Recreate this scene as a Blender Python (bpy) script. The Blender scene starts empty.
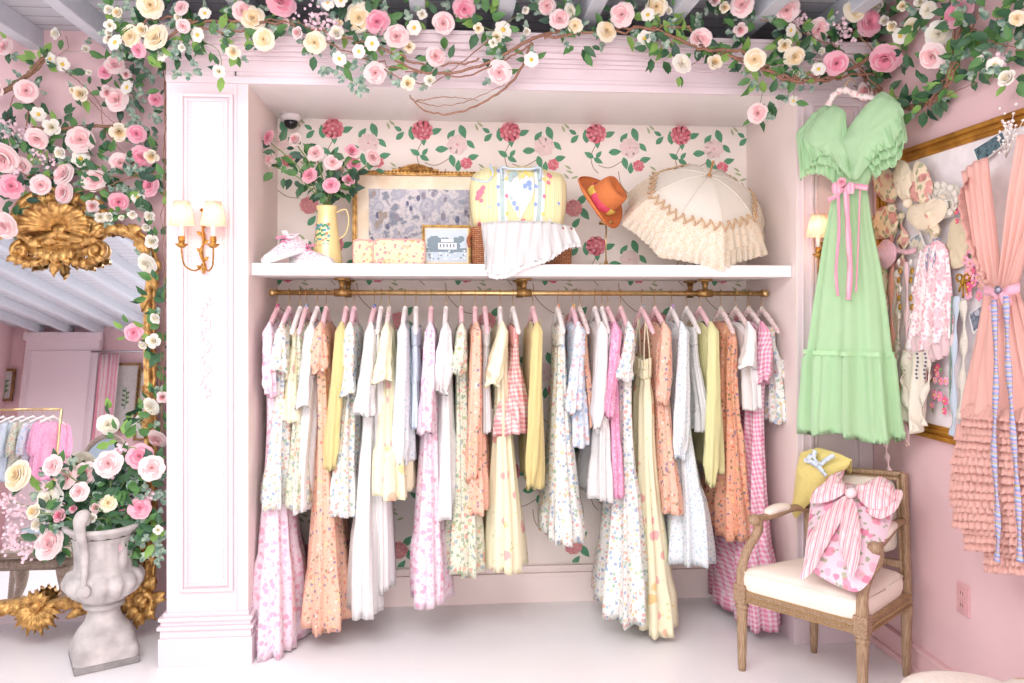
import bpy, math, random
from mathutils import Vector, Matrix, Quaternion
R = random.Random(7)
pi, sin, cos = math.pi, math.sin, math.cos
C = bpy.context.scene.collection
SC = bpy.context.scene

# ---------------------------------------------------------------- camera, world, lights, exposure
H, F, TH, HY = 1.465, 800.0, math.radians(4.8), 310.0
cam_d = bpy.data.cameras.new('camera'); cam = bpy.data.objects.new('camera', cam_d); C.objects.link(cam)
cam.location = (0, 0, H); cam.rotation_euler = (pi/2, 0, -TH)
cam_d.sensor_width = 36; cam_d.lens = F/1024*36; cam_d.shift_y = -(341.5-HY)/1024
cam_d.clip_start = .05
SC.camera = cam
SC.view_settings.view_transform = 'Standard'; SC.view_settings.look = 'None'
SC.view_settings.gamma = 1; SC.view_settings.use_curve_mapping = False
SC.view_settings.exposure = 0.33
w = bpy.data.worlds.new('world'); SC.world = w; w.use_nodes = True
w.node_tree.nodes['Background'].inputs[0].default_value = (.86, .92, 1, 1)
w.node_tree.nodes['Background'].inputs[1].default_value = 0.8
def area(name, loc, target, sx, sy, power, col):
    l = bpy.data.lights.new(name, 'AREA'); l.shape = 'RECTANGLE'; l.size = sx; l.size_y = sy
    l.energy = power; l.color = col
    o = bpy.data.objects.new(name, l); C.objects.link(o); o.location = loc
    o.rotation_euler = (Vector(target)-Vector(loc)).to_track_quat('-Z', 'Y').to_euler()
    return o
area('shop_window_daylight', (-.6, -2.85, 1.55), (-.3, 3, 1.2), 4.4, 2.3, 84, (1, .97, .96))
area('side_window_daylight', (-5.3, 2.8, 1.5), (-1, 3.0, 1.0), 1.8, 2.0, 30, (.86, .93, 1))
area('added_floor_fill', (-.6, 1.0, 2.6), (-.4, 1.6, 0), 2.6, 1.4, 78, (1, .97, .96))  # added fill lamp under the closed ceiling to brighten the floor, no skylight there
for q in ((-4.6, -1.2, 2.62), (-3.2, -.6, 2.62)):
    l = bpy.data.lights.new('ceiling_spot', 'SPOT'); l.energy = 60; l.spot_size = 2.6; l.spot_blend = .8; l.shadow_soft_size = .05; l.color = (1, .95, .93)
    o = bpy.data.objects.new('ceiling_spot', l); C.objects.link(o); o.location = q

# ---------------------------------------------------------------- pixel -> place
def ray(px, py):
    u, v = (px-512)/F, (HY-py)/F
    return Vector((u*cos(TH)+sin(TH), -u*sin(TH)+cos(TH), v))
O = Vector((0, 0, H))
def PY(px, py, Y):
    r = ray(px, py); return O + r*(Y/r.y)
def PX(px, py, X):
    r = ray(px, py); return O + r*(X/r.x)
def PZ(px, py, Z=0):
    r = ray(px, py); return O + r*((Z-H)/r.z)
def PP(px, py, p, n):
    r = ray(px, py); return O + r*((Vector(p)-O).dot(n)/r.dot(n))
def onY(Y): return lambda x, y: PY(x, y, Y)
def onX(X): return lambda x, y: PX(x, y, X)

# ---------------------------------------------------------------- mesh builder
class MB:
    def __init__(s): s.v = []; s.f = []; s.m = []; s.uv = {}
    def add(s, vs, fs, m=0, uv=None):
        b = len(s.v); s.v += [tuple(v) for v in vs]
        for f in fs: s.f.append(tuple(i+b for i in f)); s.m.append(m)
        if uv:
            for i, q in enumerate(uv): s.uv[b+i] = q
        return b
    def box(s, x0, x1, y0, y1, z0, z1, m=0):
        v = [(x, y, z) for z in (z0, z1) for y in (y0, y1) for x in (x0, x1)]
        s.add(v, [(0, 2, 3, 1), (4, 5, 7, 6), (0, 1, 5, 4), (2, 6, 7, 3), (0, 4, 6, 2), (1, 3, 7, 5)], m)
    def beam(s, a, b, wd, ht, up=(0, 0, 1), m=0):      # box along a->b
        a, b = Vector(a), Vector(b); d = (b-a).normalized(); up = Vector(up)
        x = d.cross(up).normalized(); z = x.cross(d)
        v = []
        for p in (a, b):
            for sx, sz in ((-1, -1), (1, -1), (1, 1), (-1, 1)): v.append(p + x*sx*wd/2 + z*sz*ht/2)
        s.add(v, [(0, 3, 2, 1), (4, 5, 6, 7), (0, 1, 5, 4), (1, 2, 6, 5), (2, 3, 7, 6), (3, 0, 4, 7)], m)
    def tube(s, pts, r, seg=8, m=0, caps=True, flat=None):
        pts = [Vector(p) for p in pts]; n = len(pts)
        rs = r if isinstance(r, (list, tuple)) else [r]*n
        t0 = (pts[1]-pts[0]).normalized()
        up = Vector((0, 0, 1)) if abs(t0.z) < .9 else Vector((1, 0, 0))
        x = t0.cross(up).normalized(); vs = []; uv = []; L = 0
        for i, p in enumerate(pts):
            t = (pts[min(i+1, n-1)]-pts[max(i-1, 0)]).normalized()
            x = (x - t*x.dot(t)).normalized(); y = t.cross(x)
            if i: L += (p-pts[i-1]).length
            for k in range(seg):
                a = 2*pi*k/seg
                vs.append(p + x*cos(a)*rs[i] + y*sin(a)*rs[i]*(flat or 1)); uv.append((k/seg*2*pi*rs[i], L))
        fs = [(i*seg+k, i*seg+(k+1) % seg, (i+1)*seg+(k+1) % seg, (i+1)*seg+k) for i in range(n-1) for k in range(seg)]
        if caps: fs += [tuple(range(seg))[::-1], tuple((n-1)*seg+k for k in range(seg))]
        s.add(vs, fs, m, uv)
    def lathe(s, prof, c=(0, 0, 0), seg=32, m=0, flute=None, axis=None, sq=None):
        vs = []; q = Vector((0, 0, 1)).rotation_difference(Vector(axis)) if axis else None
        for r, z in prof:
            for k in range(seg):
                a = 2*pi*k/seg; rr = r
                if flute and flute[1] <= z <= flute[2]: rr *= 1+flute[3]*abs(cos(a*flute[0]/2))
                p = Vector((rr*cos(a), rr*sin(a), z))
                if q: p = q @ p
                vs.append(p+Vector(c))
        n = len(prof)
        fs = [(i*seg+k, i*seg+(k+1) % seg, (i+1)*seg+(k+1) % seg, (i+1)*seg+k) for i in range(n-1) for k in range(seg)]
        if prof[0][0] > 1e-4: fs.append(tuple(range(seg))[::-1])
        if prof[-1][0] > 1e-4: fs.append(tuple((n-1)*seg+k for k in range(seg)))
        s.add(vs, fs, m)
    def grid(s, P, m=0, uv=True, close=False, scale=None):
        nr, nc = len(P), len(P[0]); vs = [p for row in P for p in row]
        fs = [(i*nc+j, i*nc+j+1, (i+1)*nc+j+1, (i+1)*nc+j) for i in range(nr-1) for j in range(nc-1)]
        if close: fs += [(i*nc+nc-1, i*nc, (i+1)*nc, (i+1)*nc+nc-1) for i in range(nr-1)]
        s.add(vs, fs, m, [(j/(nc-1), i/(nr-1)) for i in range(nr) for j in range(nc)] if uv else None)
    def build(s, name, mats, parent=None, origin=(0, 0, 0), smooth=True, bevel=0, top=True):
        me = bpy.data.meshes.new(name); o = Vector(origin)
        me.from_pydata([tuple(Vector(v)-o) for v in s.v], [], s.f)
        if not isinstance(mats, (list, tuple)): mats = [mats]
        for m in mats: me.materials.append(m)
        me.polygons.foreach_set('material_index', s.m)
        me.polygons.foreach_set('use_smooth', [smooth]*len(s.f))
        if s.uv:
            ul = me.uv_layers.new(name='UV')
            for l in me.loops:
                q = s.uv.get(l.vertex_index)
                if q: ul.data[l.index].uv = q
        me.update()
        ob = bpy.data.objects.new(name, me); C.objects.link(ob)
        if parent: ob.parent = parent
        else: ob.location = o
        if bevel:
            b = ob.modifiers.new('b', 'BEVEL'); b.width = bevel; b.segments = 2; b.limit_method = 'ANGLE'; b.angle_limit = .8
            if smooth: b.harden_normals = False
        return ob

def tag(o, label=None, cat=None, group=None, kind=None):
    if label: o['label'] = label
    if cat: o['category'] = cat
    if group: o['group'] = group
    if kind: o['kind'] = kind
    return o
def thing(name, loc, label, cat, group=None, rz=0):
    o = bpy.data.objects.new(name, None); C.objects.link(o); o.location = loc; o.rotation_euler.z = rz
    o.empty_display_size = .05
    return tag(o, label, cat, group)
def struct(o): o['kind'] = 'structure'; return o
def mesh_copy(src, name, parent=None):
    o = bpy.data.objects.new(name, src.data); C.objects.link(o); o.parent = parent; return o
def lerp(a, b, t): return a+(b-a)*t
def sm(t): t = max(0, min(1, t)); return t*t*(3-2*t)
def spline(pts, n):                                  # catmull-rom through pts
    pts = [Vector(p) for p in pts]; k = len(pts)
    if k == 2: return [pts[0].lerp(pts[1], i/(n-1)) for i in range(n)]
    out = []
    for i in range(n):
        t = i/(n-1)*(k-1); j = min(int(t), k-2); f = t-j
        p0, p1, p2, p3 = pts[max(j-1, 0)], pts[j], pts[j+1], pts[min(j+2, k-1)]
        out.append(.5*((2*p1)+(p2-p0)*f+(2*p0-5*p1+4*p2-p3)*f*f+(3*p1-p0-3*p2+p3)*f**3))
    return out

# ---------------------------------------------------------------- materials
def srgb(c):
    if isinstance(c, str): c = tuple(int(c[i:i+2], 16) for i in (0, 2, 4))
    return tuple(((x/255)/12.92 if x/255 <= .04045 else ((x/255+.055)/1.055)**2.4) for x in c)+(1,)
_mc = {}
def newmat(name):
    m = bpy.data.materials.new(name); m.use_nodes = True
    nt = m.node_tree; b = nt.nodes['Principled BSDF']; return m, nt, b
def N(nt, t, **kw):
    n = nt.nodes.new(t)
    for k, v in kw.items(): setattr(n, k, v)
    return n
def bump(nt, b, height, strength=.3, dist=.01):
    n = N(nt, 'ShaderNodeBump'); n.inputs['Strength'].default_value = strength; n.inputs['Distance'].default_value = dist
    nt.links.new(height, n.inputs['Height']); nt.links.new(n.outputs[0], b.inputs['Normal'])
def noise(nt, scale, detail=3, coord='Object', stretch=None):
    tc = N(nt, 'ShaderNodeTexCoord'); n = N(nt, 'ShaderNodeTexNoise'); n.inputs['Scale'].default_value = scale; n.inputs['Detail'].default_value = detail
    src = tc.outputs[coord]
    if stretch:
        mp = N(nt, 'ShaderNodeMapping'); mp.inputs['Scale'].default_value = stretch; nt.links.new(src, mp.inputs[0]); src = mp.outputs[0]
    nt.links.new(src, n.inputs['Vector']); return n
def mix(nt, fac, a, b):
    n = N(nt, 'ShaderNodeMix', data_type='RGBA')
    if isinstance(fac, float): n.inputs[0].default_value = fac
    else: nt.links.new(fac, n.inputs[0])
    for i, c in ((6, a), (7, b)):
        if isinstance(c, tuple): n.inputs[i].default_value = c
        else: nt.links.new(c, n.inputs[i])
    return n.outputs[2]
def math_(nt, op, a, b=None, clamp=False):
    n = N(nt, 'ShaderNodeMath', operation=op); n.use_clamp = clamp
    for i, c in enumerate((a, b)):
        if c is None: continue
        if isinstance(c, (int, float)): n.inputs[i].default_value = c
        else: nt.links.new(c, n.inputs[i])
    return n.outputs[0]
def M(name, col, rough=.7, metal=0, var=.06, nscale=20, bmp=0, trans=0, col2=None, stretch=None, alpha=1, coat=0):
    if name in _mc: return _mc[name]
    m, nt, b = newmat(name); c = srgb(col)
    c2 = srgb(col2) if col2 else tuple(max(0, x*(1-var*2)) for x in c[:3])+(1,)
    n = noise(nt, nscale, 4, stretch=stretch)
    r = N(nt, 'ShaderNodeMapRange'); r.inputs[1].default_value = .35; r.inputs[2].default_value = .7
    nt.links.new(n.outputs[0], r.inputs[0])
    nt.links.new(mix(nt, r.outputs[0], c, c2), b.inputs['Base Color'])
    b.inputs['Roughness'].default_value = rough; b.inputs['Metallic'].default_value = metal
    if coat: b.inputs['Coat Weight'].default_value = coat
    if bmp: bump(nt, b, n.outputs[0], bmp, .01)
    if trans: translucent(nt, b, c, trans)
    if alpha < 1: b.inputs['Alpha'].default_value = alpha
    _mc[name] = m; return m
def translucent(nt, b, c, f):
    t = N(nt, 'ShaderNodeBsdfTranslucent')
    if isinstance(c, tuple): t.inputs[0].default_value = c
    else: nt.links.new(c, t.inputs[0])
    mx = N(nt, 'ShaderNodeMixShader'); mx.inputs[0].default_value = f
    out = [x for x in nt.nodes if x.type == 'OUTPUT_MATERIAL'][0]
    nt.links.new(b.outputs[0], mx.inputs[1]); nt.links.new(t.outputs[0], mx.inputs[2]); nt.links.new(mx.outputs[0], out.inputs[0])
def weave(nt, b, s=.15):
    n = noise(nt, 260, 2); bump(nt, b, n.outputs[0], s, .004)
def cloth(name, col, var=.03, weavy=.2, trans=.12, fine=None):
    if name in _mc: return _mc[name]
    m, nt, b = newmat(name); c = srgb(col)
    n = noise(nt, 14, 4); c2 = tuple(x*(1-var*2) for x in c[:3])+(1,)
    nt.links.new(mix(nt, n.outputs[0], c, c2), b.inputs['Base Color']); b.inputs['Roughness'].default_value = .9
    b.inputs['Sheen Weight'].default_value = .2
    if fine:                                          # ribbed / knitted / eyelet relief
        tc = N(nt, 'ShaderNodeTexCoord'); wv = N(nt, 'ShaderNodeTexWave'); wv.bands_direction = fine[0]; wv.inputs['Scale'].default_value = fine[1]
        wv.inputs['Distortion'].default_value = 1.5; nt.links.new(tc.outputs['Object'], wv.inputs[0]); bump(nt, b, wv.outputs[0], .5, .004)
    else: weave(nt, b, weavy)
    translucent(nt, b, c, trans); _mc[name] = m; return m
def printed(name, base, cols, scale=42, thr=.36, leaf=None, lscale=60, lthr=.22, trans=.1, cov=0):
    """cloth with a scattered floral print: blossoms in several colours and small leaves"""
    if name in _mc: return _mc[name]
    m, nt, b = newmat(name); tc = N(nt, 'ShaderNodeTexCoord')
    wob = N(nt, 'ShaderNodeTexNoise'); wob.inputs['Scale'].default_value = scale*1.6; nt.links.new(tc.outputs['Object'], wob.inputs['Vector'])
    col = srgb(base)
    def layer(cur, cl, sc, th, off):
        mp = N(nt, 'ShaderNodeMapping'); mp.inputs['Location'].default_value = (off, off*.7, off*1.3); nt.links.new(tc.outputs['Object'], mp.inputs[0])
        v = N(nt, 'ShaderNodeTexVoronoi'); v.inputs['Scale'].default_value = sc; nt.links.new(mp.outputs[0], v.inputs['Vector'])
        d = math_(nt, 'ADD', v.outputs['Distance'], math_(nt, 'MULTIPLY', math_(nt, 'SUBTRACT', wob.outputs[0], .5), .5))
        mask = math_(nt, 'MULTIPLY', math_(nt, 'SUBTRACT', th, d), 14, True)
        cr = N(nt, 'ShaderNodeValToRGB'); cr.color_ramp.interpolation = 'CONSTANT'
        e = cr.color_ramp.elements
        for i, c in enumerate(cl):
            x = e[i] if i < 2 else e.new(i/len(cl))
            x.position = i/len(cl); x.color = srgb(c)
        if len(cl) == 1: e[1].color = srgb(cl[0])
        sp = N(nt, 'ShaderNodeSeparateColor'); nt.links.new(v.outputs['Color'], sp.inputs[0]); nt.links.new(sp.outputs[0], cr.inputs[0])
        mask = math_(nt, 'MULTIPLY', mask, .66)
        if cov:
            keep = math_(nt, 'LESS_THAN', sp.outputs[1], cov); mask = math_(nt, 'MULTIPLY', mask, keep)
        return mix(nt, mask, cur, cr.outputs[0])
    if leaf: col = layer(col, leaf, lscale, lthr, 3.1)
    col = layer(col, cols, scale, thr, 0)
    nt.links.new(col, b.inputs['Base Color']); b.inputs['Roughness'].default_value = .9
    weave(nt, b); translucent(nt, b, col, trans); _mc[name] = m; return m
def gingham(name, c0, c1, period=.022, trans=.1):
    if name in _mc: return _mc[name]
    m, nt, b = newmat(name); tc = N(nt, 'ShaderNodeTexCoord'); sp = N(nt, 'ShaderNodeSeparateXYZ'); nt.links.new(tc.outputs['UV'], sp.inputs[0])
    st = [math_(nt, 'GREATER_THAN', math_(nt, 'FRACT', math_(nt, 'DIVIDE', sp.outputs[i], period)), .5) for i in (0, 1)]
    f = math_(nt, 'MULTIPLY', math_(nt, 'ADD', st[0], st[1]), .5)
    col = mix(nt, f, srgb(c0), srgb(c1)); nt.links.new(col, b.inputs['Base Color']); b.inputs['Roughness'].default_value = .9
    weave(nt, b); translucent(nt, b, col, trans); _mc[name] = m; return m
def striped(name, cols, period=.02, axis=0, trans=.1, coord='UV', wob=0):
    if name in _mc: return _mc[name]
    m, nt, b = newmat(name); tc = N(nt, 'ShaderNodeTexCoord'); sp = N(nt, 'ShaderNodeSeparateXYZ'); nt.links.new(tc.outputs[coord], sp.inputs[0])
    v = sp.outputs[axis]
    if wob:
        n = N(nt, 'ShaderNodeTexNoise'); n.inputs['Scale'].default_value = 12; nt.links.new(tc.outputs['Object'], n.inputs['Vector'])
        v = math_(nt, 'ADD', v, math_(nt, 'MULTIPLY', n.outputs[0], wob))
    cr = N(nt, 'ShaderNodeValToRGB'); cr.color_ramp.interpolation = 'CONSTANT'; e = cr.color_ramp.elements
    for i, c in enumerate(cols):
        x = e[i] if i < 2 else e.new(i/len(cols)); x.position = i/len(cols); x.color = srgb(c)
    nt.links.new(math_(nt, 'FRACT', math_(nt, 'DIVIDE', v, period)), cr.inputs[0])
    nt.links.new(cr.outputs[0], b.inputs['Base Color']); b.inputs['Roughness'].default_value = .85
    weave(nt, b); translucent(nt, b, cr.outputs[0], trans); _mc[name] = m; return m
def gilt(name, c1='C9913F', c2='6E4318', metal=.75, rough=.38, s=35):
    if name in _mc: return _mc[name]
    m, nt, b = newmat(name); n = noise(nt, s, 6); cr = N(nt, 'ShaderNodeValToRGB')
    cr.color_ramp.elements[0].position = .3; cr.color_ramp.elements[0].color = srgb(c2); cr.color_ramp.elements[1].position = .62; cr.color_ramp.elements[1].color = srgb(c1)
    nt.links.new(n.outputs[0], cr.inputs[0]); nt.links.new(cr.outputs[0], b.inputs['Base Color'])
    b.inputs['Metallic'].default_value = metal; b.inputs['Roughness'].default_value = rough; bump(nt, b, n.outputs[0], .5, .012)
    _mc[name] = m; return m
def wood(name, c1, c2, axis=2, s=9):
    if name in _mc: return _mc[name]
    m, nt, b = newmat(name); st = [14, 14, 14]; st[axis] = 1.5
    n = noise(nt, s, 6, stretch=tuple(st)); cr = N(nt, 'ShaderNodeValToRGB')
    cr.color_ramp.elements[0].position = .35; cr.color_ramp.elements[0].color = srgb(c1); cr.color_ramp.elements[1].position = .65; cr.color_ramp.elements[1].color = srgb(c2)
    nt.links.new(n.outputs[0], cr.inputs[0]); nt.links.new(cr.outputs[0], b.inputs['Base Color']); b.inputs['Roughness'].default_value = .6
    bump(nt, b, n.outputs[0], .25, .004); _mc[name] = m; return m

PAINT = M('pink_paint', 'E6D5DA', .55, var=.01, nscale=3)
WALLP = M('rose_wall_paint', 'E8C4C7', .7, var=.02, nscale=3)
WHITE = M('white_paint', 'F8F3F3', .45, var=.01, nscale=3)
NICHE = M('niche_paint', 'F6E6E1', .6, var=.01, nscale=3)
GILT = gilt('gilt_carved', 'DDB06A', '87592C', .6, .42)
BRASS = M('brass', 'E2C58E', .3, 1, nscale=60, var=.1)
ANTIQUE = M('antique_brass', 'B8935C', .42, .9, nscale=60, var=.2)
# ---------------------------------------------------------------- the setting
YF, YB, YW = 3.41, 4.0, 3.93          # built-in front, niche back, wall on the left
XL, XR, XP0, XP1 = -.82, 1.55, -1.145, 1.90
ZC, ZN, ZT = 2.78, 2.405, 2.60
m, nt, b = newmat('white_floor'); n = noise(nt, 2.2, 5)
nt.links.new(mix(nt, n.outputs[0], srgb('FBFAFB'), srgb('F3F0F2')), b.inputs['Base Color']); b.inputs['Roughness'].default_value = .32
bump(nt, b, noise(nt, 9, 3).outputs[0], .04, .01); FLOOR = m
f = MB(); f.box(-5.6, 2.1, -3.1, 4.15, -.08, 0); struct(f.build('floor', FLOOR, smooth=False))
m, nt, b = newmat('ceiling_planks'); tc = N(nt, 'ShaderNodeTexCoord'); sp = N(nt, 'ShaderNodeSeparateXYZ'); nt.links.new(tc.outputs['Object'], sp.inputs[0])
g = math_(nt, 'LESS_THAN', math_(nt, 'FRACT', math_(nt, 'DIVIDE', sp.outputs[1], .11)), .06)
nn = noise(nt, 5, 4, stretch=(.5, 6, 1))
nt.links.new(mix(nt, g, mix(nt, nn.outputs[0], srgb('D9DADF'), srgb('C3C4CC')), srgb('8E8D94')), b.inputs['Base Color']); b.inputs['Roughness'].default_value = .7
f = MB(); f.box(-5.6, 2.1, -3.1, 4.15, ZC, ZC+.08); struct(f.build('ceiling', m, smooth=False))
BEAM = M('beam_paint', 'D3D8E0', .6, var=.03)
f = MB()
for k in range(-15, 6):
    x = .25+.36*k
    if x > 1.85: continue
    f.box(x-.032, x+.032, -3, 4.1, ZC-.095, ZC)
struct(f.build('trim_1', BEAM, smooth=False, bevel=.004))
def wall(name, *b):
    q = MB()
    for z in b: q.box(*z)
    return struct(q.build(name, WALLP, smooth=False))
wall('wall_left', (-5.6, -5.5, -3.1, 4.15, 0, .5), (-5.6, -5.5, -3.1, 4.15, 2.6, ZC), (-5.6, -5.5, 2, 4.15, .5, 2.6), (-5.6, -5.5, -3.1, -.8, .5, 2.6))
wall('wall_right', (XP1, XP1+.1, -3.1, 4.15, 0, ZC))
wall('wall_back', (-5.6, XP0+.1, YW, YW+.1, 0, ZC), (XP0, XP1+.1, YB+.02, YB+.1, 0, ZC))
wall('wall_front', (-5.6, 2.0, -3.1, -3, 0, .35), (-5.6, 2.0, -3.1, -3, 2.72, ZC), (-5.6, -2.9, -3.1, -3, .35, 2.72), (1.7, 2.0, -3.1, -3, .35, 2.72))
f = MB()
for x in (-2.9, -1.4, .1, 1.66): f.box(x, x+.05, -3.08, -3.02, .35, 2.72)
for z in (.35, 2.0, 2.67): f.box(-2.9, 1.7, -3.08, -3.02, z, z+.05)
struct(f.build('window_1', WHITE, smooth=False))
f = MB()
for y in (-.8, .6, 1.95): f.box(-5.58, -5.52, y, y+.05, .5, 2.6)
for z in (.5, 1.9, 2.55): f.box(-5.58, -5.52, -.8, 2, z, z+.05)
struct(f.build('window_2', WHITE, smooth=False))
f = MB(); f.box(XP1-.018, XP1, -3, YF, 0, .1); f.box(XP1-.026, XP1, -3, YF, .1, .115); f.box(XP1-.03, XP1, -3, YF, 0, .03)
struct(f.build('baseboard_right', M('baseboard_rose', 'E6BFC0', .5, var=.01), smooth=False, bevel=.003))
f = MB(); f.box(-5.5, XP0, YW-.018, YW, 0, .1); f.box(-5.5, XP0, YW-.026, YW, .1, .115)
struct(f.build('baseboard_left', PAINT, smooth=False, bevel=.003))

# pilasters of the built-in: stepped base, recessed panel with beaded moulding
def pilaster(name, x0, x1):
    f = MB(); f.box(x0, x1, YF, YB+.02, 0, ZT)
    px0, px1 = x0+.055, x1-.055; z0, z1 = .30, 2.36
    if name == 'trim_3': z1 = 2.38
    for a, bq, d, wd in ((0, 0, .012, .014), (.022, 0, .008, .01)):     # raised frames
        for (u0, u1, v0, v1) in ((px0+a, px0+a+wd, z0+a, z1-a), (px1-a-wd, px1-a, z0+a, z1-a), (px0+a+wd, px1-a-wd, z0+a, z0+a+wd), (px0+a+wd, px1-a-wd, z1-a-wd, z1-a)):
            f.box(u0, u1, YF-d, YF, v0, v1)
    z = z0+.05
    while z < z1-.04:                                                   # beading
        for x in (px0+.042, px1-.042): f.box(x-.003, x+.003, YF-.004, YF, z, z+.01)
        z += .018
    inn = x1 if x0 < 0 else x0
    e = .014
    f.box(*((x1-.05, x1-.04) if x0 < 0 else (x0+.02, x0+.03)), YF-.006, YF, .2, ZN+.05)
    for h0, h1, p in ((0, .115, .026), (.115, .15, .02), (.15, .165, .03), (.165, .185, .018), (.185, .2, .026), (.2, .215, .01)):
        f.box(x0-(p if x0 < 0 else 0), x1+(p if x0 < 0 else -.001), YF-p, YB-.1, h0, h1)
        if x0 > 0: f.box(x0-p, x0, YF-p, YB-.1, h0, h1)
    return struct(f.build(name, PAINT, smooth=False, bevel=.003))
pilaster('trim_2', XP0, XL); pilaster('trim_3', XR, XP1-.001)
# carved garland on the pilaster panel (painted relief)
f = MB()
for i in range(26):
    z = 1.10+i*.0165; x = (XP0+XL)/2-.01+.018*sin(i*1.1)
    f.lathe([(0, .006), (.009, .004), (.012, 0)], (x, YF, z), 10, 0, axis=(0, -1, 0))
    f.tube([(x, YF-.001, z), (x+.012*cos(i*2.1), YF-.003, z+.014)], [.004, .001], 6)
struct(f.build('trim_4', PAINT))
# niche shell
f = MB(); f.box(XL-.001, XR+.001, YF, YB+.02, ZN, ZT); struct(f.build('trim_5', WHITE, smooth=False))
f = MB()
for y, z0, z1 in ((YF-.012, ZN-.0, ZN+.03), (YF-.006, ZN+.03, ZN+.05), (YF-.004, ZN+.05, ZT)): f.box(XP0, XP1-.002, y, YF, z0, z1)
for p, z0, z1 in ((.02, ZT-.10, ZT-.085), (.035, ZT-.085, ZT-.07), (.055, ZT-.07, ZT-.05), (.085, ZT-.05, ZT-.03), (.105, ZT-.03, ZT), (.115, ZT, ZT+.015)):
    f.box(XP0-p, XP1-.002, YF-p, YF, z0, z1); f.box(XP0-p, XP0, YF+.0005, YW-.001, z0, z1)
struct(f.build('trim_6', PAINT, smooth=False, bevel=.004))
f = MB(); f.box(XL, XL+.004, YF+.001, YB, .0, ZN); struct(f.build('wall_niche_left', NICHE, smooth=False))
f = MB(); f.box(XR-.004, XR, YF+.001, YB, 0, ZN); struct(f.build('wall_niche_right', NICHE, smooth=False))
f = MB()
for p, z0, z1 in ((.022, 0, .13), (.03, .13, .15), (.018, .15, .165), (.024, .165, .185)): f.box(XL+.004, XR-.004, YB-p, YB, z0, z1)
struct(f.build('baseboard_niche', NICHE, smooth=False, bevel=.003))

# wallpaper: flowers, leaves and stems printed on the back wall of the niche (one surface)
PAPER = M('wallpaper_ground', 'F7ECE4', .75, var=.02, nscale=6)
pap = [PAPER] + [M('wallpaper_'+k, c, .8, var=.05, nscale=40) for k, c in (('green', '62A07C'), ('stem', 'A98F78'), ('pink', 'EE9EA6'), ('deep', 'E27886'), ('blush', 'F3D9D6'), ('sprig', 'B4BD95'), ('peach', 'F2AFA8'), ('vein', '3D7A57'))]
f = MB(); f.add([(XL, YB, .1), (XR, YB, .1), (XR, YB, ZN), (XL, YB, ZN)], [(0, 1, 2, 3)])
S = .0049; lay = [0]
def onwall(x, z): return (x, YB-.0006-lay[0]*.00035, z)
def poly(pts, mi):
    q = []                                            # clip against the panel
    def clip(P, ax, v, sg):
        o = []
        for i in range(len(P)):
            a, c = P[i], P[(i+1) % len(P)]; ia, ic = sg*(a[ax]-v) >= 0, sg*(c[ax]-v) >= 0
            if ia: o.append(a)
            if ia != ic:
                t = (v-a[ax])/(c[ax]-a[ax]); o.append((a[0]+(c[0]-a[0])*t, a[1]+(c[1]-a[1])*t))
        return o
    for ax, v, sg in ((0, XL, 1), (0, XR, -1), (1, .19, 1), (1, ZN, -1)):
        pts = clip(pts, ax, v, sg)
        if len(pts) < 3: return
    f.add([onwall(*p) for p in pts], [tuple(range(len(pts)))], mi)
def wleaf(x, z, L, a, mi=1, wd=.5):
    L *= 1.3
    ca, sa = cos(a), sin(a); P = []
    for t in range(9):
        u = t/8; P.append((u, sin(pi*u**.8)*wd*.5))
    P += [(u, -v) for u, v in P[-2:0:-1]]
    lay[0] = 2; poly([(x+L*((u-.5)*ca-v*sa), z+L*((u-.5)*sa+v*ca)) for u, v in P], mi)
    if mi == 1:
        lay[0] = 3; poly([(x+L*(u*ca-v*sa), z+L*(u*sa+v*ca)) for u, v in ((-.5, -.015), (.45, 0), (-.5, .015))], 8)
def wflower(x, z, r, c0, c1, n=9):
    lay[0] = 4
    for ring, (rr, cc) in enumerate(((1, c0), (.78, c1), (.6, c0), (.4, c1), (.2, c0))):
        lay[0] = 4+ring
        for k in range(n-ring):
            a = 2*pi*k/(n-ring)+ring*.5+x*9; d = r*rr*.62; w_ = r*rr*.42
            poly([(x+d*cos(a)+w_*cos(t*pi/4), z+d*sin(a)+w_*.85*sin(t*pi/4)) for t in range(8)], cc if (k+ring) % 3 else c1)
def wstem(pts, wd=.004):
    lay[0] = 1; P = spline([(x, 0, z) for x, z in pts], 14)
    for a, c in zip(P[:-1], P[1:]):
        d = (c-a).normalized(); nx, nz = -d.z*wd/2, d.x*wd/2
        poly([(a.x+nx, a.z+nz), (c.x+nx, c.z+nz), (c.x-nx, c.z-nz), (a.x-nx, a.z-nz)], 2)
ux, uz = 92*S*.97, 116*S
X0, Z0 = PY(510, 132, YB).x, PY(510, 132, YB).z
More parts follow.
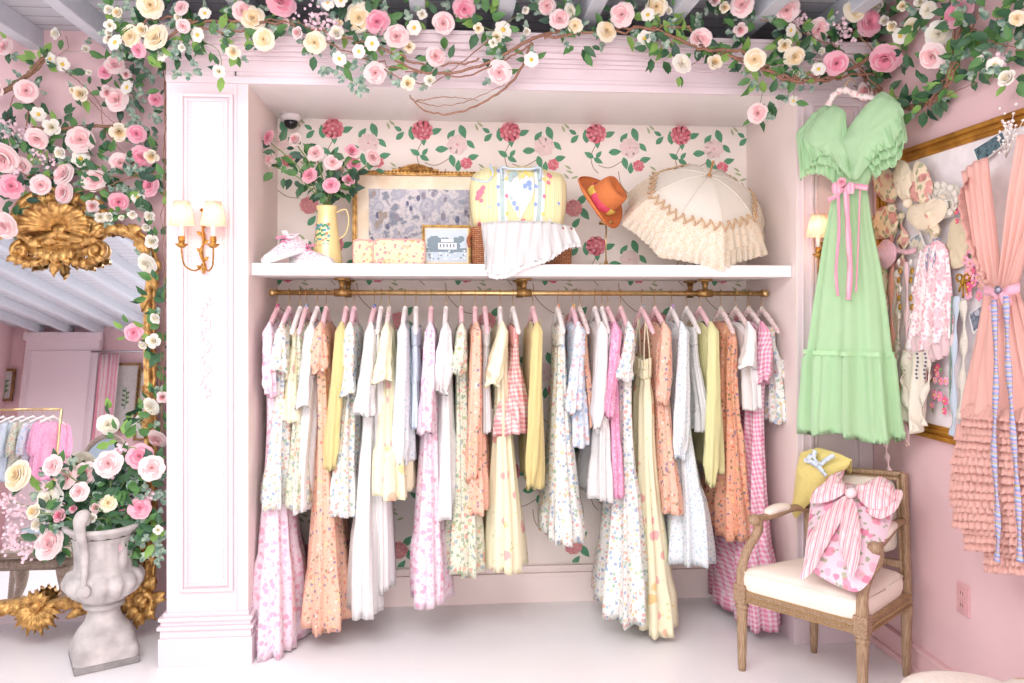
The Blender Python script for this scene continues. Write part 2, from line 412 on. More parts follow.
for i in range(-4, 4):
    for j in range(-4, 2):
        cx, cz = X0+i*ux, Z0+j*uz
        g = lambda a, c: (cx+a*S/4.27, cz-c*S/4.27)
        wstem([g(5, 40), g(-22, 95), g(-15, 145), g(10, 175)]); wstem([g(10, 140), g(60, 150), g(120, 118)])
        wstem([g(100, 165), g(115, 230), g(180, 290), g(240, 300)]); wstem([g(-60, 0), g(-20, 10)]); wstem([g(150, 60), g(190, 40)])
        for a, c, L, an, in ((-45, 12, 48, 1.7), (60, 2, 42, .4), (5, 42, 40, -1.5), (-95, 25, 38, .8), (-105, -5, 30, 2.6), (-32, 95, 38, 2.6), (12, 92, 30, .9), (10, 120, 36, -.5), (125, 15, 40, .9),
                            (175, 3, 50, -1.2), (210, 58, 38, -.8), (85, 80, 46, .1), (130, 130, 44, -1.3), (155, 150, 40, 1.5), (220, 112, 42, .3), (320, 290, 48, .8), (330, 355, 52, -.9), (292, 395, 42, .9), (262, 322, 36, 2.4)):
            wleaf(*g(a, c), L*S/4.27, an)
        for a, c in ((235, -18), (250, -30), (255, 150), (262, 170), (285, 195), (248, 190)): wleaf(*g(a, c), 26*S/4.27, 1.2+a*.03, 6, .3)
        wflower(*g(0, 0), 46*S/4.27, 3, 4); wflower(*g(150, 60), 46*S/4.27, 5, 5, 7); wflower(*g(152, 62), 9*S/4.27, 4, 3, 5)
        wflower(*g(190, 140), 27*S/4.27, 3, 4, 7); wflower(*g(280, 330), 40*S/4.27, 7, 3)
struct(f.build('wall_niche_back', pap, smooth=False))

# shelf
f = MB(); f.box(XL+.006, XR-.006, 3.455, YB-.01, 1.612, 1.664)
tag(f.build('wall_shelf', WHITE, smooth=False, bevel=.004), 'long white shelf across the niche above the clothes rail', 'shelf')
# rail with three bracket pairs
ZR = 1.544; YR = 3.70
x0, x1 = PY(270, 293, YR).x, PY(767, 293, YR).x
rail = thing('clothes_rail', ((x0+x1)/2, YR, ZR), 'long brass clothes rail hung from the underside of the white shelf', 'rail')
f = MB(); f.tube([(x0, YR, ZR), (x1, YR, ZR)], .0125, 14)
for x in (x0+.01, x1-.01): f.tube([(x-.012, YR, ZR), (x+.012, YR, ZR)], .017, 14)
f.build('pole', BRASS, rail, origin=rail.location)
for px in (342, 524, 705):
    x = PY(px, 293, YR).x; f = MB()
    f.lathe([(.0, ZR-.018), (.018, ZR-.018), (.018, ZR+.018), (.012, ZR+.02), (.012, 1.585), (.016, 1.587), (.016, 1.6), (.036, 1.602), (.036, 1.611), (0, 1.611)], (x, YR, 0), 16)
    f.tube([(x-.035, YR, ZR), (x+.035, YR, ZR)], .018, 14)
    f.tube([(x, YR, ZR), (x, 3.93, ZR)], .011, 12)
    f.lathe([(.0, ZR-.018), (.017, ZR-.018), (.017, ZR+.018), (.012, ZR+.02), (.012, 1.585), (.016, 1.587), (.016, 1.6), (.034, 1.602), (.034, 1.611), (0, 1.611)], (x, 3.93, 0), 16)
    f.build('bracket', ANTIQUE, rail, origin=rail.location)
# dome camera in the niche corner
c = PY(291, 122, 3.93); cm = thing('security_camera', (c.x, c.y, ZN), 'small white dome camera on the niche ceiling above the pink roses', 'camera')
f = MB(); f.lathe([(0, 0), (.048, 0), (.05, -.012), (.042, -.028), (.03, -.03)], (0, 0, 0), 24); f.build('housing', WHITE, cm)
f = MB(); f.lathe([(.03, -.028), (.034, -.036), (.028, -.056), (.014, -.066), (0, -.068)], (0, 0, 0), 24); f.build('lens_dome', M('black_dome', '1B1B24', .15), cm)
# wall socket on the right wall
p = PX(964, 599, XP1); so = thing('wall_socket', p, 'pink painted double socket low on the right wall', 'socket')
f = MB(); f.box(-.006, 0, -.036, .036, -.058, .058); f.build('plate', M('socket_pink', 'E2AFB2', .4), so, smooth=False, bevel=.004)
for z in (-.022, .022):
    f = MB(); f.box(-.009, -.006, -.018, .018, z-.014, z+.014); f.box(-.0095, -.009, -.008, -.005, z-.006, z+.006, 1); f.box(-.0095, -.009, .005, .008, z-.006, z+.006, 1)
    f.build('outlet', [M('socket_pink', 'E2AFB2', .4), M('socket_slot', '7A5050', .6)], so, smooth=False)
# ---------------------------------------------------------------- clothes on the rail
FAB = {
 'pinkfl': printed('pink_blossom_cloth', 'FAE6F0', ['F0A3C6', 'F5BDD6', 'EE96B4'], 34, .40, ['F3C4DC'], 60, .3),
 'liberty': printed('small_floral_cloth', 'F8F7F2', ['7FB0D2', 'F4A97E', '8DBE96', 'EC8F8F', 'F5D98A', '6F8FC0'], 46, .40, ['86B08C', 'A9C9AE'], 80, .26),
 'libgreen': printed('sage_floral_cloth', 'E7E6D2', ['7FA07C', 'E8A37C', 'A9B77C', 'E78C86', '8AA4B8'], 44, .44, ['7C9A70', '9DB48A'], 80, .3),
 'peach': printed('peach_floral_cloth', 'F9C6AE', ['E9735E', '50679E', 'F8DC98', '557A58', 'FDEBE0', 'EE8A70'], 50, .38, ['6E8E66', 'E58A6A'], 90, .24),
 'orange': printed('orange_floral_cloth', 'F7B698', ['DE6148', '4E5F96', 'F7D48C', '56764F', 'FBE3D2'], 50, .38, ['5F7F58'], 90, .24),
 'yellowfl': printed('yellow_bloom_cloth', 'FDF5D4', ['F08FA4', 'F4A98C', 'F07C8C', 'F6C56C'], 11, .26, ['F6DE8C', 'C8D59C'], 26, .18),
 'yellow': cloth('yellow_knit', 'FAE8A2', fine=('X', 90)),
 'paleyellow': cloth('pale_yellow_knit', 'FBF6B8', fine=('X', 90)),
 'white': cloth('white_eyelet', 'FBF9F8', fine=('Z', 45)),
 'whitesoft': cloth('white_cotton', 'FBF8F7', weavy=.3),
 'beige': cloth('beige_linen', 'F0DFD2', weavy=.4),
 'skyfl': printed('pale_blue_sprig_cloth', 'EEF3F7', ['BCD3E6', 'CFE0DC', 'E9D6DA', 'AFC9DD'], 70, .38, ['D2E2DE'], 90, .3),
 'blueprint': printed('blue_peach_cloth', 'E8EFF8', ['9DB9E2', 'F6B49A', 'F3A5B5', 'B9CFEE'], 40, .44, ['AFC6E8'], 60, .3),
 'sky': striped('pale_blue_stripe', ['DDE9F5', 'F4F8FB', 'C6DAEE'], .012, 0),
 'lace': printed('rose_lace', 'F4A9CB', ['FBD3E4', 'EE8CB6', 'F9C3DA'], 55, .42, ['FBDCE9'], 90, .34),
 'gpink': gingham('pink_gingham', 'FBE3EC', 'EE8FB4', .021),
 'gcoral': gingham('coral_gingham', 'FCE9E4', 'F09A9C', .02),
}
HPAD = {'p': M('hanger_pink', 'F6CBD1', .7, bmp=.2), 'w': M('hanger_white', 'F6EEEC', .7, bmp=.2), 'f': printed('hanger_floral', 'F7E6E2', ['EE9DA6', 'F3BFC0', 'A8C3A0'], 60, .4), 'l': M('hanger_blush', 'F5CBD6', .7, bmp=.2)}
HOOK = M('hook_gold', 'CDAA68', .35, .9)
_hm = {}
def hanger(px, key, yaw, label, clips=False, bow=None):
    x = PY(px, 293, YR).x
    h = thing('clothes_hanger', (x, YR, ZR), label, 'hanger', rz=yaw)
    if 'arms' not in _hm:
        f = MB()
        for s in (-1, 1):
            f.tube(spline([(0, 0, -.078), (0, s*.03, -.088), (0, s*.11, -.13), (0, s*.19, -.182)], 14), [.008+.003*sin(pi*min(1, i/11)) if i < 13 else .007 for i in range(14)], 10)
            for k in range(9):                        # gathers of the padding
                t = .1+k*.1; yy = .19*t
                f.lathe([(.0115, -.003), (.0122, 0), (.0115, .003)], (0, s*yy, -.08-.102*t**1.1), 10, axis=(0, s*.85, -.5))
        f.lathe([(0, -.06), (.009, -.064), (.013, -.078), (.012, -.092), (0, -.1)], (0, 0, 0), 12)
        _hm['arms'] = f
        f = MB(); f.tube(spline([(0, 0, -.075), (0, .0, -.045), (0, .013, -.018), (0, .0165, .002), (0, .010, .0145), (0, 0, .0175), (0, -.010, .0145), (0, -.0165, .003), (0, -.015, -.008)], 26), .0017, 6)
        _hm['hook'] = f
        f = MB()
        for s in (-1, 1):
            f.box(-.006, .006, s*.105-.014, s*.105+.014, -.215, -.165); f.box(-.009, .009, s*.105-.012, s*.105+.012, -.225, -.205)
            f.tube([(0, s*.105, -.14), (0, s*.105, -.17)], .002, 6)
        f.tube([(0, -.12, -.166), (0, .12, -.166)], .0025, 6)
        _hm['clips'] = f
    if key not in _hm:
        _hm[key] = _hm['arms'].build('padded_arms', HPAD[key], h)
        _hm[key]['label'] = 'padded fabric arms'
    else: mesh_copy(_hm[key], 'padded_arms', h)['label'] = 'padded fabric arms'
    for k in ('hook',) + (('clips',) if clips else ()):
        kk = 'o_'+k
        if kk not in _hm: _hm[kk] = _hm[k].build(k, HOOK, h)
        else: mesh_copy(_hm[kk], k, h)
    if bow:
        f = MB()
        for s in (-1, 1):
            f.tube(spline([(0, 0, -.062), (.004, s*.012, -.054), (.004, s*.024, -.06), (.0, s*.012, -.068), (0, 0, -.062)], 14), .003, 6)
            f.tube([(0, 0, -.062), (.006, s*.016, -.086)], .0025, 6)
        f.build('ribbon_bow', M('ribbon_'+bow, bow, .6), h)
    return h, x

def interp(tab, t):
    for (a, va), (b_, vb) in zip(tab, tab[1:]):
        if t <= b_: return lerp(va, vb, sm((t-a)/(b_-a)) if b_ > a else 1)
    return tab[-1][1]
def garment_body(f, ztop, zhem, hy, tx, cx, tiers=(), slope=.5, folds=9, amp=1.0, seed=0, m=0, n=64, rows=44, neck=True, cy=None):
    """closed, folded cloth tube hanging from the hanger; hy / tx = half widths across and through"""
    rr = random.Random(seed); ph = [rr.random()*6.3 for _ in range(4)]; kf = folds+rr.choice((-1, 0, 1, 2))
    P = []; U = []
    ss = [((i/(rows-1))**1.25) for i in range(rows)]
    for s in ss:
        z = lerp(ztop, zhem, s); a, t, c = interp(hy, s), interp(tx, s), cx(s); row = []; ur = []
        bump_t = 1; extra = 0
        for ts in tiers:
            if s > ts: d = s-ts; bump_t += .10*sm(d/.05); extra += .25
        A = amp*(.0022+.017*s**1.2)*(1+extra)
        for k in range(n):
            p = 2*pi*k/n; cyk, sxk = cos(p), sin(p)
            y = a*bump_t**.6*abs(cyk)**.8*(1 if cyk >= 0 else -1)
            x = t*bump_t*abs(sxk)**.75*(1 if sxk >= 0 else -1)
            r_ = A*(sin(kf*p+ph[0]+1.3*s)+.55*sin((kf*2+1)*p+ph[1]-2*s)+.4*sin(3*p+ph[2]+5*s))
            x += r_*(sxk if abs(sxk) > .25 else .25*(1 if sxk >= 0 else -1)); y += r_*cyk*.7
            blend = 1-sm((z-ztop)/(-.22)) if zhem < ztop-.22 else 1-s
            dz = -slope*abs(y)*blend
            if neck: dz -= .035*math.exp(-(y/.055)**2)*(1-sm(s/.12))
            hemw = .007*sin(3*p+ph[3])*s
            row.append(Vector((x+c, y+(cy(s) if cy else 0), z+dz+hemw))); ur.append((k/n*2*(a+t)*1.3+seed*.37, z))
        P.append(row); U.append(ur)
    inner = [[Vector((c.x*.94+cx(1)*.06, c.y*.95, c.z+.0+dz_)) for c in P[-1]] for dz_ in (.004, .09)]
    vs = [p for r_ in P for p in r_]; uv = [u for r_ in U for u in r_]
    for r_ in inner: vs += r_; uv += U[-1]
    nr = len(P)+2
    fs = [(i*n+k, i*n+(k+1) % n, (i+1)*n+(k+1) % n, (i+1)*n+k) for i in range(nr-1) for k in range(n)]
    fs = [q[::-1] for q in fs]
    fs.append(tuple(range(n)))
    f.add(vs, fs, m, uv)
def sleeve(f, side, y0, z0, z1, r0, r1, rc, cx0, cx1, seed, style, m=0, n=28, rows=26):
    rr = random.Random(seed+side*5); ph = [rr.random()*6.3 for _ in range(3)]
    P = []; U = []
    for i in range(rows):
        s = i/(rows-1); z = lerp(z0, z1, s)
        if style == 'puff': r_ = lerp(r0, r1, sm(s*2.2)) if s < .8 else lerp(r1, rc, sm((s-.8)/.15)) ; r_ = r_ if s < .95 else rc*1.25
        elif style == 'flare': r_ = lerp(r0, r1, s)
        elif style == 'bell': r_ = lerp(r0, rc, sm(s/.7)) if s < .7 else lerp(rc, r1, (s-.7)/.3)
        else: r_ = lerp(r0, r1, sm(s*1.5)) if s < .86 else lerp(r1, rc, sm((s-.86)/.1))
        A = (.0015+.006*s)*(1.5 if style in ('puff', 'flare') else 1)
        cx = lerp(cx0, cx1, s) ; cy = side*(y0+.02*sin(pi*s)*.5+.01*s)
        row = []; ur = []
        for k in range(n):
            p = 2*pi*k/n; q = r_+A*(sin(5*p+ph[0]+2*s)+.6*sin(8*p+ph[1]-3*s)+.5*sin(7*s*pi+2*p+ph[2])*.6)
            row.append(Vector((cx+q*cos(p)*.8, cy+q*sin(p)*1.05, z+.010*sin(2*p+ph[2])*s))); ur.append((k/n*2*pi*r_+seed, z))
        P.append(row); U.append(ur)
    top = [Vector((cx0+(p.x-cx0)*.25, side*y0*.8+(p.y-side*y0)*.25, z0+.045)) for p in P[0]]
    P.insert(0, top); U.insert(0, U[0]); rows += 1
    last = P[-1]; c = sum(last, Vector())/n
    P.append([c+(p-c)*.9+Vector((0, 0, .02)) for p in last]); U.append(U[-1]); rows += 1
    vs = [p for r_ in P for p in r_]; uv = [u for r_ in U for u in r_]
    fs = [(i*n+k, (i+1)*n+k, (i+1)*n+(k+1) % n, i*n+(k+1) % n) for i in range(rows-1) for k in range(n)]
    fs.append(tuple(range(n))[::-1]); fs.append(tuple((rows-1)*n+k for k in range(n)))
    f.add(vs, fs, m, uv)

def garment(i, px, hk, kind, mat, hem, lab, cat, hlab, slv=None, tiers=(), bow=None, name=None, wy=None, amp=1.0, folds=9, trim=None):
    """px hook, hk hanger padding, hem=(centre px, width px, y px), slv=(style, end y px, width px, centre px)"""
    rr = random.Random(i*31+5); yaw = rr.uniform(-.05, .05)
    clips = kind in ('skirt', 'shorts')
    h, x = hanger(px, hk, yaw, hlab, clips, bow)
    fr = PY(hem[0], hem[2], 3.58)
    zh = fr.z-ZR; cxh = PY(hem[0], hem[2], 3.64).x-x; d = fr.y
    th = hem[1]/2*d/F*.80
    g = thing(name or kind, (x, YR, ZR+zh), lab, cat)
    org = Vector((0, 0, zh)); f = MB()
    def off(b): return [Vector(v)-org for v in b]
    fold_amp = amp*min(1.25, max(.45, th/.05))
    cx = lambda s: cxh*sm(s*1.05)
    M_ = FAB[mat]
    if kind in ('skirt', 'shorts'):
        zt = -.212
        W = wy or .17
        if kind == 'skirt':
            garment_body(f, zt, zh, [(0, .135), (.1, .14), (1, W)], [(0, .012), (.06, .02), (1, th)], cx, tiers, 0, folds+3, fold_amp*1.1, i, neck=False, rows=34)
        else:
            sp_ = zt-(zt-zh)*.5
            garment_body(f, zt, sp_, [(0, .135), (1, .17)], [(0, .012), (.2, .022), (1, th*.8)], cx, (), 0, folds, fold_amp*.7, i, neck=False, rows=14)
            for s_ in (-1, 1):
                garment_body(f, sp_+.03, zh, [(0, .082), (1, .085)], [(0, th*.75), (1, th)], lambda s: cxh*(.5+.5*s), (), 0, 6, fold_amp, i+s_*3, neck=False, rows=18, n=40, cy=lambda s, q=s_: q*(.085+.01*s))
        body = f; body.v = off(body.v); body.build('body' if kind == 'shorts' else 'skirt_panel', M_, g)
        f = MB(); f.v = []
        garment_body(f, zt+.004, zt-.03, [(0, .137), (1, .142)], [(0, .0145), (1, .024)], lambda s: 0, (), 0, 4, .05, i+90, neck=False, rows=4)
        f.v = off(f.v); f.build('waistband', M_, g)
        return g
    zt = -.095
    if kind == 'strap_dress':
        zt = PY(px, 376, 3.6).z-ZR
        W = wy or .2
        garment_body(f, zt, zh, [(0, .11), (.12, .125), (.25, .115), (1, W)], [(0, .02), (.1, .034), (.25, .034), (1, th)], cx, tiers, 0, folds, fold_amp, i, neck=False)
        f.v = off(f.v); f.build('body', M_, g)
        for s_ in (-1, 1):
            f = MB(); f.tube(spline([(.0, s_*.07, -.112), (.012, s_*.085, (zt-.1)/2-.02), (.012, s_*.10, zt+.004), (.012, s_*.10, zt-.03)], 12), .006, 8, flat=.5)
            f.tube(spline([(-.0, s_*.07, -.112), (-.012, s_*.085, (zt-.1)/2-.02), (-.012, s_*.10, zt+.004), (-.012, s_*.10, zt-.03)], 12), .006, 8, flat=.5)
            f.v = off(f.v); f.build('strap', M_, g)
        f = MB(); garment_body(f, zt+.03, zt-.012, [(0, .118), (1, .116)], [(0, .03), (1, .026)], lambda s: 0, (), 0, 14, .5, i+7, neck=False, rows=5)
        f.v = off(f.v); f.build('neck_ruffle', M_, g)
    elif kind in ('dress', 'blouse'):
        W = wy or (.22 if kind == 'dress' else .19)
        hy = [(0, .185), (.1, .175), (.3, .145), (1, W)] if kind == 'dress' else [(0, .185), (.25, .175), (1, W)]
        tx = [(0, .010), (.06, .026), (.28, .030), (1, th)]
        garment_body(f, zt, zh, hy, tx, cx, tiers, .5, folds, fold_amp, i)
        f.v = off(f.v); f.build('body', M_, g)
    elif kind == 'cardigan':
        garment_body(f, zt, zh, [(0, .185), (.2, .18), (1, .18)], [(0, .012), (.1, .028), (.9, th), (1, th*.9)], cx, (), .5, 5, .45*amp, i)
        f.v = off(f.v); f.build('body', M_, g)
        f = MB(); f.tube([(.03, -.03, -.12), (.032, -.035, -.3), (.032+cxh*.5, -.04, zh*.6), (.03+cxh, -.045, zh+.01)], .008, 8, flat=.4)
        f.v = off(f.v); f.build('button_band', M_, g)
    if slv:
        st, ye, wpx, cpx = slv
        q = PY(cpx, ye, YR-.21); ze = q.z-ZR; rw = wpx/2*q.y/F*1.02
        cx1 = q.x-x
        for s_ in (-1, 1):
            f = MB(); k = {'puff': (.03, rw, rw*.55), 'flare': (.028, rw, rw), 'long': (.03, rw, rw*.6), 'bell': (.03, rw*1.1, rw*.7)}[st]
            sleeve(f, s_, .185, -.175, ze, k[0], k[1], k[2], 0, cx1 if s_ < 0 else cx1*.6, i*3, st)
            f.v = off(f.v); f.build('sleeve', M_, g)
    if trim:
        zz, mt = trim; z_ = PY(hem[0], zz, 3.58).z-ZR; s = (z_-zt)/(zh-zt)
        f = MB(); W = wy or .22
        a, t = interp([(0, .185), (.1, .175), (.3, .145), (1, W)], s), interp([(0, .010), (.06, .026), (.28, .030), (1, th)], s)
        garment_body(f, z_+.006, z_-.006, [(0, a*1.06), (1, a*1.06)], [(0, t*1.35), (1, t*1.35)], lambda q: cx(s), (), 0, folds, .3, i, neck=False, rows=3)
        f.v = off(f.v); f.build('tier_ribbon', FAB[mt], g)
    return g
G = garment
on = ' hanging on the brass rail'
H_ = lambda c, what: c+' padded hanger holding the '+what
G(1, 277, 'p', 'dress', 'pinkfl', (281, 44, 643), 'long pink blossom dress with puff sleeves at the left end of the rail', 'dress', H_('pink', 'long pink blossom dress at the left end'), ('puff', 397, 14, 270), (.72,), 'F06FB0', wy=.27)
G(2, 289, 'l', 'dress', 'liberty', (281, 30, 503), 'white small-floral dress beside the long pink blossom dress', 'dress', H_('blush', 'white small-floral dress second from the left'), ('flare', 372, 15, 278), (.8,))
G(3, 300, 'w', 'shorts', 'yellowfl', (295, 22, 420), 'yellow bloom print shorts clipped near the left end of the rail', 'shorts', H_('white', 'clipped yellow bloom print shorts'))
G(4, 306, 'p', 'dress', 'libgreen', (302, 22, 503), 'sage green floral dress behind the yellow bloom shorts', 'dress', H_('pink', 'sage green floral dress'), None, (.8,), 'A9C8E8')
G(5, 317, 'w', 'dress', 'white', (306, 18, 508), 'white eyelet dress between the sage floral and the long peach dress', 'dress', H_('white', 'white eyelet dress left of the peach dress'), ('bell', 408, 16, 302), (.5,))
G(6, 326, 'p', 'dress', 'peach', (328, 40, 622), 'long peach floral dress with smocked top behind the mustard yellow cardigan', 'dress', H_('pink', 'long peach floral dress'), ('puff', 373, 18, 319), (.85,), wy=.24)
G(7, 346, 'p', 'cardigan', 'yellow', (333, 24, 466), 'warm yellow knitted cardigan near the left end of the rail', 'cardigan', H_('pink', 'warm yellow cardigan on the left'), ('long', 470, 15, 331))
G(8, 354, 'l', 'dress', 'liberty', (346, 30, 512), 'white small-floral dress right of the left yellow cardigan', 'dress', H_('blush', 'small-floral dress right of the yellow cardigan'), ('bell', 395, 20, 348), (.8,))
G(9, 374, 'p', 'dress', 'white', (367, 28, 608), 'long white tiered dress with wide short sleeves', 'dress', H_('pink', 'long white tiered dress'), ('flare', 415, 24, 364), (.45, .7), '6F8FD8', wy=.24)
G(10, 381, 'w', 'dress', 'whitesoft', (383, 20, 590), 'plain white slip dress behind the long white tiered dress', 'dress', H_('white', 'plain white slip dress'), None, wy=.16)
G(11, 389, 'f', 'dress', 'yellowfl', (394, 40, 492), 'yellow bloom print short-sleeved dress right of the long white dresses', 'dress', H_('floral', 'yellow bloom print dress'), ('flare', 382, 20, 382), (.72,), wy=.25)
G(12, 405, 'w', 'blouse', 'skyfl', (404, 24, 462), 'pale blue sprigged blouse with long sleeves', 'blouse', H_('white', 'pale blue sprigged blouse'), ('long', 464, 19, 400))
G(13, 416, 'w', 'shorts', 'sky', (416, 13, 426), 'pale blue striped shorts clipped right of the sprigged blouse', 'shorts', H_('white', 'clipped pale blue striped shorts'))
G(14, 431, 'p', 'dress', 'pinkfl', (431, 32, 598), 'long pink blossom dress near the centre left of the rail', 'dress', H_('pink', 'long pink blossom dress near the centre left'), ('flare', 434, 18, 426), (.78,), wy=.24)
G(15, 446, 'w', 'dress', 'white', (446, 20, 512), 'white eyelet dress with puff sleeves right of the pink blossom dress', 'dress', H_('white', 'white eyelet puff-sleeved dress'), ('puff', 393, 20, 442), (.6, .8))
G(16, 461, 'p', 'dress', 'libgreen', (465, 32, 568), 'sage floral ruffled dress near the middle of the rail', 'dress', H_('pink', 'sage floral ruffled dress'), ('flare', 374, 15, 458), (.74,), wy=.24)
G(17, 475, 'p', 'dress', 'peach', (476, 26, 508), 'peach floral dress with ruffled hem near the middle of the rail', 'dress', H_('pink', 'peach floral ruffled dress'), ('flare', 480, 17, 473), (.8,))
G(18, 485, 'p', 'skirt', 'whitesoft', (485, 14, 431), 'short white skirt clipped behind the yellow bloom dress', 'skirt', H_('pink', 'clipped short white skirt'))
G(19, 500, 'w', 'dress', 'yellowfl', (504, 40, 566), 'yellow bloom print midi dress under the white lace cloth', 'dress', H_('white', 'yellow bloom print midi dress'), ('puff', 386, 20, 492), (), wy=.24)
G(20, 513, 'w', 'skirt', 'gcoral', (511, 30, 433), 'short coral gingham skirt with ruffled tiers', 'skirt', H_('white', 'clipped coral gingham skirt'), None, (.3, .62))
G(21, 533, 'p', 'cardigan', 'yellow', (535, 20, 486), 'yellow long-sleeved cardigan left of the floral midi skirt', 'cardigan', H_('pink', 'yellow cardigan at mid rail'), ('long', 489, 14, 531))
G(22, 558, 'w', 'skirt', 'liberty', (563, 38, 539), 'white small-floral midi skirt clipped at mid rail', 'skirt', H_('white', 'clipped small-floral midi skirt'), None, (.85,), 'F2A58C', wy=.2)
G(23, 573, 'l', 'blouse', 'blueprint', (577, 20, 444), 'pale blue and peach print blouse with ruffles', 'blouse', H_('blush', 'blue and peach print blouse'), ('flare', 412, 17, 574), (.6,), 'F0C060')
G(24, 580, 'f', 'skirt', 'peach', (588, 16, 426), 'peach floral skirt clipped behind the blue and peach blouse', 'skirt', H_('floral', 'clipped peach floral skirt'))
G(25, 595, 'w', 'cardigan', 'whitesoft', (598, 22, 432), 'white cardigan worn over the white lace dress', 'cardigan', H_('white', 'white cardigan'), ('long', 428, 17, 598))
G(26, 602, 'w', 'dress', 'white', (597, 20, 496), 'white lace dress hanging behind the white cardigan', 'dress', H_('white', 'white lace dress'), None, (.6, .8))
G(27, 608, 'p', 'dress', 'lace', (611, 18, 492), 'rose pink lace dress right of the white cardigan', 'dress', H_('pink', 'rose pink lace dress'), ('bell', 416, 15, 608), (.7,))
G(28, 621, 'p', 'dress', 'liberty', (622, 36, 612), 'long white small-floral dress left of the yellow strappy dress', 'dress', H_('pink', 'long small-floral dress'), ('flare', 380, 19, 624), (.55, .82), wy=.26)
G(29, 642, 'p', 'strap_dress', 'yellowfl', (650, 42, 624), 'long yellow bloom print dress with thin shoulder straps', 'dress', H_('pink', 'long yellow strappy dress'), None, (.82,), 'A8B4BC', name='dress', wy=.25, trim=None)
G(30, 655, 'p', 'dress', 'peach', (664, 24, 510), 'peach floral dress right of the long yellow strappy dress', 'dress', H_('pink', 'peach floral dress right of the yellow strappy dress'), ('long', 405, 17, 663), (.8,))
G(31, 672, 'w', 'dress', 'skyfl', (684, 40, 559), 'pale blue sprigged midi dress with long sleeves', 'dress', H_('white', 'pale blue sprigged midi dress'), ('long', 460, 18, 680), (.7,), 'C9A0E0', wy=.24)
G(32, 687, 'w', 'skirt', 'white', (698, 16, 430), 'short white eyelet skirt clipped left of the pale yellow cardigan', 'skirt', H_('white', 'clipped white eyelet skirt'), None, (.3, .65))
G(33, 700, 'p', 'cardigan', 'paleyellow', (713, 20, 470), 'pale yellow cardigan with long hanging sleeves', 'cardigan', H_('pink', 'pale yellow cardigan'), ('long', 486, 17, 712))
G(34, 721, 'f', 'dress', 'orange', (731, 32, 536), 'orange floral dress with ruffled hem near the right end', 'dress', H_('floral', 'orange floral dress'), None, (.5, .8), wy=.18)
G(35, 736, 'f', 'blouse', 'whitesoft', (746, 16, 408), 'white ruffled blouse left of the pink gingham dress', 'blouse', H_('floral', 'white ruffled blouse'), ('flare', 368, 19, 748), (.4, .7))
G(36, 749, 'f', 'dress', 'gpink', (749, 46, 619), 'long pink gingham dress with puff sleeves', 'dress', H_('floral', 'long pink gingham dress'), ('puff', 383, 18, 764), (.75,), wy=.26)
G(37, 762, 'f', 'shorts', 'liberty', (773, 20, 422), 'white small-floral shorts clipped at the right end of the rail', 'shorts', H_('floral', 'small-floral shorts at the right end'))
# ---------------------------------------------------------------- flowers, leaves, vines
def petalmat(name, c, c2):
    m, nt, b = newmat(name); n = noise(nt, 2.2, 2); nt.links.new(mix(nt, n.outputs[0], srgb(c), srgb(c2)), b.inputs['Base Color'])
    b.inputs['Roughness'].default_value = .75; b.inputs['Sheen Weight'].default_value = .15; translucent(nt, b, srgb(c), .22); return m
PET = {  # outer, inner
 'p': (petalmat('petal_rose_outer', 'FACAD5', 'F8BCCB'), petalmat('petal_rose_inner', 'F391AC', 'F6A5BA')),
 'l': (petalmat('petal_blush_outer', 'FDEEEC', 'FBE2E1'), petalmat('petal_blush_inner', 'F8BFC4', 'F9CDCB')),
 'c': (petalmat('petal_cream_outer', 'FFFAEC', 'FDF1D6'), petalmat('petal_cream_inner', 'FAE6BC', 'F9DDAE')),
 'w': (petalmat('petal_white_outer', 'FEFCF6', 'FAF6EA'), petalmat('petal_white_inner', 'F8F0DA', 'FBF4E0')),
}
YEL = M('flower_eye', 'F2CE58', .8, bmp=.4, nscale=200)
GRN = [M('leaf_dark', '3E6B45', .5, var=.15, nscale=30, trans=.15), M('leaf_mid', '5C8F4E', .5, var=.12, nscale=30, trans=.2), M('leaf_light', '8DB95C', .5, var=.1, nscale=30, trans=.25), M('leaf_ivy', '4F7468', .5, var=.2, nscale=60, col2='B9CBB4', trans=.1), M('leaf_deep', '2F5340', .5, var=.15, trans=.1)]
STEM = M('stem_green', '7C9255', .6); BARK = wood('vine_bark', '6B4A36', 'A07A5E', 2, 20); BARKR = wood('twig_bark', '7A5040', 'A87E66', 2, 20)
def petal(mb, a, r0, r1, h0, h1, w_, curl, m, rr, nu=5, nv=5):
    P = []
    for j in range(nv):
        v = j/(nv-1); row = []; wd = w_*(.5+.5*sin(pi*.5*min(1, v*1.5)))*(1-.22*max(0, (v-.75)/.25)**2)
        rho = r0+(r1-r0)*v**1.25+curl*max(0, v-.72)*1.2
        z = h0+(h1-h0)*sin(v*pi/2)-curl*max(0, v-.75)*1.3
        for i in range(nu):
            u = i/(nu-1)*2-1; an = a+u*wd
            r_ = (r0+(rho-r0)*(1-.09*u**4))*(1-.05*u*u)+.02*sin(u*3+a*7)*v; zz = z-.05*u*u*v+.018*sin(u*4+a*5)*v
            row.append((r_*cos(an), r_*sin(an), zz))
        P.append(row)
    mb.grid(P, m, uv=False)
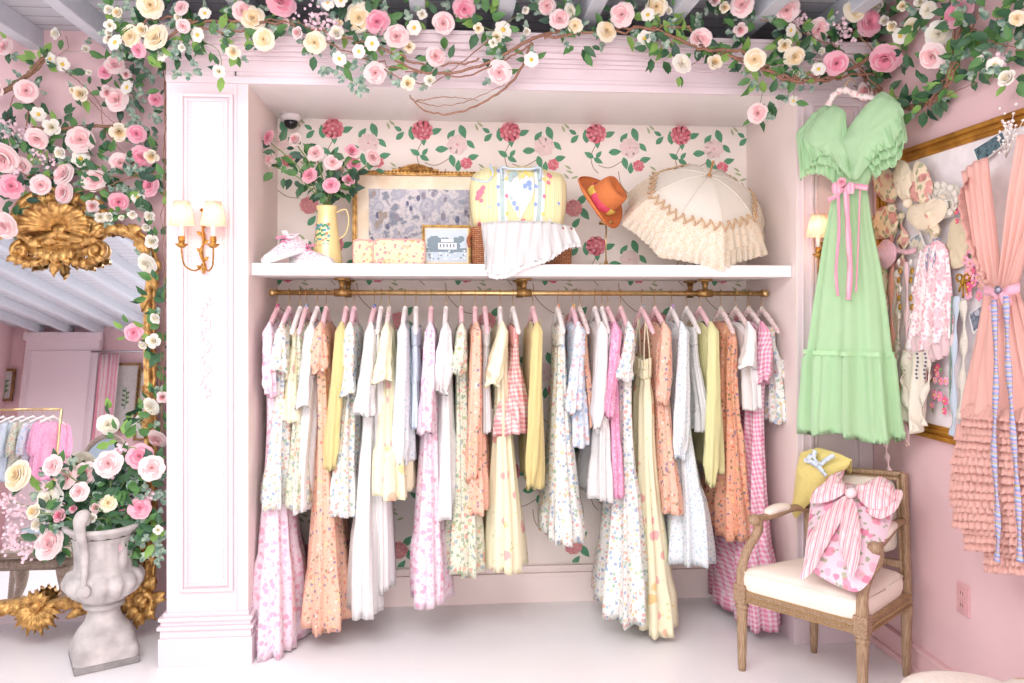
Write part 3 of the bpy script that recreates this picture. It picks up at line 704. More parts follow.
def rose_mesh(seed, full=1.0, dense=False):
    rr = random.Random(seed); f = MB()
    L = [(2, .02, .08, .50, 1.7, .0), (3, .05, .17, .56, 1.3, .02), (3, .07, .27, .58, 1.25, .04), (4, .10, .39, .56, 1.1, .06), (4, .14, .53, .50, 1.05, .08), (5, .2, .68, .42, .95, .11), (5, .26, .83, .32, .92, .13), (6, .3, .95, .16, .85, .12)]
    if dense: L = [(3, .03, .10, .40, 1.3, .0), (4, .05, .17, .44, 1.1, .0), (5, .07, .27, .46, .95, .02), (6, .1, .38, .47, .85, .03), (6, .14, .50, .46, .8, .04), (7, .2, .64, .42, .7, .05), (7, .26, .80, .34, .7, .08), (7, .3, .94, .2, .7, .1)]
    L = L[:int(len(L)*full+.5)]
    for q, (n, r0, r1, h, w_, c) in enumerate(L):
        for k in range(n):
            petal(f, 2*pi*k/n+q*.9+rr.uniform(-.15, .15), r0, r1*rr.uniform(.94, 1.06), -.25*(q/len(L)), h*rr.uniform(.93, 1.05), w_, c, 1 if q < len(L)*.5 or (q < len(L)-2 and (q+k) % 2) else 0, rr)
    f.lathe([(0, -.42), (.10, -.36), (.16, -.22), (.05, -.1)], (0, 0, 0), 8, 2)
    for k in range(5):
        a = k*1.257; petal(f, a, .08, .42, -.3, -.22, .35, .1, 2, rr, 3, 4)
    return f
def bud_mesh(seed):
    rr = random.Random(seed); f = MB()
    for q, (n, r0, r1, h, w_, c) in enumerate([(3, .03, .16, .95, 1.3, -.05), (3, .12, .45, .9, 1.15, .0), (4, .2, .68, .75, .9, .05), (4, .25, .95, .45, .8, .12)]):
        for k in range(n): petal(f, 2*pi*k/n+q*.9, r0, r1, -.4, h, w_, c, 1 if q < 2 else 0, rr)
    f.lathe([(0, -.75), (.16, -.65), (.26, -.45), (.1, -.3)], (0, 0, 0), 8, 2)
    return f
def daisy_mesh(seed):
    rr = random.Random(seed); f = MB()
    for q in range(2):
        for k in range(6):
            petal(f, 2*pi*k/6+q*.52, .12, 1.0-q*.12, q*.05, .16+.12*q, .55, .05, 0, rr, 5, 4)
    f.lathe([(.24, .05), (.26, .16), (.18, .26), (0, .3)], (0, 0, 0), 10, 3)
    f.lathe([(0, -.3), (.1, -.2), (.14, -.05), (.1, .08)], (0, 0, 0), 8, 2)
    return f
_bl = {}
for t, fn, vs in (('R', rose_mesh, 3), ('P', lambda s: rose_mesh(s, 1, True), 2), ('B', bud_mesh, 2), ('D', daisy_mesh, 2)):
    for k in range(vs):
        mbx = fn(k+3)
        for c in 'plcw':
            if t == 'D' and c != 'w': continue
            me_o = mbx.build('proto', [PET[c][0], PET[c][1], STEM, YEL]); _bl[t, k, c] = me_o.data; bpy.data.objects.remove(me_o)
BN = {'R': 'rose', 'P': 'cabbage_rose', 'B': 'rose_bud', 'D': 'daisy'}
def bloom(t, c, p, diam, face, parent, org, rr, name=None):
    vs = {'R': 3, 'P': 2, 'B': 2, 'D': 2}[t]
    if t == 'D': c = 'w'
    o = bpy.data.objects.new(name or BN[t], _bl[t, rr.randrange(vs), c]); C.objects.link(o); o.parent = parent
    o.location = Vector(p)-Vector(org); o.scale = (diam/2,)*3
    d = Vector(face).normalized(); q = Vector((0, 0, 1)).rotation_difference(d)
    o.rotation_mode = 'QUATERNION'; o.rotation_quaternion = q @ Quaternion((0, 0, 1), rr.uniform(0, 6.28))
    return o
def leaf(mb, p, d, nrm, L, W, m):
    d = Vector(d).normalized(); nrm = Vector(nrm); s = d.cross(nrm)
    if s.length < .01: s = d.cross(Vector((0, 0, 1)))
    s.normalize(); n = s.cross(d); p = Vector(p)
    P = [p, p+d*L*.28+s*W*.42+n*W*.12, p+d*L*.28-s*W*.42+n*W*.12, p+d*L*.3-n*L*.02, p+d*L*.62+s*W*.4+n*W*.08, p+d*L*.62-s*W*.4+n*W*.08, p+d*L*.65-n*L*.05, p+d*L-n*L*.16]
    mb.add(P, [(0, 1, 3), (0, 3, 2), (1, 4, 6, 3), (3, 6, 5, 2), (4, 7, 6), (6, 7, 5)], m)
def ivy(mb, p, d, nrm, L, m):
    d = Vector(d).normalized(); s = d.cross(Vector(nrm))
    if s.length < .01: s = d.cross(Vector((0, 0, 1)))
    s.normalize(); n = s.cross(d); p = Vector(p)
    pts = [(0, 0), (-.38, .1), (-.62, .42), (-.28, .48), (-.32, .82), (0, 1.1), (.32, .82), (.28, .48), (.62, .42), (.38, .1)]
    c = p+d*L*.42+n*L*.06
    V = [c]+[p+s*x*L*.8+d*y*L for x, y in pts]
    mb.add(V, [(0, i, i % 10+1) for i in range(1, 11)], m)
def spray(mb, p, face, size, n, rr, mats, iv=.25):
    f = Vector(face).normalized(); p = Vector(p)
    for _ in range(n):
        a = rr.uniform(0, 2*pi); u = f.orthogonal().normalized(); v = f.cross(u)
        d = u*cos(a)+v*sin(a)+f*rr.uniform(-.3, .5); q = p+(u*cos(a)+v*sin(a))*size*rr.uniform(.25, .9)-f*size*rr.uniform(.0, .35)
        nr = f+Vector((rr.uniform(-.6, .6), rr.uniform(-.6, .6), rr.uniform(-.6, .6)))
        if rr.random() < iv: ivy(mb, q, d, nr, rr.uniform(.028, .045), 3)
        else:
            L = rr.uniform(.04, .072); leaf(mb, q, d, nr, L, L*rr.uniform(.5, .65), rr.choice(mats))
def vine(mb, pts, r0, r1, m, rr, n=None, jit=.006):
    n = n or max(8, len(pts)*7); P = spline(pts, n)
    P = [p+Vector((rr.uniform(-jit, jit), rr.uniform(-jit, jit), rr.uniform(-jit, jit))) for p in P]
    mb.tube(P, [lerp(r0, r1, i/(n-1)) for i in range(n)], 7, m); return P
def cluster(mb, p, face, size, n, rr, m=0):       # tiny statice / filler blossoms
    p = Vector(p)
    for _ in range(n):
        q = p+Vector((rr.gauss(0, 1), rr.gauss(0, .6), rr.gauss(0, 1)))*size*.2; s = rr.uniform(.006, .010)
        d = (Vector(face)+Vector((rr.uniform(-.8, .8), rr.uniform(-.8, .8), rr.uniform(-.8, .8)))).normalized(); u = d.orthogonal().normalized(); v = d.cross(u)
        for k in range(5):
            a = k*1.257; e = u*cos(a)+v*sin(a); g_ = d.cross(e)
            mb.add([q, q+e*s*.6+g_*s*.4+d*s*.2, q+e*s, q+e*s*.6-g_*s*.4+d*s*.2], [(0, 1, 2, 3)], m)
LIL = M('filler_blossom', 'F3D3DC', .8, var=.05)

def garland(name, lab, plane, facebase, blooms, vines, clusters, seed, leafy, extra=(), mats=(0, 0, 1, 1, 2, 4), iv=.3, cat='garland'):
    rr = random.Random(seed)
    pts = [plane(b_[1], b_[2]) for b_ in blooms]; org = sum(pts, Vector())/len(pts)
    g = thing(name, org, lab, cat); lf = MB()
    for (t, x, y, dm, c), p in zip(blooms, pts):
        d = (p-O).dot(Vector((sin(TH), cos(TH), 0))); fc = (Vector(facebase(p))+Vector((rr.uniform(-.5, .5), rr.uniform(-.3, .3), rr.uniform(-.5, .45))))
        s = dm*d/F*1.1
        bloom(t, c, p+Vector(facebase(p))*rr.uniform(-.02, .05), s, fc, g, org, rr)
        spray(lf, p, facebase(p), max(.03, s*.62), int((leafy if t in 'RP' else leafy*.55)*rr.uniform(.7, 1.3)), rr, mats, iv)
        st = MB()
    vb = MB()
    for (path, r0, r1, mt, jit) in vines:
        P = vine(vb, [plane(*q) for q in path], r0*.68, r1*.68, mt, rr, jit=jit)
        for q in P[::3]:
            if jit > .0035 and rr.random() < (.6 if r0 < .009 else .3): spray(lf, q, facebase(q), .03, rr.randint(1, 3), rr, mats, iv)
    for q in extra: spray(lf, plane(q[0], q[1]), facebase(plane(q[0], q[1])), q[2], q[3], rr, q[4] if len(q) > 4 else mats, q[5] if len(q) > 5 else iv)
    lf.build('leaves', GRN, g, origin=org)
    if vb.v: vb.build('woody_stems', [BARK, BARKR, STEM], g, origin=org)
    if clusters:
        cb = MB()
        for x, y, s in clusters: cluster(cb, plane(x, y), facebase(plane(x, y)), s*.0045, int(s*1.6), rr)
        cb.build('filler_blossoms', LIL, g, origin=org)
    return g
fwd = lambda p: (0, -1, -.25)
top_l = [('D',206,14,12,'w'),('R',242,12,20,'l'),('R',252,19,24,'c'),('R',281,3,28,'p'),('R',284,25,15,'l'),('R',266,40,22,'c'),('B',237,52,14,'c'),('B',222,72,12,'w'),('B',301,34,12,'l'),('P',315,43,22,'c'),('B',337,34,14,'w'),('R',360,18,28,'c'),('R',378,23,25,'p'),('P',397,38,24,'l'),('D',373,44,14,'w'),('D',341,59,14,'w'),('D',360,52,13,'w'),('P',375,72,22,'l'),('D',414,28,14,'w'),('B',409,47,12,'c'),('R',444,23,22,'l'),('R',435,57,20,'l'),('B',408,84,14,'c'),('B',430,81,12,'w'),('B',422,14,10,'w'),('D',329,2,16,'w'),('D',343,2,14,'w'),('B',338,22,9,'c'),('R',464,9,22,'p'),('D',503,30,17,'w'),('B',497,37,11,'c'),('B',524,11,8,'w'),('P',500,72,24,'l'),('D',531,60,14,'w'),('B',493,43,9,'w'),('B',526,32,8,'w'),('B',478,29,10,'c'),
 ('R',154,6,24,'c'),('R',186,10,15,'l'),('B',181,18,9,'w'),('R',187,27,14,'l'),('D',198,35,14,'w'),('R',133,37,21,'c'),('B',146,31,13,'c'),('P',159,39,27,'c'),('D',161,54,14,'w'),('R',139,50,16,'p'),('D',121,44,16,'w'),('B',115,27,11,'w'),('B',110,33,8,'w'),('B',106,40,8,'w'),('B',124,15,11,'c'),('B',111,11,10,'w'),('B',185,48,8,'w')]
top_r = [('R',547,6,18,'l'),('R',559,20,20,'l'),('R',569,11,14,'w'),('R',575,26,15,'c'),('R',604,33,21,'c'),('P',620,16,24,'l'),('R',656,6,22,'c'),('D',647,15,13,'w'),('B',668,11,8,'w'),('D',645,38,15,'w'),('P',678,65,20,'w'),('R',696,38,17,'l'),('R',702,38,20,'l'),('B',710,3,11,'l'),('B',721,8,11,'c'),('R',738,7,23,'l'),('B',739,29,14,'l'),('B',714,63,15,'c'),('R',751,60,21,'c'),('P',784,10,25,'l'),('D',787,31,13,'w'),('D',798,33,13,'w'),('B',783,45,14,'c'),('P',819,29,24,'l'),('R',793,56,20,'c'),('B',795,75,12,'w'),('D',814,70,13,'w'),('R',831,63,23,'p'),('R',756,113,20,'l'),('D',794,101,10,'w'),('R',848,13,22,'c'),('R',868,23,27,'p'),('B',820,51,8,'w')]
top_c = [('B',883,7,13,'w'),('B',887,21,10,'w'),('B',898,26,11,'c'),('D',903,36,15,'w'),('R',913,26,15,'c'),('R',929,10,17,'w'),('B',908,7,10,'c'),('B',922,2,12,'w'),('R',890,58,29,'p'),('P',939,34,26,'w'),('R',960,13,31,'p'),('R',938,56,25,'l'),('D',997,65,15,'w'),('B',1011,79,17,'w'),('R',1019,18,16,'c'),('B',866,90,17,'l'),('B',984,60,9,'w')]
left = [('B',62,35,11,'w'),('R',7,48,17,'l'),('B',84,49,8,'w'),('D',51,59,12,'w'),('D',62,64,14,'w'),('B',90,73,6,'w'),('B',2,89,15,'l'),('R',31,91,21,'l'),('B',27,106,7,'w'),('B',82,94,15,'c'),('B',73,90,7,'c'),('R',119,66,19,'l'),('R',110,73,15,'p'),('R',119,100,22,'l'),('B',109,92,14,'l'),('B',129,74,10,'l'),('D',131,88,14,'w'),('R',158,99,15,'p'),('D',39,114,14,'w'),('B',56,127,16,'w'),('R',43,138,21,'l'),('P',81,140,26,'l'),('R',8,157,32,'l'),('R',24,165,20,'l'),('B',66,152,12,'w'),('D',79,159,16,'c'),('P',65,175,24,'l'),('P',93,181,23,'l'),('R',43,185,19,'l'),('R',65,193,23,'l'),('R',12,186,23,'p'),('R',119,162,19,'l'),('R',119,201,19,'p'),('B',92,206,13,'l'),('B',123,131,18,'c'),('R',140,134,18,'p'),('R',143,156,23,'p'),('B',155,155,14,'c'),('R',150,186,21,'p'),('D',137,198,12,'w'),('B',100,217,11,'w'),('B',109,217,10,'w'),('B',136,213,9,'w'),('B',150,216,11,'w'),('B',156,240,14,'w'),('P',10,224,27,'l'),('B',147,227,9,'w'),('R',150,262,20,'w'),('B',121,218,6,'w')]
right_v = [('R',133,333,18,'p'),('B',145,343,9,'w'),('B',158,338,14,'w'),('B',159,316,11,'w'),('R',153,405,19,'w'),('R',112,421,20,'w'),('B',164,396,12,'l'),('R',159,437,20,'l')]
garland('rose_garland', 'rose and ivy garland along the left half of the white cornice', onY(3.24), fwd, top_l,
 [([(110,38),(150,46),(190,24),(240,20),(300,26),(350,40),(390,52),(430,66),(480,60)],.009,.006,1,.008), ([(120,30),(170,18),(230,32),(290,20),(340,50),(400,70)],.007,.004,1,.012),
  ([(395,60),(430,73),(480,66),(530,40),(562,30)],.006,.012,1,.003), ([(410,96),(425,110),(456,113),(500,92),(520,70),(532,42)],.004,.009,1,.003), ([(412,100),(440,106),(470,100),(505,84)],.003,.002,1,.003), ([(417,101),(445,97),(478,100)],.004,.002,1,.003),
  ([(405,72),(440,74),(466,76),(500,62),(533,44)],.004,.006,1,.003), ([(432,84),(452,70),(492,38)],.003,.004,1,.002), ([(372,62),(400,78),(428,86)],.004,.003,1,.003), ([(200,40),(218,50),(222,70)],.002,.002,2,.001), ([(338,56),(348,72),(352,86)],.0025,.001,2,.002), ([(460,8),(480,25),(500,33)],.003,.002,2,.001), ([(524,12),(508,22),(500,32)],.002,.002,2,.001)],
 [(314,22,34),(330,28,20)], 11, 6, [(350,78,.06,10,(0,),1.0),(330,62,.05,8,(0,),1.),(250,8,.1,14),(300,10,.12,16),(400,8,.1,10,(1,2),0),(385,60,.08,12),(170,30,.12,18),(140,20,.1,14,(0,1,4),.6),(210,40,.08,10,(1,2)),(185,60,.06,10,(0,),1.),(375,35,.1,12),(488,20,.07,8,(1,2),0),(508,48,.05,6,(1,2),0),(340,10,.1,10)], iv=.35)
garland('rose_garland', 'rose garland along the right half of the white cornice', onY(3.22), fwd, top_r,
 [([(545,38),(600,32),(650,28),(700,48),(740,52),(770,72),(800,82),(830,78),(870,58)],.008,.012,1,.008), ([(600,36),(640,30),(690,28),(720,52),(760,68),(790,78),(840,72)],.008,.008,1,.014), ([(700,46),(730,56),(760,66),(815,80),(872,72)],.007,.007,1,.012), ([(760,20),(800,22),(850,30),(880,60)],.003,.004,1,.004), ([(670,40),(680,55),(678,62)],.003,.002,1,.001), ([(700,60),(690,66)],.002,.002,1,.001), ([(754,76),(762,92),(758,108)],.002,.002,2,.001), ([(794,82),(794,98)],.0015,.0015,2,.001), ([(548,8),(575,28),(600,34)],.003,.003,2,.002), ([(655,10),(662,26),(690,30)],.003,.003,2,.002),
  ([(780,2),(800,30),(840,50),(880,90)],.003,.005,1,.004)],
 [(800,20,22),(842,32,32)], 12, 6, [(668,30,.10,16,(1,2,2),0),(680,45,.09,12,(0,1,2),.1),(580,42,.06,6,(0,1),0),(655,48,.08,8,(0,1),.1),(770,98,.04,5,(0,),0),(640,20,.08,8,(4,0),.2),(720,30,.12,18,(4,0,1),.4),(760,25,.1,16,(4,0),.5),(850,50,.1,14,(4,0,1)),(795,60,.1,12),(760,75,.06,8,(1,2)),(820,40,.1,10,(4,))], iv=.3)
ringp = lambda x, y: PX(x, y, 1.80) if x > 880 else PY(x, y, 3.18)
garland('rose_garland', 'rose garland with twig ring in the corner above the green dress', lambda x, y: PX(x, y, 1.84-.0*x) if x > 876 else PP(x, y, PX(876, 50, 1.84), (1, .25, 0)), lambda p: (-.8, -.6, -.2), top_c,
 [([(848,30),(856,62),(874,88),(905,106),(930,102),(950,78),(958,40),(962,5)],.008,.006,1,.008), ([(852,35),(862,70),(885,96),(915,108),(940,92),(955,60),(966,10)],.007,.006,1,.01), ([(845,40),(870,80),(900,104),(925,106),(948,86),(962,50)],.006,.005,1,.01), ([(856,30),(868,60),(880,94)],.005,.004,1,.006), ([(862,30),(874,62),(880,98)],.005,.004,1,.006), ([(905,106),(940,98),(978,82)],.004,.002,1,.003), ([(890,100),(915,110),(945,84),(980,10)],.005,.005,1,.008), ([(850,85),(880,92),(906,100)],.003,.002,1,.004), ([(960,20),(990,40),(1024,50)],.003,.003,1,.004), ([(940,88),(952,60),(954,20),(950,0)],.006,.005,1,.006)],
 [(1000,60,14)], 13, 5, [(990,22,.13,26,(1,1,2,0),.1),(1000,45,.13,26,(0,1,4),.3),(1015,62,.08,12),(930,88,.06,8,(0,4),0),(970,66,.06,8,(1,0)),(905,50,.04,5),(912,105,.02,2),(984,5,.1,14,(1,2),.1),(920,20,.06,6),(975,45,.08,12,(0,1),.2),(1020,35,.06,8)], iv=.15)
garland('climbing_rose', 'climbing roses and ivy over the wall above the gilt mirror', onY(3.80), fwd, left,
 [([(-5,95),(20,82),(36,66),(48,54)],.018,.013,0,.004), ([(10,90),(34,72),(50,55)],.008,.006,0,.004), ([(32,128),(60,129),(90,126),(112,126),(120,122)],.013,.010,0,.002), ([(62,68),(84,86),(100,105),(104,128),(124,154),(135,165)],.0035,.002,1,.002), ([(88,98),(102,112),(120,128)],.003,.002,1,.002), ([(22,86),(12,100),(8,120)],.004,.003,1,.002), ([(31,95),(26,130)],.005,.004,1,.002), ([(66,36),(68,48),(58,56)],.002,.0015,1,.001), ([(62,50),(74,52),(84,50)],.0015,.001,2,.001), ([(128,78),(130,90),(140,112)],.003,.002,0,.002), ([(60,196),(100,188),(140,175)],.004,.003,1,.006), ([(0,165),(40,178),(80,170),(120,178),(160,170)],.005,.003,1,.01)],
 [(10,130,26),(24,132,20),(36,150,22),(45,160,22),(16,170,18)], 14, 5.5, [(20,160,.16,34,(4,0,1),.3),(60,160,.15,26,(4,0,3),.4),(100,165,.13,24,(0,1),.2),(130,180,.12,22,(0,1,4),.35),(110,185,.1,16,(1,2,0),.1),(18,200,.08,10,(0,4),.1),(145,110,.09,18,(0,),.9),(150,60,.08,12,(0,),.9),(130,60,.08,12,(1,2,0),.2),(40,62,.06,8,(1,2),0),(48,165,.06,10,(2,),0),(8,135,.09,18,(4,),.3),(64,116,.03,4,(0,),0),(145,122,.07,12,(0,4),.6),(155,170,.06,12,(3,0),.8),(90,150,.05,7,(0,1),0),(118,35,.07,12,(0,1),.2)], iv=.3)
garland('climbing_rose', 'thin vine with white and pink blooms down the right edge of the mirror', onY(3.60), fwd, right_v,
 [([(166,60),(165,120),(164,190),(166,260),(164,320),(163,400),(160,470)],.004,.003,0,.004), ([(163,70),(166,140),(162,220),(165,300),(160,380),(163,440)],.003,.002,0,.006)],
 [], 15, 4, [(150,298,.04,5,(0,1),0),(158,285,.04,5,(1,0),0),(152,365,.04,4,(1,0),0),(152,330,.04,5,(2,1),0),(160,350,.03,4,(0,),0),(135,410,.03,4,(1,2),0),(163,310,.05,6,(1,0),.2),(160,420,.06,8,(0,1),.2)], iv=.05)

# ---- stone urn with cut roses
UC = Vector((-1.443, 3.50, 0)); UC = PZ(104, 659); SCU = UC.y/F
STONE = M('weathered_stone', 'CFC9C6', .85, var=.12, nscale=14, bmp=.5, col2='A9A3A1')
urn = thing('garden_urn', UC, 'weathered grey stone garden urn full of roses in front of the gilt mirror', 'urn', rz=.5)
f = MB(); s = .0042
f.box(-.122, .122, -.122, .122, 0, .03); f.build('plinth', M('stone_edge', '9C9796', .85, var=.15, nscale=20, bmp=.5), urn, smooth=False, bevel=.006)
f = MB()
n = 4; P = []
for r_, z, sq in ((.165, .03, 1), (.166, .06, 1), (.158, .078, .9), (.135, .09, .5), (.12, .115, .3), (.098, .14, 0), (.075, .168, 0), (.062, .20, 0), (.060, .222, 0), (.078, .228, 0), (.082, .240, 0), (.068, .25, 0)):
    row = []
    for k in range(48):
        a = 2*pi*k/48; c_ = min(1/max(abs(cos(a)), abs(sin(a))), 1.30)*.74; row.append((lerp(r_, r_*c_*1.0, sq)*cos(a), lerp(r_, r_*c_, sq)*sin(a), z))
    P.append(row)
f.grid(P, 0, uv=False, close=True); f.build('foot', STONE, urn)
f = MB(); seg = 96; P = []
for r_, z, g_ in ((.068, .25, 0), (.095, .262, .3), (.135, .29, 1), (.158, .325, 1), (.16, .345, 1), (.145, .37, .9), (.122, .378, .1), (.113, .384, 0), (.112, .40, .35), (.113, .45, .5), (.118, .50, .5), (.130, .54, .3), (.150, .556, .1), (.156, .566, 0), (.150, .576, 0), (.13, .572, 0), (.10, .5, 0)):
    P.append([(r_*(1-.13*g_*(1-abs(cos(7*pi*k/48)))**1.5)*cos(2*pi*k/seg), r_*(1-.13*g_*(1-abs(cos(7*pi*k/48)))**1.5)*sin(2*pi*k/seg), z) for k in range(seg)])
f.grid(P, 0, uv=False, close=True); f.build('bowl', STONE, urn)
for sgn in (-1, 1):
    f = MB(); a = math.radians(-125+(0 if sgn < 0 else 180)); dx, dy = cos(a), sin(a)
    f.tube(spline([(.16*dx, .16*dy, .345), (.145*dx, .145*dy, .42), (.15*dx, .15*dy, .50), (.175*dx, .175*dy, .57), (.18*dx, .18*dy, .62), (.15*dx, .15*dy, .64), (.14*dx, .14*dy, .60)], 24), [.012, .012, .012, .013, .013, .014, .015, .016, .016, .017, .018, .019, .02, .021, .022, .024, .026, .027, .027, .026, .025, .024, .02, .016], 12)
    f.lathe([(0, .03), (.014, .028), (.026, .014), (.03, 0)], (.148*dx, .148*dy, .335), 16, axis=(dx, dy, .1))
    f.build('scroll_handle', STONE, urn)
f = MB(); f.lathe([(0, .54), (.12, .535), (.13, .53)], (0, 0, 0), 24); f.build('soil_fill', M('dark_moss', '4C4A38', .9), urn)
def where(x, y): return ''
ub = [('R',20,476,30,'c','large cream rose leaning out furthest left over the mirror'),('P',54,466,21,'l','blush rose high on the left of the urn'),('R',67,478,20,'l','blush rose just left of the urn top centre'),('R',86,474,23,'l','pale blush rose at the top centre of the urn'),('P',109,464,26,'l','large white-pink rose at the upper right of the urn'),('R',140,457,25,'p','pink rose topmost on the right side of the urn'),('P',152,468,24,'l','blush rose beside the pilaster above the urn'),('R',51,500,27,'w','large white rose at the left of the urn'),('B',36,512,15,'c','cream half-open bud at the left of the urn'),('R',109,503,17,'c','small cream rose left of two pink roses in the urn'),('R',124,507,18,'p','pink rose with yellow heart at the urn centre right'),('P',140,508,21,'p','deep pink rose at the right of the urn'),('B',97,508,12,'l','narrow pink bud above the urn rim'),('B',74,509,8,'p','tiny pink bud above the ivy in the urn'),('B',61,516,13,'p','pink bud hanging left of the urn'),('B',39,525,13,'w','small white bud low on the left of the urn'),('P',51,544,30,'l','large blush rose drooping over the left rim of the urn'),('B',129,541,15,'p','pink bud over the right rim of the urn'),('B',117,546,12,'p','smaller pink bud over the right rim'),('B',93,518,9,'w','tiny white bud above the stone handle'),('B',158,530,9,'w','tiny white bud at the far right of the urn'),('R',80,492,18,'l','blush rose deep in the leaves of the urn'),('B',120,556,9,'l','pale pink bud lowest on the right rim of the urn')]
rr = random.Random(5)
for i, (t, x, y, dm, c, lab) in enumerate(ub):
    yy = UC.y + rr.uniform(-.12, .02); p = PY(x, y, yy)
    st = thing('cut_rose', p, 'cut '+lab, 'flower', group=None)
    fc = Vector(((x-100)*.006, -1, .25+.2*rr.random()))
    bloom(t, c, p, dm*yy/F*1.08, fc, st, p, rr, 'bloom')
    f = MB(); dst = Vector((UC.x+rr.uniform(-.05, .05), UC.y+rr.uniform(-.04, .06), .52)); mid = (p+dst)/2+Vector((0, .03, .02)); back = p+Vector((0, .03, -.01))
    P = vine(f, [back, mid, dst], .0025, .003, 0, rr, jit=.001); f.build('stem', STEM, st, origin=p)
    f = MB()
    for q in P[1:-3:2]: spray(f, q, (0, -1, .3), .045, 4, rr, (0, 0, 1, 4), .25)
    f.build('foliage', GRN, st, origin=p)
gp = thing('ivy_filler', (UC.x, UC.y, .56), 'trailing ivy and tiny pink filler blossoms spilling over the urn rim', 'greenery')
f = MB()
for x, y, s_, n_, mt, iv in ((100,490,.11,26,(4,0),.3),(85,500,.10,24,(4,0),.2),(120,480,.08,18,(0,1),.3),(90,525,.07,16,(0,1),.7),(150,505,.07,16,(0,),.8),(150,548,.06,14,(2,0),.9),(155,540,.05,12,(2,),.6),(40,500,.06,8,(2,1),0),(70,515,.07,12,(0,),.1),(105,545,.04,10,(0,1),0),(120,440,.06,10,(1,2),0),(128,522,.06,10,(1,),.2),(60,530,.05,8,(0,1),.3),(40,540,.05,8,(0,),.4),(150,485,.06,14,(0,),.9),(118,548,.04,8,(0,),0)):
    spray(f, PY(x, y, UC.y-.03), (0, -1, .2), s_, n_, rr, mt, iv)
f.build('ivy_leaves', GRN, gp, origin=gp.location)
f = MB()
for x, y, s_ in ((19,512,22),(14,531,22),(12,543,20),(27,549,20),(45,488,14),(150,495,12),(120,450,14),(5,500,16),(112,475,12)): cluster(f, PY(x, y, UC.y-.02), (0, -1, .2), s_*.0045, int(s_*2), rr)
for x, y in ((19,512),(14,531),(27,549),(5,500),(45,488)): vine(f, [PY(x, y, UC.y), PY((x+80)/2, (y+540)/2-10, UC.y), UC+Vector((0, 0, .55))], .0015, .002, 1, rr, jit=.001)
f.build('filler_blossoms', [LIL, STEM], gp, origin=gp.location)
# ---------------------------------------------------------------- things on the shelf
ZS = 1.6645
def shp(px, Y): return PY(px, 200, Y).x
def outline_puff(f, pts, nrm, thick, m=0, rings=7, res=48, wr=0, back=True, seed=0, pw=.55):
    """closed outline (world points, near one plane) blown up into a soft solid"""
    P = [Vector(p) for p in pts]; P.append(P[0]); per = []
    Ls = [(P[i+1]-P[i]).length for i in range(len(P)-1)]; T = sum(Ls)
    for k in range(res):
        d = T*k/res; i = 0
        while d > Ls[i] and i < len(Ls)-1: d -= Ls[i]; i += 1
        per.append(P[i].lerp(P[i+1], d/Ls[i]))
    c = sum(per, Vector())/res; nrm = Vector(nrm).normalized(); rr = random.Random(seed); ph = [rr.random()*6 for _ in range(4)]
    for sg in ((1, -1) if back else (1,)):
        V = []; 
        for j in range(rings+1):
            t = 1-j/rings
            h = thick*(max(0, 1-t**2.2))**pw
            for k in range(res):
                q = c+(per[k]-c)*t; a = 2*pi*k/res
                hh = h+wr*sin(5*a+ph[0]+t*3)*(1-(1-t)**2)*t+wr*.6*sin(9*a+ph[1]-t*5)*t
                V.append(q+nrm*sg*(hh if t < 1 else 0))
        fs = [(j*res+k, j*res+(k+1) % res, (j+1)*res+(k+1) % res, (j+1)*res+k) for j in range(rings) for k in range(res)]
        if sg < 0: fs = [q[::-1] for q in fs]
        uv = [((p-c).x-(p-c).y*.8, (p-c).z) for p in V]
        f.add(V, fs, m, uv)
def round_poly(pts, n=4):
    P = [Vector(p) for p in pts]; 
    for _ in range(n):
        Q = []
        for i in range(len(P)):
            a, b_ = P[i], P[(i+1) % len(P)]; Q += [a.lerp(b_, .2), a.lerp(b_, .8)]
        P = Q
        if len(P) > 120: break
    return P
def sheet(f, A, B, nrm, amp=.006, waves=6, th=.002, nr=14, nc=36, m=0, seed=0, jag=0, ph0=0):
    """folded cloth between two edge curves A (top) and B (bottom)"""
    rr = random.Random(seed); ph = [rr.random()*6 for _ in range(3)]
    A = spline(A, nc); B = spline(B, nc); nrm = Vector(nrm).normalized(); F1 = []; F2 = []
    L = ((A[0]-B[0]).length+(A[-1]-B[-1]).length)/2; W = sum(((A[i]-A[i+1]).length+(B[i]-B[i+1]).length)/2 for i in range(nc-1))
    for i in range(nr):
        s = i/(nr-1); r1 = []; r2 = []
        for j in range(nc):
            u = j/(nc-1); p = A[j].lerp(B[j], s)
            d = amp*(.35+.65*s)*(sin(2*pi*waves*u+ph[0]+s*1.2)+.5*sin(2*pi*waves*1.9*u+ph[1]-s*2)+.35*sin(5*s+ph[2]+3*u))
            if jag and i == nr-1: p = p+(A[j]-B[j]).normalized()*jag*sin(j*2.1)
            r1.append(p+nrm*(d+th)); r2.append(p+nrm*(d-th))
        F1.append(r1); F2.append(r2)
    V = [p for r_ in F1 for p in r_]+[p for r_ in F2 for p in r_]; o = nr*nc
    fs = [(i*nc+j, (i+1)*nc+j, (i+1)*nc+j+1, i*nc+j+1) for i in range(nr-1) for j in range(nc-1)]
    fs += [tuple(x+o for x in q[::-1]) for q in fs]
    edge = [j for j in range(nc)]+[i*nc+nc-1 for i in range(1, nr)]+[(nr-1)*nc+j for j in range(nc-2, -1, -1)]+[i*nc for i in range(nr-2, 0, -1)]
    fs += [(edge[k], edge[(k+1) % len(edge)], edge[(k+1) % len(edge)]+o, edge[k]+o) for k in range(len(edge))]
    uv = [(j/(nc-1)*W, i/(nr-1)*L) for i in range(nr) for j in range(nc)]*2
    f.add(V, fs, m, uv)
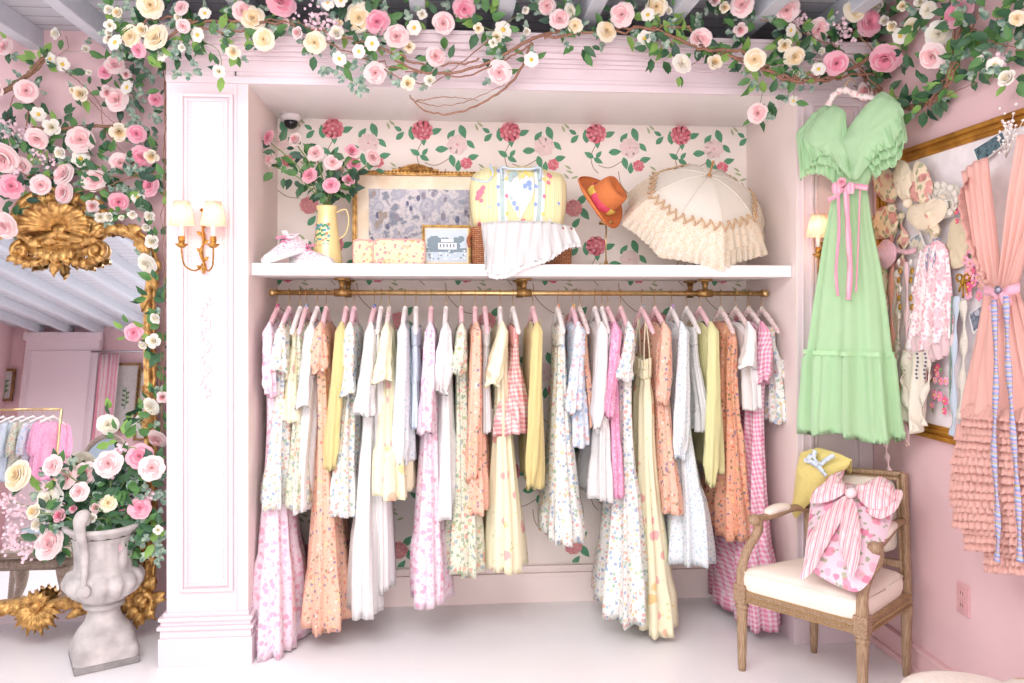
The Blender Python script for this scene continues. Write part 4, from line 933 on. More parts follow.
def band(f, path, wd, side, nrm, th=.0018, m=0, tw=.35, n=26):
    """ribbon along a path"""
    P = spline(path, n); side = Vector(side).normalized(); nrm = Vector(nrm).normalized(); V = []; L = 0; uv = []
    for i, p in enumerate(P):
        if i: L += (P[i]-P[i-1]).length
        a = tw*sin(i*.55); t = (P[min(i+1, n-1)]-P[max(i-1, 0)]).normalized(); s_ = t.cross(nrm).normalized()
        s_ = (s_*cos(a)+nrm*sin(a)); q = t.cross(s_)
        for k, (x, y) in enumerate(((-1, -1), (1, -1), (1, 1), (-1, 1))): V.append(p+s_*x*wd/2+q*y*th); uv.append(((x+1)/2*wd, L))
    fs = [(i*4+k, i*4+(k+1) % 4, (i+1)*4+(k+1) % 4, (i+1)*4+k) for i in range(n-1) for k in range(4)]+[(0, 3, 2, 1), ((n-1)*4, (n-1)*4+1, (n-1)*4+2, (n-1)*4+3)]
    f.add(V, fs, m, uv)

# trainers
WCAN = printed('glitter_canvas', 'F9F3F6', ['F07FAE', 'F5A8C6', 'EE6FA0', 'F9D0E0'], 120, .42); RUB = M('rubber_white', 'FCFBFB', .5)
def shoe(name, loc, rz, tilt, lab):
    t = thing(name, loc, lab, 'shoe'); t.rotation_euler = (0, tilt, rz); t.scale = (.88,)*3
    st = [(-.115, .030, .0, .085, .066), (-.10, .036, .0, .09, .072), (-.06, .038, 0, .088, .075), (-.02, .038, 0, .078, .07), (.02, .042, 0, .066, .062), (.06, .046, 0, .052, .05), (.09, .042, 0, .042, .042), (.112, .03, 0, .032, .03), (.122, .012, 0, .024, .02)]
    f = MB(); P = []
    for x, w_, _, h, _2 in st:
        P.append([(x, w_*cos(a)*(1 if sin(a) < .5 else .75), .018+max(0, (h-.018))*max(0, sin(a))**.8) for a in [pi*k/14 for k in range(15)]])
    f.grid(P, 0, uv=False); f.add(P[0]+[(-.115, 0, .018)], [tuple(range(15))]); f.add(P[-1], [tuple(range(15))[::-1]])
    f.build('upper', WCAN, t)
    f = MB(); P = []
    for z, e in ((0, .002), (.004, .006), (.020, .006), (.024, .001)):
        ring = [(x, w_+e, z) for x, w_, *_ in st]+[(x, -w_-e, z) for x, w_, *_ in st[::-1]]; P.append(ring)
    f.grid(P, 0, uv=False, close=True); n = len(P[0]); f.add(P[0], [tuple(range(n))[::-1]]); f.add(P[-1], [tuple(range(n))])
    f.lathe([(.047, .0), (.045, .018), (.034, .036), (.015, .043), (0, .044)], (.073, 0, 0), 20); f.build('sole', RUB, t)
    f = MB(); PK = 1
    for k in range(5):
        x = -.035+k*.02; z = .086-.0062*k*k*.6-k*.0045
        f.tube(spline([(x, -.028, z-.010), (x+.003, 0, z+.004), (x, .028, z-.010)], 8), .0032, 6)
    for s_ in (-1, 1):
        f.tube(spline([(-.035, 0, .09), (-.02, s_*.02, .105), (.0, s_*.028, .098), (-.03, 0, .09)], 12), .0028, 6)
    f.build('laces', M('lace_pink', 'F38DB8', .6), t)
    f = MB(); f.tube(spline([(-.117, 0, .09), (-.09, .03, .095), (-.05, .032, .088), (-.035, 0, .094), (-.05, -.032, .088), (-.09, -.03, .095), (-.117, 0, .09)], 24), .006, 8)
    f.build('collar', WCAN, t)
    f = MB(); P = [[(x, y, z) for y in (-.022, 0, .022)] for x, z in ((-.045, .088), (-.04, .11), (-.037, .128))]; f.grid(P, 0, uv=False); f.build('tongue', RUB, t)
    return t
p = PY(285, 262, 3.60); shoe('trainer', (p.x+.005, 3.56, ZS+.03), math.radians(228), math.radians(17), 'left white glitter trainer with pink laces leaning beside its pair on the shelf')
p = PY(309, 262, 3.58); shoe('trainer', (p.x+.01, 3.60, ZS), math.radians(-28), 0, 'flat white glitter trainer pointing right toward the yellow jug on the shelf')

# enamel jug
JUG = M('jug_enamel', 'F8E0A0', .25, var=.02, coat=.5); jx = PY(327, 260, 3.72).x
jug = thing('enamel_jug', (jx, 3.72, ZS), 'cream yellow enamel jug with painted green and orange flowers on the shelf', 'jug')
f = MB(); f.lathe([(0, 0), (.066, 0), (.07, .006), (.068, .03), (.058, .11), (.047, .20), (.042, .245), (.044, .255), (.05, .275), (.047, .276), (.04, .25), (.05, .1), (0, .01)], (0, 0, 0), 40); f.build('body', JUG, jug)
f = MB(); f.tube(spline([(.04, -.0, .245), (.085, -.01, .26), (.10, -.01, .21), (.085, -.005, .15), (.052, 0, .125)], 20), .006, 8, flat=.6); f.build('handle', JUG, jug)
f = MB(); rr = random.Random(3)
def on_jug(a, z, e=.0015):
    r_ = lerp(.068, .047, min(1, z/.2))+e; return Vector((r_*cos(a), r_*sin(a), z))
for z, n in ((.185, 9), (.165, 6), (.14, 8), (.115, 7), (.09, 5)):
    for k in range(n):
        a = -pi/2-1.1+1.6*k/n+rr.uniform(-.05, .05); c = on_jug(a, z+rr.uniform(-.006, .006)); m = rr.choice((0, 0, 1, 2, 0)); u = Vector((-sin(a), cos(a), 0)); w_ = Vector((0, 0, 1)); r_ = .010 if m else .009
        f.add([c]+[c+(u*cos(t)+w_*sin(t))*r_*(1 if t_ % 2 else .6) for t_, t in enumerate([i*pi/4 for i in range(8)])], [(0, i, i % 8+1) for i in range(1, 9)], m)
f.build('painted_flowers', [M('enamel_green', '3E9A72', .4), M('enamel_orange', 'E98B4E', .4), M('enamel_blue', '5FA6B4', .4)], jug)
# roses in the jug: each stem a thing
rv = [(270,138,20,'p','pink rose highest on the far left of the jug'),(273,161,18,'l','pink rose low on the far left of the jug'),(297,141,18,'l','half-open pink rose under the dome camera'),(316,154,22,'l','cream-pink rose at the top of the jug'),(310,176,21,'p','pink rose at the lower left of the jug'),(333,163,22,'l','blush rose in the middle of the jug'),(331,186,21,'p','mauve pink rose lowest above the jug rim'),(351,152,18,'p','deep pink rose at the upper right of the jug'),(353,165,20,'p','bright pink rose right of the blush rose in the jug'),(372,158,22,'l','pale pink rose at the far right of the jug'),(348,181,16,'p','small pink rose at the lower right of the jug'),(341,172,14,'l','small blush rose tucked between larger ones in the jug')]
for x, y, dm, c, lab in rv:
    yy = 3.66+.05*sin(x); p = PY(x, y, yy); st = thing('long_stemmed_rose', p, lab, 'flower')
    fc = Vector(((x-330)*.018, -1, .35))
    bloom('R' if dm > 18 else 'B', c, p, dm*yy/F*0.85, fc, st, p, rr, 'bloom')
    f = MB(); P = vine(f, [p+Vector((0, .02, -.02)), (p+Vector((jx, 3.72, ZS+.3)))/2+Vector((0, .01, .01)), (jx, 3.72, ZS+.25), (jx, 3.72, ZS+.06)], .003, .003, 0, rr, jit=.001); f.build('stem', STEM, st, origin=p)
    f = MB()
    for q in P[2:11:2]: spray(f, q, (0, -1, .2), .045, 2, rr, (0, 0, 4, 1), 0)
    f.build('foliage', GRN, st, origin=p)

# framed pictures
def photo_mat(name, cols, sc=9):
    m, nt, b = newmat(name); n = noise(nt, sc, 6); cr = N(nt, 'ShaderNodeValToRGB'); e = cr.color_ramp.elements
    for i, c in enumerate(cols):
        x = e[i] if i < 2 else e.new(i/len(cols)); x.position = .3+.4*i/len(cols); x.color = srgb(c)
    nt.links.new(n.outputs[0], cr.inputs[0]); nt.links.new(cr.outputs[0], b.inputs['Base Color']); b.inputs['Roughness'].default_value = .25; return m
def frame(name, lab, c0, c1, Y, fw, depth, mats, photo, inset, crest=0, tilt=.0, floorz=ZS, fill=None):
    a, c = PY(c0[0], c0[1], Y), PY(c1[0], c1[1], Y); x0, x1, z1 = a.x, c.x, a.z; z0 = floorz
    t = thing(name, ((x0+x1)/2, Y, z0), lab, 'picture'); t.rotation_euler.x = -tilt
    w_, h = (x1-x0)/2, z1-z0
    f = MB(); 
    for q, (e, d) in enumerate(((0, 0), (fw*.35, .006), (fw*.7, .002))):
        e2 = fw-e if q == 2 else fw*.35
        for b_ in ((-w_+e, -w_+e+e2, e, h-e), (w_-e-e2, w_-e, e, h-e), (-w_+e+e2, w_-e-e2, e, e+e2), (-w_+e+e2, w_-e-e2, h-e-e2, h-e)): f.box(b_[0], b_[1], -depth-d, 0, b_[2], b_[3])
    f.build('moulding', mats[0], t, smooth=False, bevel=.002)
    if crest:
        f = MB()
        for k in range(-6, 7):
            r_ = .010+.010*math.exp(-(k/3)**2); f.lathe([(0, r_), (r_*.8, r_*.5), (r_, 0), (r_*.6, -r_*.6), (0, -r_*.8)], (k*.0125, -depth, h+.004+r_*.5), 10, axis=(0, -1, .1))
        for s_ in (-1, 1): f.tube(spline([(0, -depth, h+.03), (s_*.04, -depth, h+.022), (s_*.08, -depth, h+.004), (s_*.11, -depth, h+.004)], 12), .006, 8)
        n_ = int(w_*2/.018)
        for k in range(n_): f.lathe([(0, .005), (.006, 0), (0, -.005)], (-w_+.01+k*.018, -depth-.006, h-.006), 8, axis=(0, -1, 0))
        f.build('crest', mats[0], t)
    f = MB(); f.box(-w_+fw*.9, w_-fw*.9, -depth*.55, -depth*.2, fw*.9, h-fw*.9); f.build('mount', mats[1], t, smooth=False)
    f = MB(); L, R_, T_, B_ = inset; f.box(-w_+fw+L, w_-fw-R_, -depth*.6, -depth*.56, fw+B_, h-fw-T_)
    if fill: fill(f, -w_+fw+L, w_-fw-R_, fw+B_, h-fw-T_, -depth*.61)
    f.build('photograph', photo, t, smooth=False)
    return t
def crowd(f, x0, x1, z0, z1, y):           # soft figures of the old engraving
    r2 = random.Random(4)
    for _ in range(60):
        x, z, s_ = r2.uniform(x0, x1), r2.uniform(z0, z1), r2.uniform(.008, .022); s_ = min(s_, x-x0+1e-3, x1-x+1e-3, z-z0+1e-3, z1-z+1e-3); m = r2.choice((1, 2, 3, 4)); y -= .00003
        f.add([(x+s_*cos(a)*.6, y, z+s_*sin(a)*1.2*.8) for a in [i*pi/5 for i in range(10)]], [tuple(range(10))], m)
frame('framed_picture', 'large gilt frame with crested top and faded engraving leaning behind the floral pouches', (353, 171), (478, 264), 3.92, .022, .03, (GILT, photo_mat('mount_beige', ['E9D3B4', 'F0DFC6', 'E3C9A6'], 5)), [photo_mat('engraving', ['6F7388', 'B0A9B2', '8C8A9C', 'C9BFC0', '5F6278'], 14), M('eng_a', '98929F'), M('eng_b', '6F728C'), M('eng_c', 'D5CDD0'), M('eng_d', 'A69890')], (.055, .02, .065, .04), crest=1, fill=crowd)
def house(f, x0, x1, z0, z1, y):
    W = x1-x0; Hh = z1-z0; r2 = random.Random(9)
    f.box(x0, x1, y-.0004, y, z0+Hh*.30, z0+Hh*.42, 1)
    for _ in range(26):
        x = r2.choice((r2.uniform(x0+.015, x0+W*.35), r2.uniform(x0+W*.68, x1-.015), r2.uniform(x0+.015, x1-.015))); z = z0+Hh*r2.uniform(.45, .72); s_ = .014; y -= .00002
        f.add([(x+s_*cos(a), y, z+s_*sin(a)) for a in [i*pi/5 for i in range(10)]], [tuple(range(10))], 1)
    cx = x0+W*.52
    f.box(cx-.042, cx+.042, y-.0012, y-.0002, z0+Hh*.38, z0+Hh*.6, 2); f.box(cx-.028, cx+.028, y-.0013, y-.0002, z0+Hh*.6, z0+Hh*.7, 2); f.box(cx-.045, cx+.045, y-.0014, y-.0002, z0+Hh*.585, z0+Hh*.61, 4)
    for k in range(5): f.box(cx-.034+k*.015, cx-.028+k*.015, y-.0016, y-.001, z0+Hh*.44, z0+Hh*.55, 4)
    for k in range(40):
        x = r2.uniform(x0+.006, x1-.006); z = z0+Hh*r2.uniform(.06, .34); y -= .00001
        f.add([(x+.005*cos(a), y-.0015, z+.004*sin(a)) for a in [i*pi/3 for i in range(6)]], [tuple(range(6))], r2.choice((2, 3, 1)))
frame('framed_picture', 'small gold frame with a blue-grey photograph of a white house among trees', (422, 225), (471, 264), 3.66, .012, .018, (gilt('thin_gold', 'D7B36E', '9C7A40'), M('mount_cream', 'F0E4CC')), [M('photo_sky', 'C6D3E0', .3), M('photo_tree', '6F8490', .3), M('photo_house', 'EEF0F2', .3), M('photo_lawn', 'B2BEC4', .3), M('photo_dark', '5B6B7C', .3)], (.008, .008, .008, .008), fill=house)

# floral pouches
POU = printed('pouch_floral', 'FBEFC9', ['EE5F8C', 'F27FA2', 'F7A9BC', 'F2BE7C'], 48, .40, ['B7CF9C'], 70, .28)
for (x0, x1, Y, lab) in ((354, 375, 3.70, 'small pink-and-cream floral pouch half behind the longer one'), (373, 426, 3.66, 'long pink-and-cream floral pouch with piped edge on the shelf')):
    a, c = PY(x0, 240, Y), PY(x1, 264, Y); w_, h, dp = (c.x-a.x)/2, .122, .05
    t = thing('floral_pouch', ((a.x+c.x)/2, Y, ZS), lab, 'pouch')
    f = MB(); P = []
    for j in range(17):
        v = j/16*pi-pi/2; row = []
        for k in range(48):
            p_ = 2*pi*k/48; e = .28; sc = lambda q, ee: (abs(q)**ee)*(1 if q >= 0 else -1)
            row.append((w_*sc(cos(p_), e)*max(.02, cos(v))**.25, dp*sc(sin(p_), e)*max(.02, cos(v))**.4, h/2+h/2*sc(sin(v), .45)+.002*sin(6*p_)))
        P.append(row)
    f.grid(P, 0, uv=False, close=True); f.build('body', POU, t)
    f = MB(); f.tube([(w_*.97*(abs(cos(q))**.28)*(1 if cos(q) >= 0 else -1), -dp*.93+.002, h/2+h*.46*(abs(sin(q))**.35)*(1 if sin(q) >= 0 else -1)) for q in [2*pi*k/60 for k in range(61)]], .003, 6); f.build('piping', M('piping_pink', 'F5B8B6'), t)

# wicker basket
m, nt, b = newmat('wicker'); tc = N(nt, 'ShaderNodeTexCoord'); br = N(nt, 'ShaderNodeTexBrick'); br.inputs['Scale'].default_value = 1; br.inputs['Brick Width'].default_value = .022; br.inputs['Row Height'].default_value = .009; br.inputs['Mortar Size'].default_value = .0012
br.inputs['Color1'].default_value = srgb('B5714A'); br.inputs['Color2'].default_value = srgb('C98E62'); br.inputs['Mortar'].default_value = srgb('7A4630')
mp = N(nt, 'ShaderNodeMapping'); mp.inputs['Rotation'].default_value = (pi/2, 0, 0); nt.links.new(tc.outputs['Object'], mp.inputs[0]); nt.links.new(mp.outputs[0], br.inputs[0]); nt.links.new(br.outputs[0], b.inputs['Base Color']); b.inputs['Roughness'].default_value = .6; bump(nt, b, br.outputs['Fac'], .6, .004); WICK = m
a, c = PY(472, 230, 3.68), PY(570, 262, 3.68); bw = (c.x-a.x)/2; bc = (a.x+c.x)/2
bk = thing('wicker_basket', (bc, 3.73, ZS), 'reddish brown wicker hamper under the quilted bag on the shelf', 'basket')
f = MB(); P = []
for z, e in ((0, -.004), (.01, .0), (.15, .006), (.158, .012), (.17, .012), (.176, .004)):
    P.append([((bw+e)*(abs(cos(q))**.25)*(1 if cos(q) >= 0 else -1), (.14+e)*(abs(sin(q))**.25)*(1 if sin(q) >= 0 else -1), z) for q in [2*pi*k/64 for k in range(64)]])
f.grid(P, 0, uv=False, close=True); f.add(P[-1], [tuple(range(64))]); f.build('body', WICK, bk)
for s_ in (-1, 1):
    f = MB(); f.tube(spline([(s_*(bw+.0), -.10, .15), (s_*(bw+.018), -.12, .12), (s_*(bw+.012), -.13, .085)], 8), .009, 8); f.build('strap_peg', M('peg_brown', 'A9623E', .6), bk)

# quilted bag
a, c = PY(471, 163, 3.62), PY(567, 226, 3.62); qw = (c.x-a.x)/2; qc = (a.x+c.x)/2; zb = ZS+.178; qh = a.z-zb
QY = striped('quilt_yellow', ['FBF3C4', 'F9EFB4', 'FCF6D2', 'F5EAA8'], .02, 0, coord='Object')
bag = thing('quilted_bag', (qc, 3.70, zb), 'yellow quilted holdall with heart patch and floral handles on the hamper', 'bag')
def sgn(q, e): return (abs(q)**e)*(1 if q >= 0 else -1)
def bag_pt(u, v, e=0):                     # u across -1..1, v height 0..1, front surface
    u = max(-.985, min(.985, u)); c_ = abs(u)**(1/.45); s_ = max(0, 1-c_*c_)**.5; vv = min(v, 1)
    pin = (1-max(0, (vv-.8)/.2)**2*.85)*(1-max(0, (.12-vv)/.12)**2*.4)
    yy = (.11*s_**.6*(.72+.28*sin(pi*vv)))*pin+e; x = u*qw*(1-.06*(1-vv)**2+.04*sin(pi*vv)-.05*max(0, (vv-.8)/.2)**2)
    return Vector((x, -yy, vv*qh*(1-.13*abs(u)**3)+.005*sin(u*7)*vv))
f = MB(); P = []
for j in range(21):
    v = j/20; row = []
    for k in range(72):
        p_ = 2*pi*k/72; q_ = bag_pt(sgn(cos(p_), .45), v); row.append((q_.x, (q_.y if sin(p_) < 0 else -q_.y)+.002*sin(q_.x/qw*42), q_.z))
    P.append(row)
f.grid(P, 0, uv=False, close=True); f.add(P[0], [tuple(range(72))[::-1]]); f.add(P[-1], [tuple(range(72))]); f.build('body', QY, bag)
def patch(f, pts, m, e=.004):
    f.add([bag_pt(u, v, e) for u, v in pts], [tuple(range(len(pts)))], m)
QF = [M('quilt_'+n_, c_, .85) for n_, c_ in (('white', 'FBFAFA'), ('sky', 'CFE0EC'), ('sage', 'BFD4D0'), ('blue', '9BB4E6'), ('pink', 'F38BA0'), ('butter', 'F5DF84'))]
for nm, u0 in (('strap', -.36), ('strap', .40)):
    f = MB()
    for j in range(12):
        for (du, m_) in ((-.10, 0), (-.045, 2), (.045, 0)):
            w2 = .055 if m_ == 0 else .09; v0, v1 = j/12, (j+1)/12
            f.add([bag_pt(u0+du, v0, .007), bag_pt(u0+du+w2, v0, .007), bag_pt(u0+du+w2, v1, .007), bag_pt(u0+du, v1, .007)], [(0, 1, 2, 3)], m_)
    for k in range(7): 
        u, v, r_ = u0+(.09 if k % 2 else -.08), .06+.14*k, .05; f.add([bag_pt(u+r_*.7*cos(t), v+r_*.7*sin(t), .009) for t in [i*pi/4 for i in range(8)]], [tuple(range(8))], (3, 5, 3, 4)[k % 4])
    f.build(nm, QF, bag)
f = MB(); hp = []
for k in range(40):
    t = 2*pi*k/40; hp.append((-.0+.29*sin(t)**3, .52+.030*(13*cos(t)-5*cos(2*t)-2*cos(3*t)-cos(4*t))*.95))
cP = bag_pt(.0, .56, .009); f.add([cP]+[bag_pt(u, v, .007) for u, v in hp], [(0, i, i % 40+1) for i in range(1, 41)], 0)
for u, v, r_, m_ in ((-.17, .82, .08, 2), (-.1, .84, .08, 2), (-.2, .74, .06, 2), (.12, .84, .06, 5), (.19, .80, .06, 5), (.06, .78, .05, 5), (.18, .66, .07, 3), (.10, .62, .06, 3), (.2, .58, .05, 3), (-.12, .36, .06, 3), (-.06, .28, .05, 3), (-.18, .44, .05, 2)):
    f.add([bag_pt(u+r_*.8*cos(t), v+r_*.75*sin(t), .013) for t in [i*pi/4 for i in range(8)]], [tuple(range(8))], m_)
f.build('heart_patch', QF, bag)
f = MB()
for u, v, r_, m_ in ((-.80, .55, .08, 4), (-.74, .62, .05, 4), (-.85, .48, .05, 4), (-.78, .42, .04, 4), (.62, .86, .06, 4), (.58, .72, .04, 4), (.08, .06, .07, 4), (.66, .1, .04, 0), (-.86, .04, .05, 4), (-.55, .84, .06, 5), (-.62, .3, .03, 2), (.8, .4, .03, 3)):
    for q in range(5): f.add([bag_pt(u+r_*.55*cos(q*1.257)+r_*.5*cos(t), v+r_*.5*sin(q*1.257)+r_*.45*sin(t), .006+.0006*q) for t in [i*pi/4 for i in range(8)]], [tuple(range(8))], m_)
f.build('floral_print', QF, bag)
for s_ in (-1, 1):
    f = MB(); x_ = s_*.38*qw; f.tube(spline([(-.36*qw, -.10*s_-.02, qh*.72), (-.38*qw, -.085*s_-.02, qh*.92), (-.2*qw, -.09*s_-.02, qh*.9), (.2*qw, -.09*s_-.02, qh*.9), (.42*qw, -.085*s_-.02, qh*.92), (.40*qw, -.10*s_-.02, qh*.72)], 30), .008, 8, flat=.6); f.build('handle', QF[1], bag)
f = MB(); f.tube(spline([(-qw*.96, -.02, qh*.8), (-qw*.9, -.075, qh*.74), (-qw*.66, -.10, qh*.70), (-qw*.55, -.09, qh*.84), (-qw*.6, -.05, qh*.98)], 20), .010, 8, flat=.5); f.build('shoulder_strap', QF[1], bag)

# white eyelet cloth hanging over the shelf edge
LACE = cloth('white_eyelet_cloth', 'FEFDFC', fine=('Z', 60), trans=.1)
A = [PY(481, 224, 3.59), PY(500, 222, 3.58), (PY(530, 222, 3.57)), PY(552, 223, 3.58), PY(574, 228, 3.60)]
Bq = [PY(484, 250, 3.43), PY(487, 273, 3.43), PY(505, 275, 3.42), PY(524, 266, 3.43), PY(548, 258, 3.45), PY(566, 246, 3.50), PY(581, 244, 3.55)]
t = thing('eyelet_cloth', PY(520, 275, 3.43), 'white eyelet cloth draped over the hamper and down over the shelf front', 'cloth')
f = MB(); sheet(f, A, Bq, (-.1, -1, .25), .014, 10, .002, 18, 70, jag=.006, seed=3); f.build('cloth_panel', LACE, t, origin=t.location)
f = MB(); sheet(f, [q+Vector((0, -.004, .006)) for q in map(Vector, Bq)], [q+Vector((.004, -.012, -.014)) for q in map(Vector, Bq)], (0, -1, .2), .006, 16, .0015, 5, 90, jag=.004, seed=5); f.build('ruffled_edge', LACE, t, origin=t.location)
f = MB(); P = [[Vector(q)+Vector((0, dy, dz)) for q in spline(A, 30)] for dy, dz in ((-.002, 0), (.02, .008), (.08, .012), (.1, .003))]; f.grid(P, 0, uv=False); f.build('folded_top', LACE, t, origin=t.location)

# hat on a brass stand
hx = PY(606, 240, 3.68).x
st = thing('hat_stand', (hx, 3.68, ZS), 'slim brass hat stand with round foot under the orange hat', 'stand')
f = MB(); f.lathe([(0, 0), (.034, 0), (.035, .006), (.026, .012), (.012, .016), (.008, .026), (.004, .034)], (0, 0, 0), 28); f.build('foot', BRASS, st)
f = MB(); f.tube([(0, 0, .03), (0, 0, .20)], .0035, 10); f.lathe([(0, .22), (.03, .215), (.035, .2), (.0, .195)], (0, 0, 0), 16); f.build('pole', BRASS, st)
FELT = M('hat_felt', 'DC8048', .85, var=.05, bmp=.1, nscale=80)
hc = PY(600, 201, 3.66); hat = thing('felt_hat', hc, 'orange felt hat with pink and yellow scarf band tilted on the brass stand', 'hat')
ax = Vector((.62, -.55, .48)).normalized(); q = Vector((0, 0, 1)).rotation_difference(ax)
def HP(r_, a, z, sx=1): return q @ Quaternion((0, 0, 1), 1.1) @ Vector((r_*cos(a)*sx, r_*sin(a), z))
f = MB(); P = []
for r_, z in ((.142, .012), (.144, .008), (.12, -.006), (.09, -.010), (.078, -.006), (.075, .0)):
    P.append([HP(r_, 2*pi*k/64, z+.016*cos(4*pi*k/64)*(r_/.14)**2, 1.08) for k in range(64)])
f.grid(P, 0, uv=False, close=True); P2 = [[p_-ax*.003 for p_ in r_] for r_ in P]; f.grid(P2[::-1], 0, uv=False, close=True); f.build('brim', FELT, hat)
f = MB(); P = []
for r_, z, dn in ((.076, -.004, 0), (.078, .02, 0), (.075, .05, 0), (.071, .085, 0), (.066, .105, 0), (.058, .115, 0), (.045, .108, .5), (.025, .098, 1), (.001, .094, 1)):
    P.append([HP(r_, 2*pi*k/64, z-.012*dn*abs(cos(2*pi*k/64))**.5*(r_/.04 if r_ < .04 else 1)-(.012 if z > .08 else 0)*max(0, cos(2*pi*k/64))**3, 1.12) for k in range(64)])
f.grid(P, 0, uv=False, close=True); f.build('crown', FELT, hat)
f = MB(); P = []
for j, z in enumerate((.002, .008, .02, .032, .038)):
    P.append([HP(.0795+.004*sin(j/4*pi)+.0015*sin(9*2*pi*k/64+j), 2*pi*k/64, z+.003*sin(5*2*pi*k/64), 1.11) for k in range(65)])
nc = 65
for j in range(4):
    for k in range(64):
        yel = (k//7) % 3 == 0
        f.add([P[j][k], P[j][k+1], P[j+1][k+1], P[j+1][k]], [(0, 1, 2, 3)], 1 if yel else 0)
f.build('scarf_band', [M('band_pink', 'E4546E', .7, bmp=.2), M('band_yellow', 'F2D667', .7, bmp=.2)], hat)

# parasol
PAR = cloth('parasol_silk', 'FFF9EE', .03, .2, .3); PLACE = printed('parasol_lace', 'FDF2DF', ['F3DDB8', 'FFFAF0', 'EED2A8'], 110, .45, trans=.3)
ap = PY(709, 176, 3.53); rimc = PY(703, 236, 3.72)
ax = Vector((.05, -.66, .75)).normalized()
par = thing('parasol', ap-ax*.26, 'open cream silk parasol with lace ruffles and scalloped braid leaning on the shelf', 'parasol')
q = Vector((0, 0, 1)).rotation_difference(ax) @ Quaternion((0, 0, 1), .12)
def UP(r_, a, h): return ap+q @ Vector((r_*cos(a), r_*sin(a), -h))
NR = 8; RR = .335
def canopy_r(s, a, e=0):                   # s 0..1 from tip to rim
    k = a/(2*pi/NR); u = (k-math.floor(k))*2-1; arc = s*0.85
    rr_ = RR*sin(arc)/sin(0.85)*(1-.11*s*(1-u*u)); h = .215*(1-cos(arc))/(1-cos(0.85))+.012*s*(1-u*u)*0
    return rr_+e*sin(arc), h-e*cos(arc)
def ringgrid(f, s0, s1, n, m, e, ruf=0, wv=48, close=True, drop=0):
    P = []; nc = 192
    for j in range(n+1):
        s = lerp(s0, s1, j/n); row = []
        for k in range(nc):
            a = 2*pi*k/nc; r_, h = canopy_r(s, a, e+ruf*(j/n)*sin(wv*a)); row.append(UP(r_+ruf*.5*(j/n)*cos(wv*a*1.3), a, h+drop*(j/n)))
        P.append(row)
    f.grid(P, m, uv=False, close=True)
f = MB(); ringgrid(f, .01, 1, 18, 0, 0); ringgrid(f, 1, .01, 18, 0, -.002); f.build('canopy', PAR, par, origin=par.location)
f = MB(); ringgrid(f, .66, .96, 6, 0, .004, .004, 40); f.build('lace_flounce', PLACE, par, origin=par.location)
f = MB(); ringgrid(f, .95, 1.10, 4, 0, .005, .012, 56, drop=.008); f.build('ruffled_hem', PLACE, par, origin=par.location)
f = MB(); pts = []
for k in range(721):
    a = 2*pi*k/720; s = .70+.045*max(-1, min(1, 1.8*sin(36*a))); r_, h = canopy_r(s, a+.012*cos(24*a)*2, .012); pts.append(UP(r_, a+.035*sin(72*a+.4), h))
f.tube(pts, .0038, 6); f.build('braid', M('braid_tan', 'D2B08C', .7), par, origin=par.location)
for k in range(NR):
    f = MB(); a = 2*pi*k/NR; f.tube([UP(*(lambda z: (z[0], a, z[1]))(canopy_r(.03+s/12*.66, a, .003))) for s in range(13)], .0028, 6); f.build('seam', PAR, par, origin=par.location)
    f = MB(); a = 2*pi*k/NR; f.tube([UP(*(lambda z: (z[0], a, z[1]))(canopy_r(s/12, a, -.004))) for s in range(13)], .002, 6); f.build('rib', M('rib_cane', 'C9A873', .5), par, origin=par.location)
f = MB(); f.tube([ap-ax*.38, ap+ax*.07], .0045, 10); f.lathe([(0, .012), (.006, .008), (.005, 0), (.009, -.002)], tuple(ap+ax*.07), 12, axis=tuple(ax)); f.lathe([(.012, .0), (.011, .006), (.005, .01)], tuple(ap), 14, axis=tuple(ax)); f.build('shaft', wood('parasol_wood', '9A6A3C', 'C08E58'), par, origin=par.location)
# ---------------------------------------------------------------- green tulle dress hung across the corner
gp0, gp1 = PY(803, 300, 3.32), PX(905, 300, 1.80)
gd = (gp1-gp0); gd.z = 0; gd.normalize(); gn = Vector((gd.y, -gd.x, 0))
if gn.y > 0: gn = -gn
onG = lambda x, y, o=0: PP(x, y, gp0+gn*o, gn)
TUL = cloth('green_tulle', 'CFF2C6', .05, .1, .35); SASH = striped('pink_sash', ['F6A9C0', 'F9C4D2'], .02, 0)
gdr = thing('tulle_dress', onG(852, 440), 'mint green tulle dress with ruffled sleeves and pink sash hanging in the corner', 'dress')
go = gdr.location
f = MB(); n = 84; P = []
prof = [(836, 866, 186), (832, 868, 200), (826, 872, 230), (820, 880, 270), (814, 886, 310), (810, 890, 345), (809, 892, 358), (808, 895, 390), (806, 898, 418), (806, 901, 436)]
rr = random.Random(2); rows = 40; cs = spline([onG(a, y) for a, b_, y in prof], rows); ce = spline([onG(b_, y) for a, b_, y in prof], rows)
for i in range(rows):
    s = i/(rows-1); c = (cs[i]+ce[i])/2; hw = (ce[i]-cs[i]).length/2; row = []; tier = 1 if s > .66 else 0
    for k in range(n):
        a = 2*pi*k/n; dep = min(.09, .03+.07*s); r_ = (.003+.012*s+(.010 if tier else 0))*(sin(9*a+.6+s)+.6*sin(14*a+2-2*s)+(.5*sin(23*a) if tier else 0))
        p = c+gd*(hw*cos(a)+r_*cos(a)*.5)+gn*(dep*sin(a)+r_*(1 if sin(a) > 0 else -1)*min(1, abs(sin(a))*2)); p.z += .012*sin(4*a+1)*s*s
        row.append(p)
    P.append(row)
P.append([p+Vector((0, 0, .03)) for p in P[-1]])
f.grid(P, 0, uv=False, close=True); f.build('skirt_panel', TUL, gdr, origin=go)
f = MB(); P = []
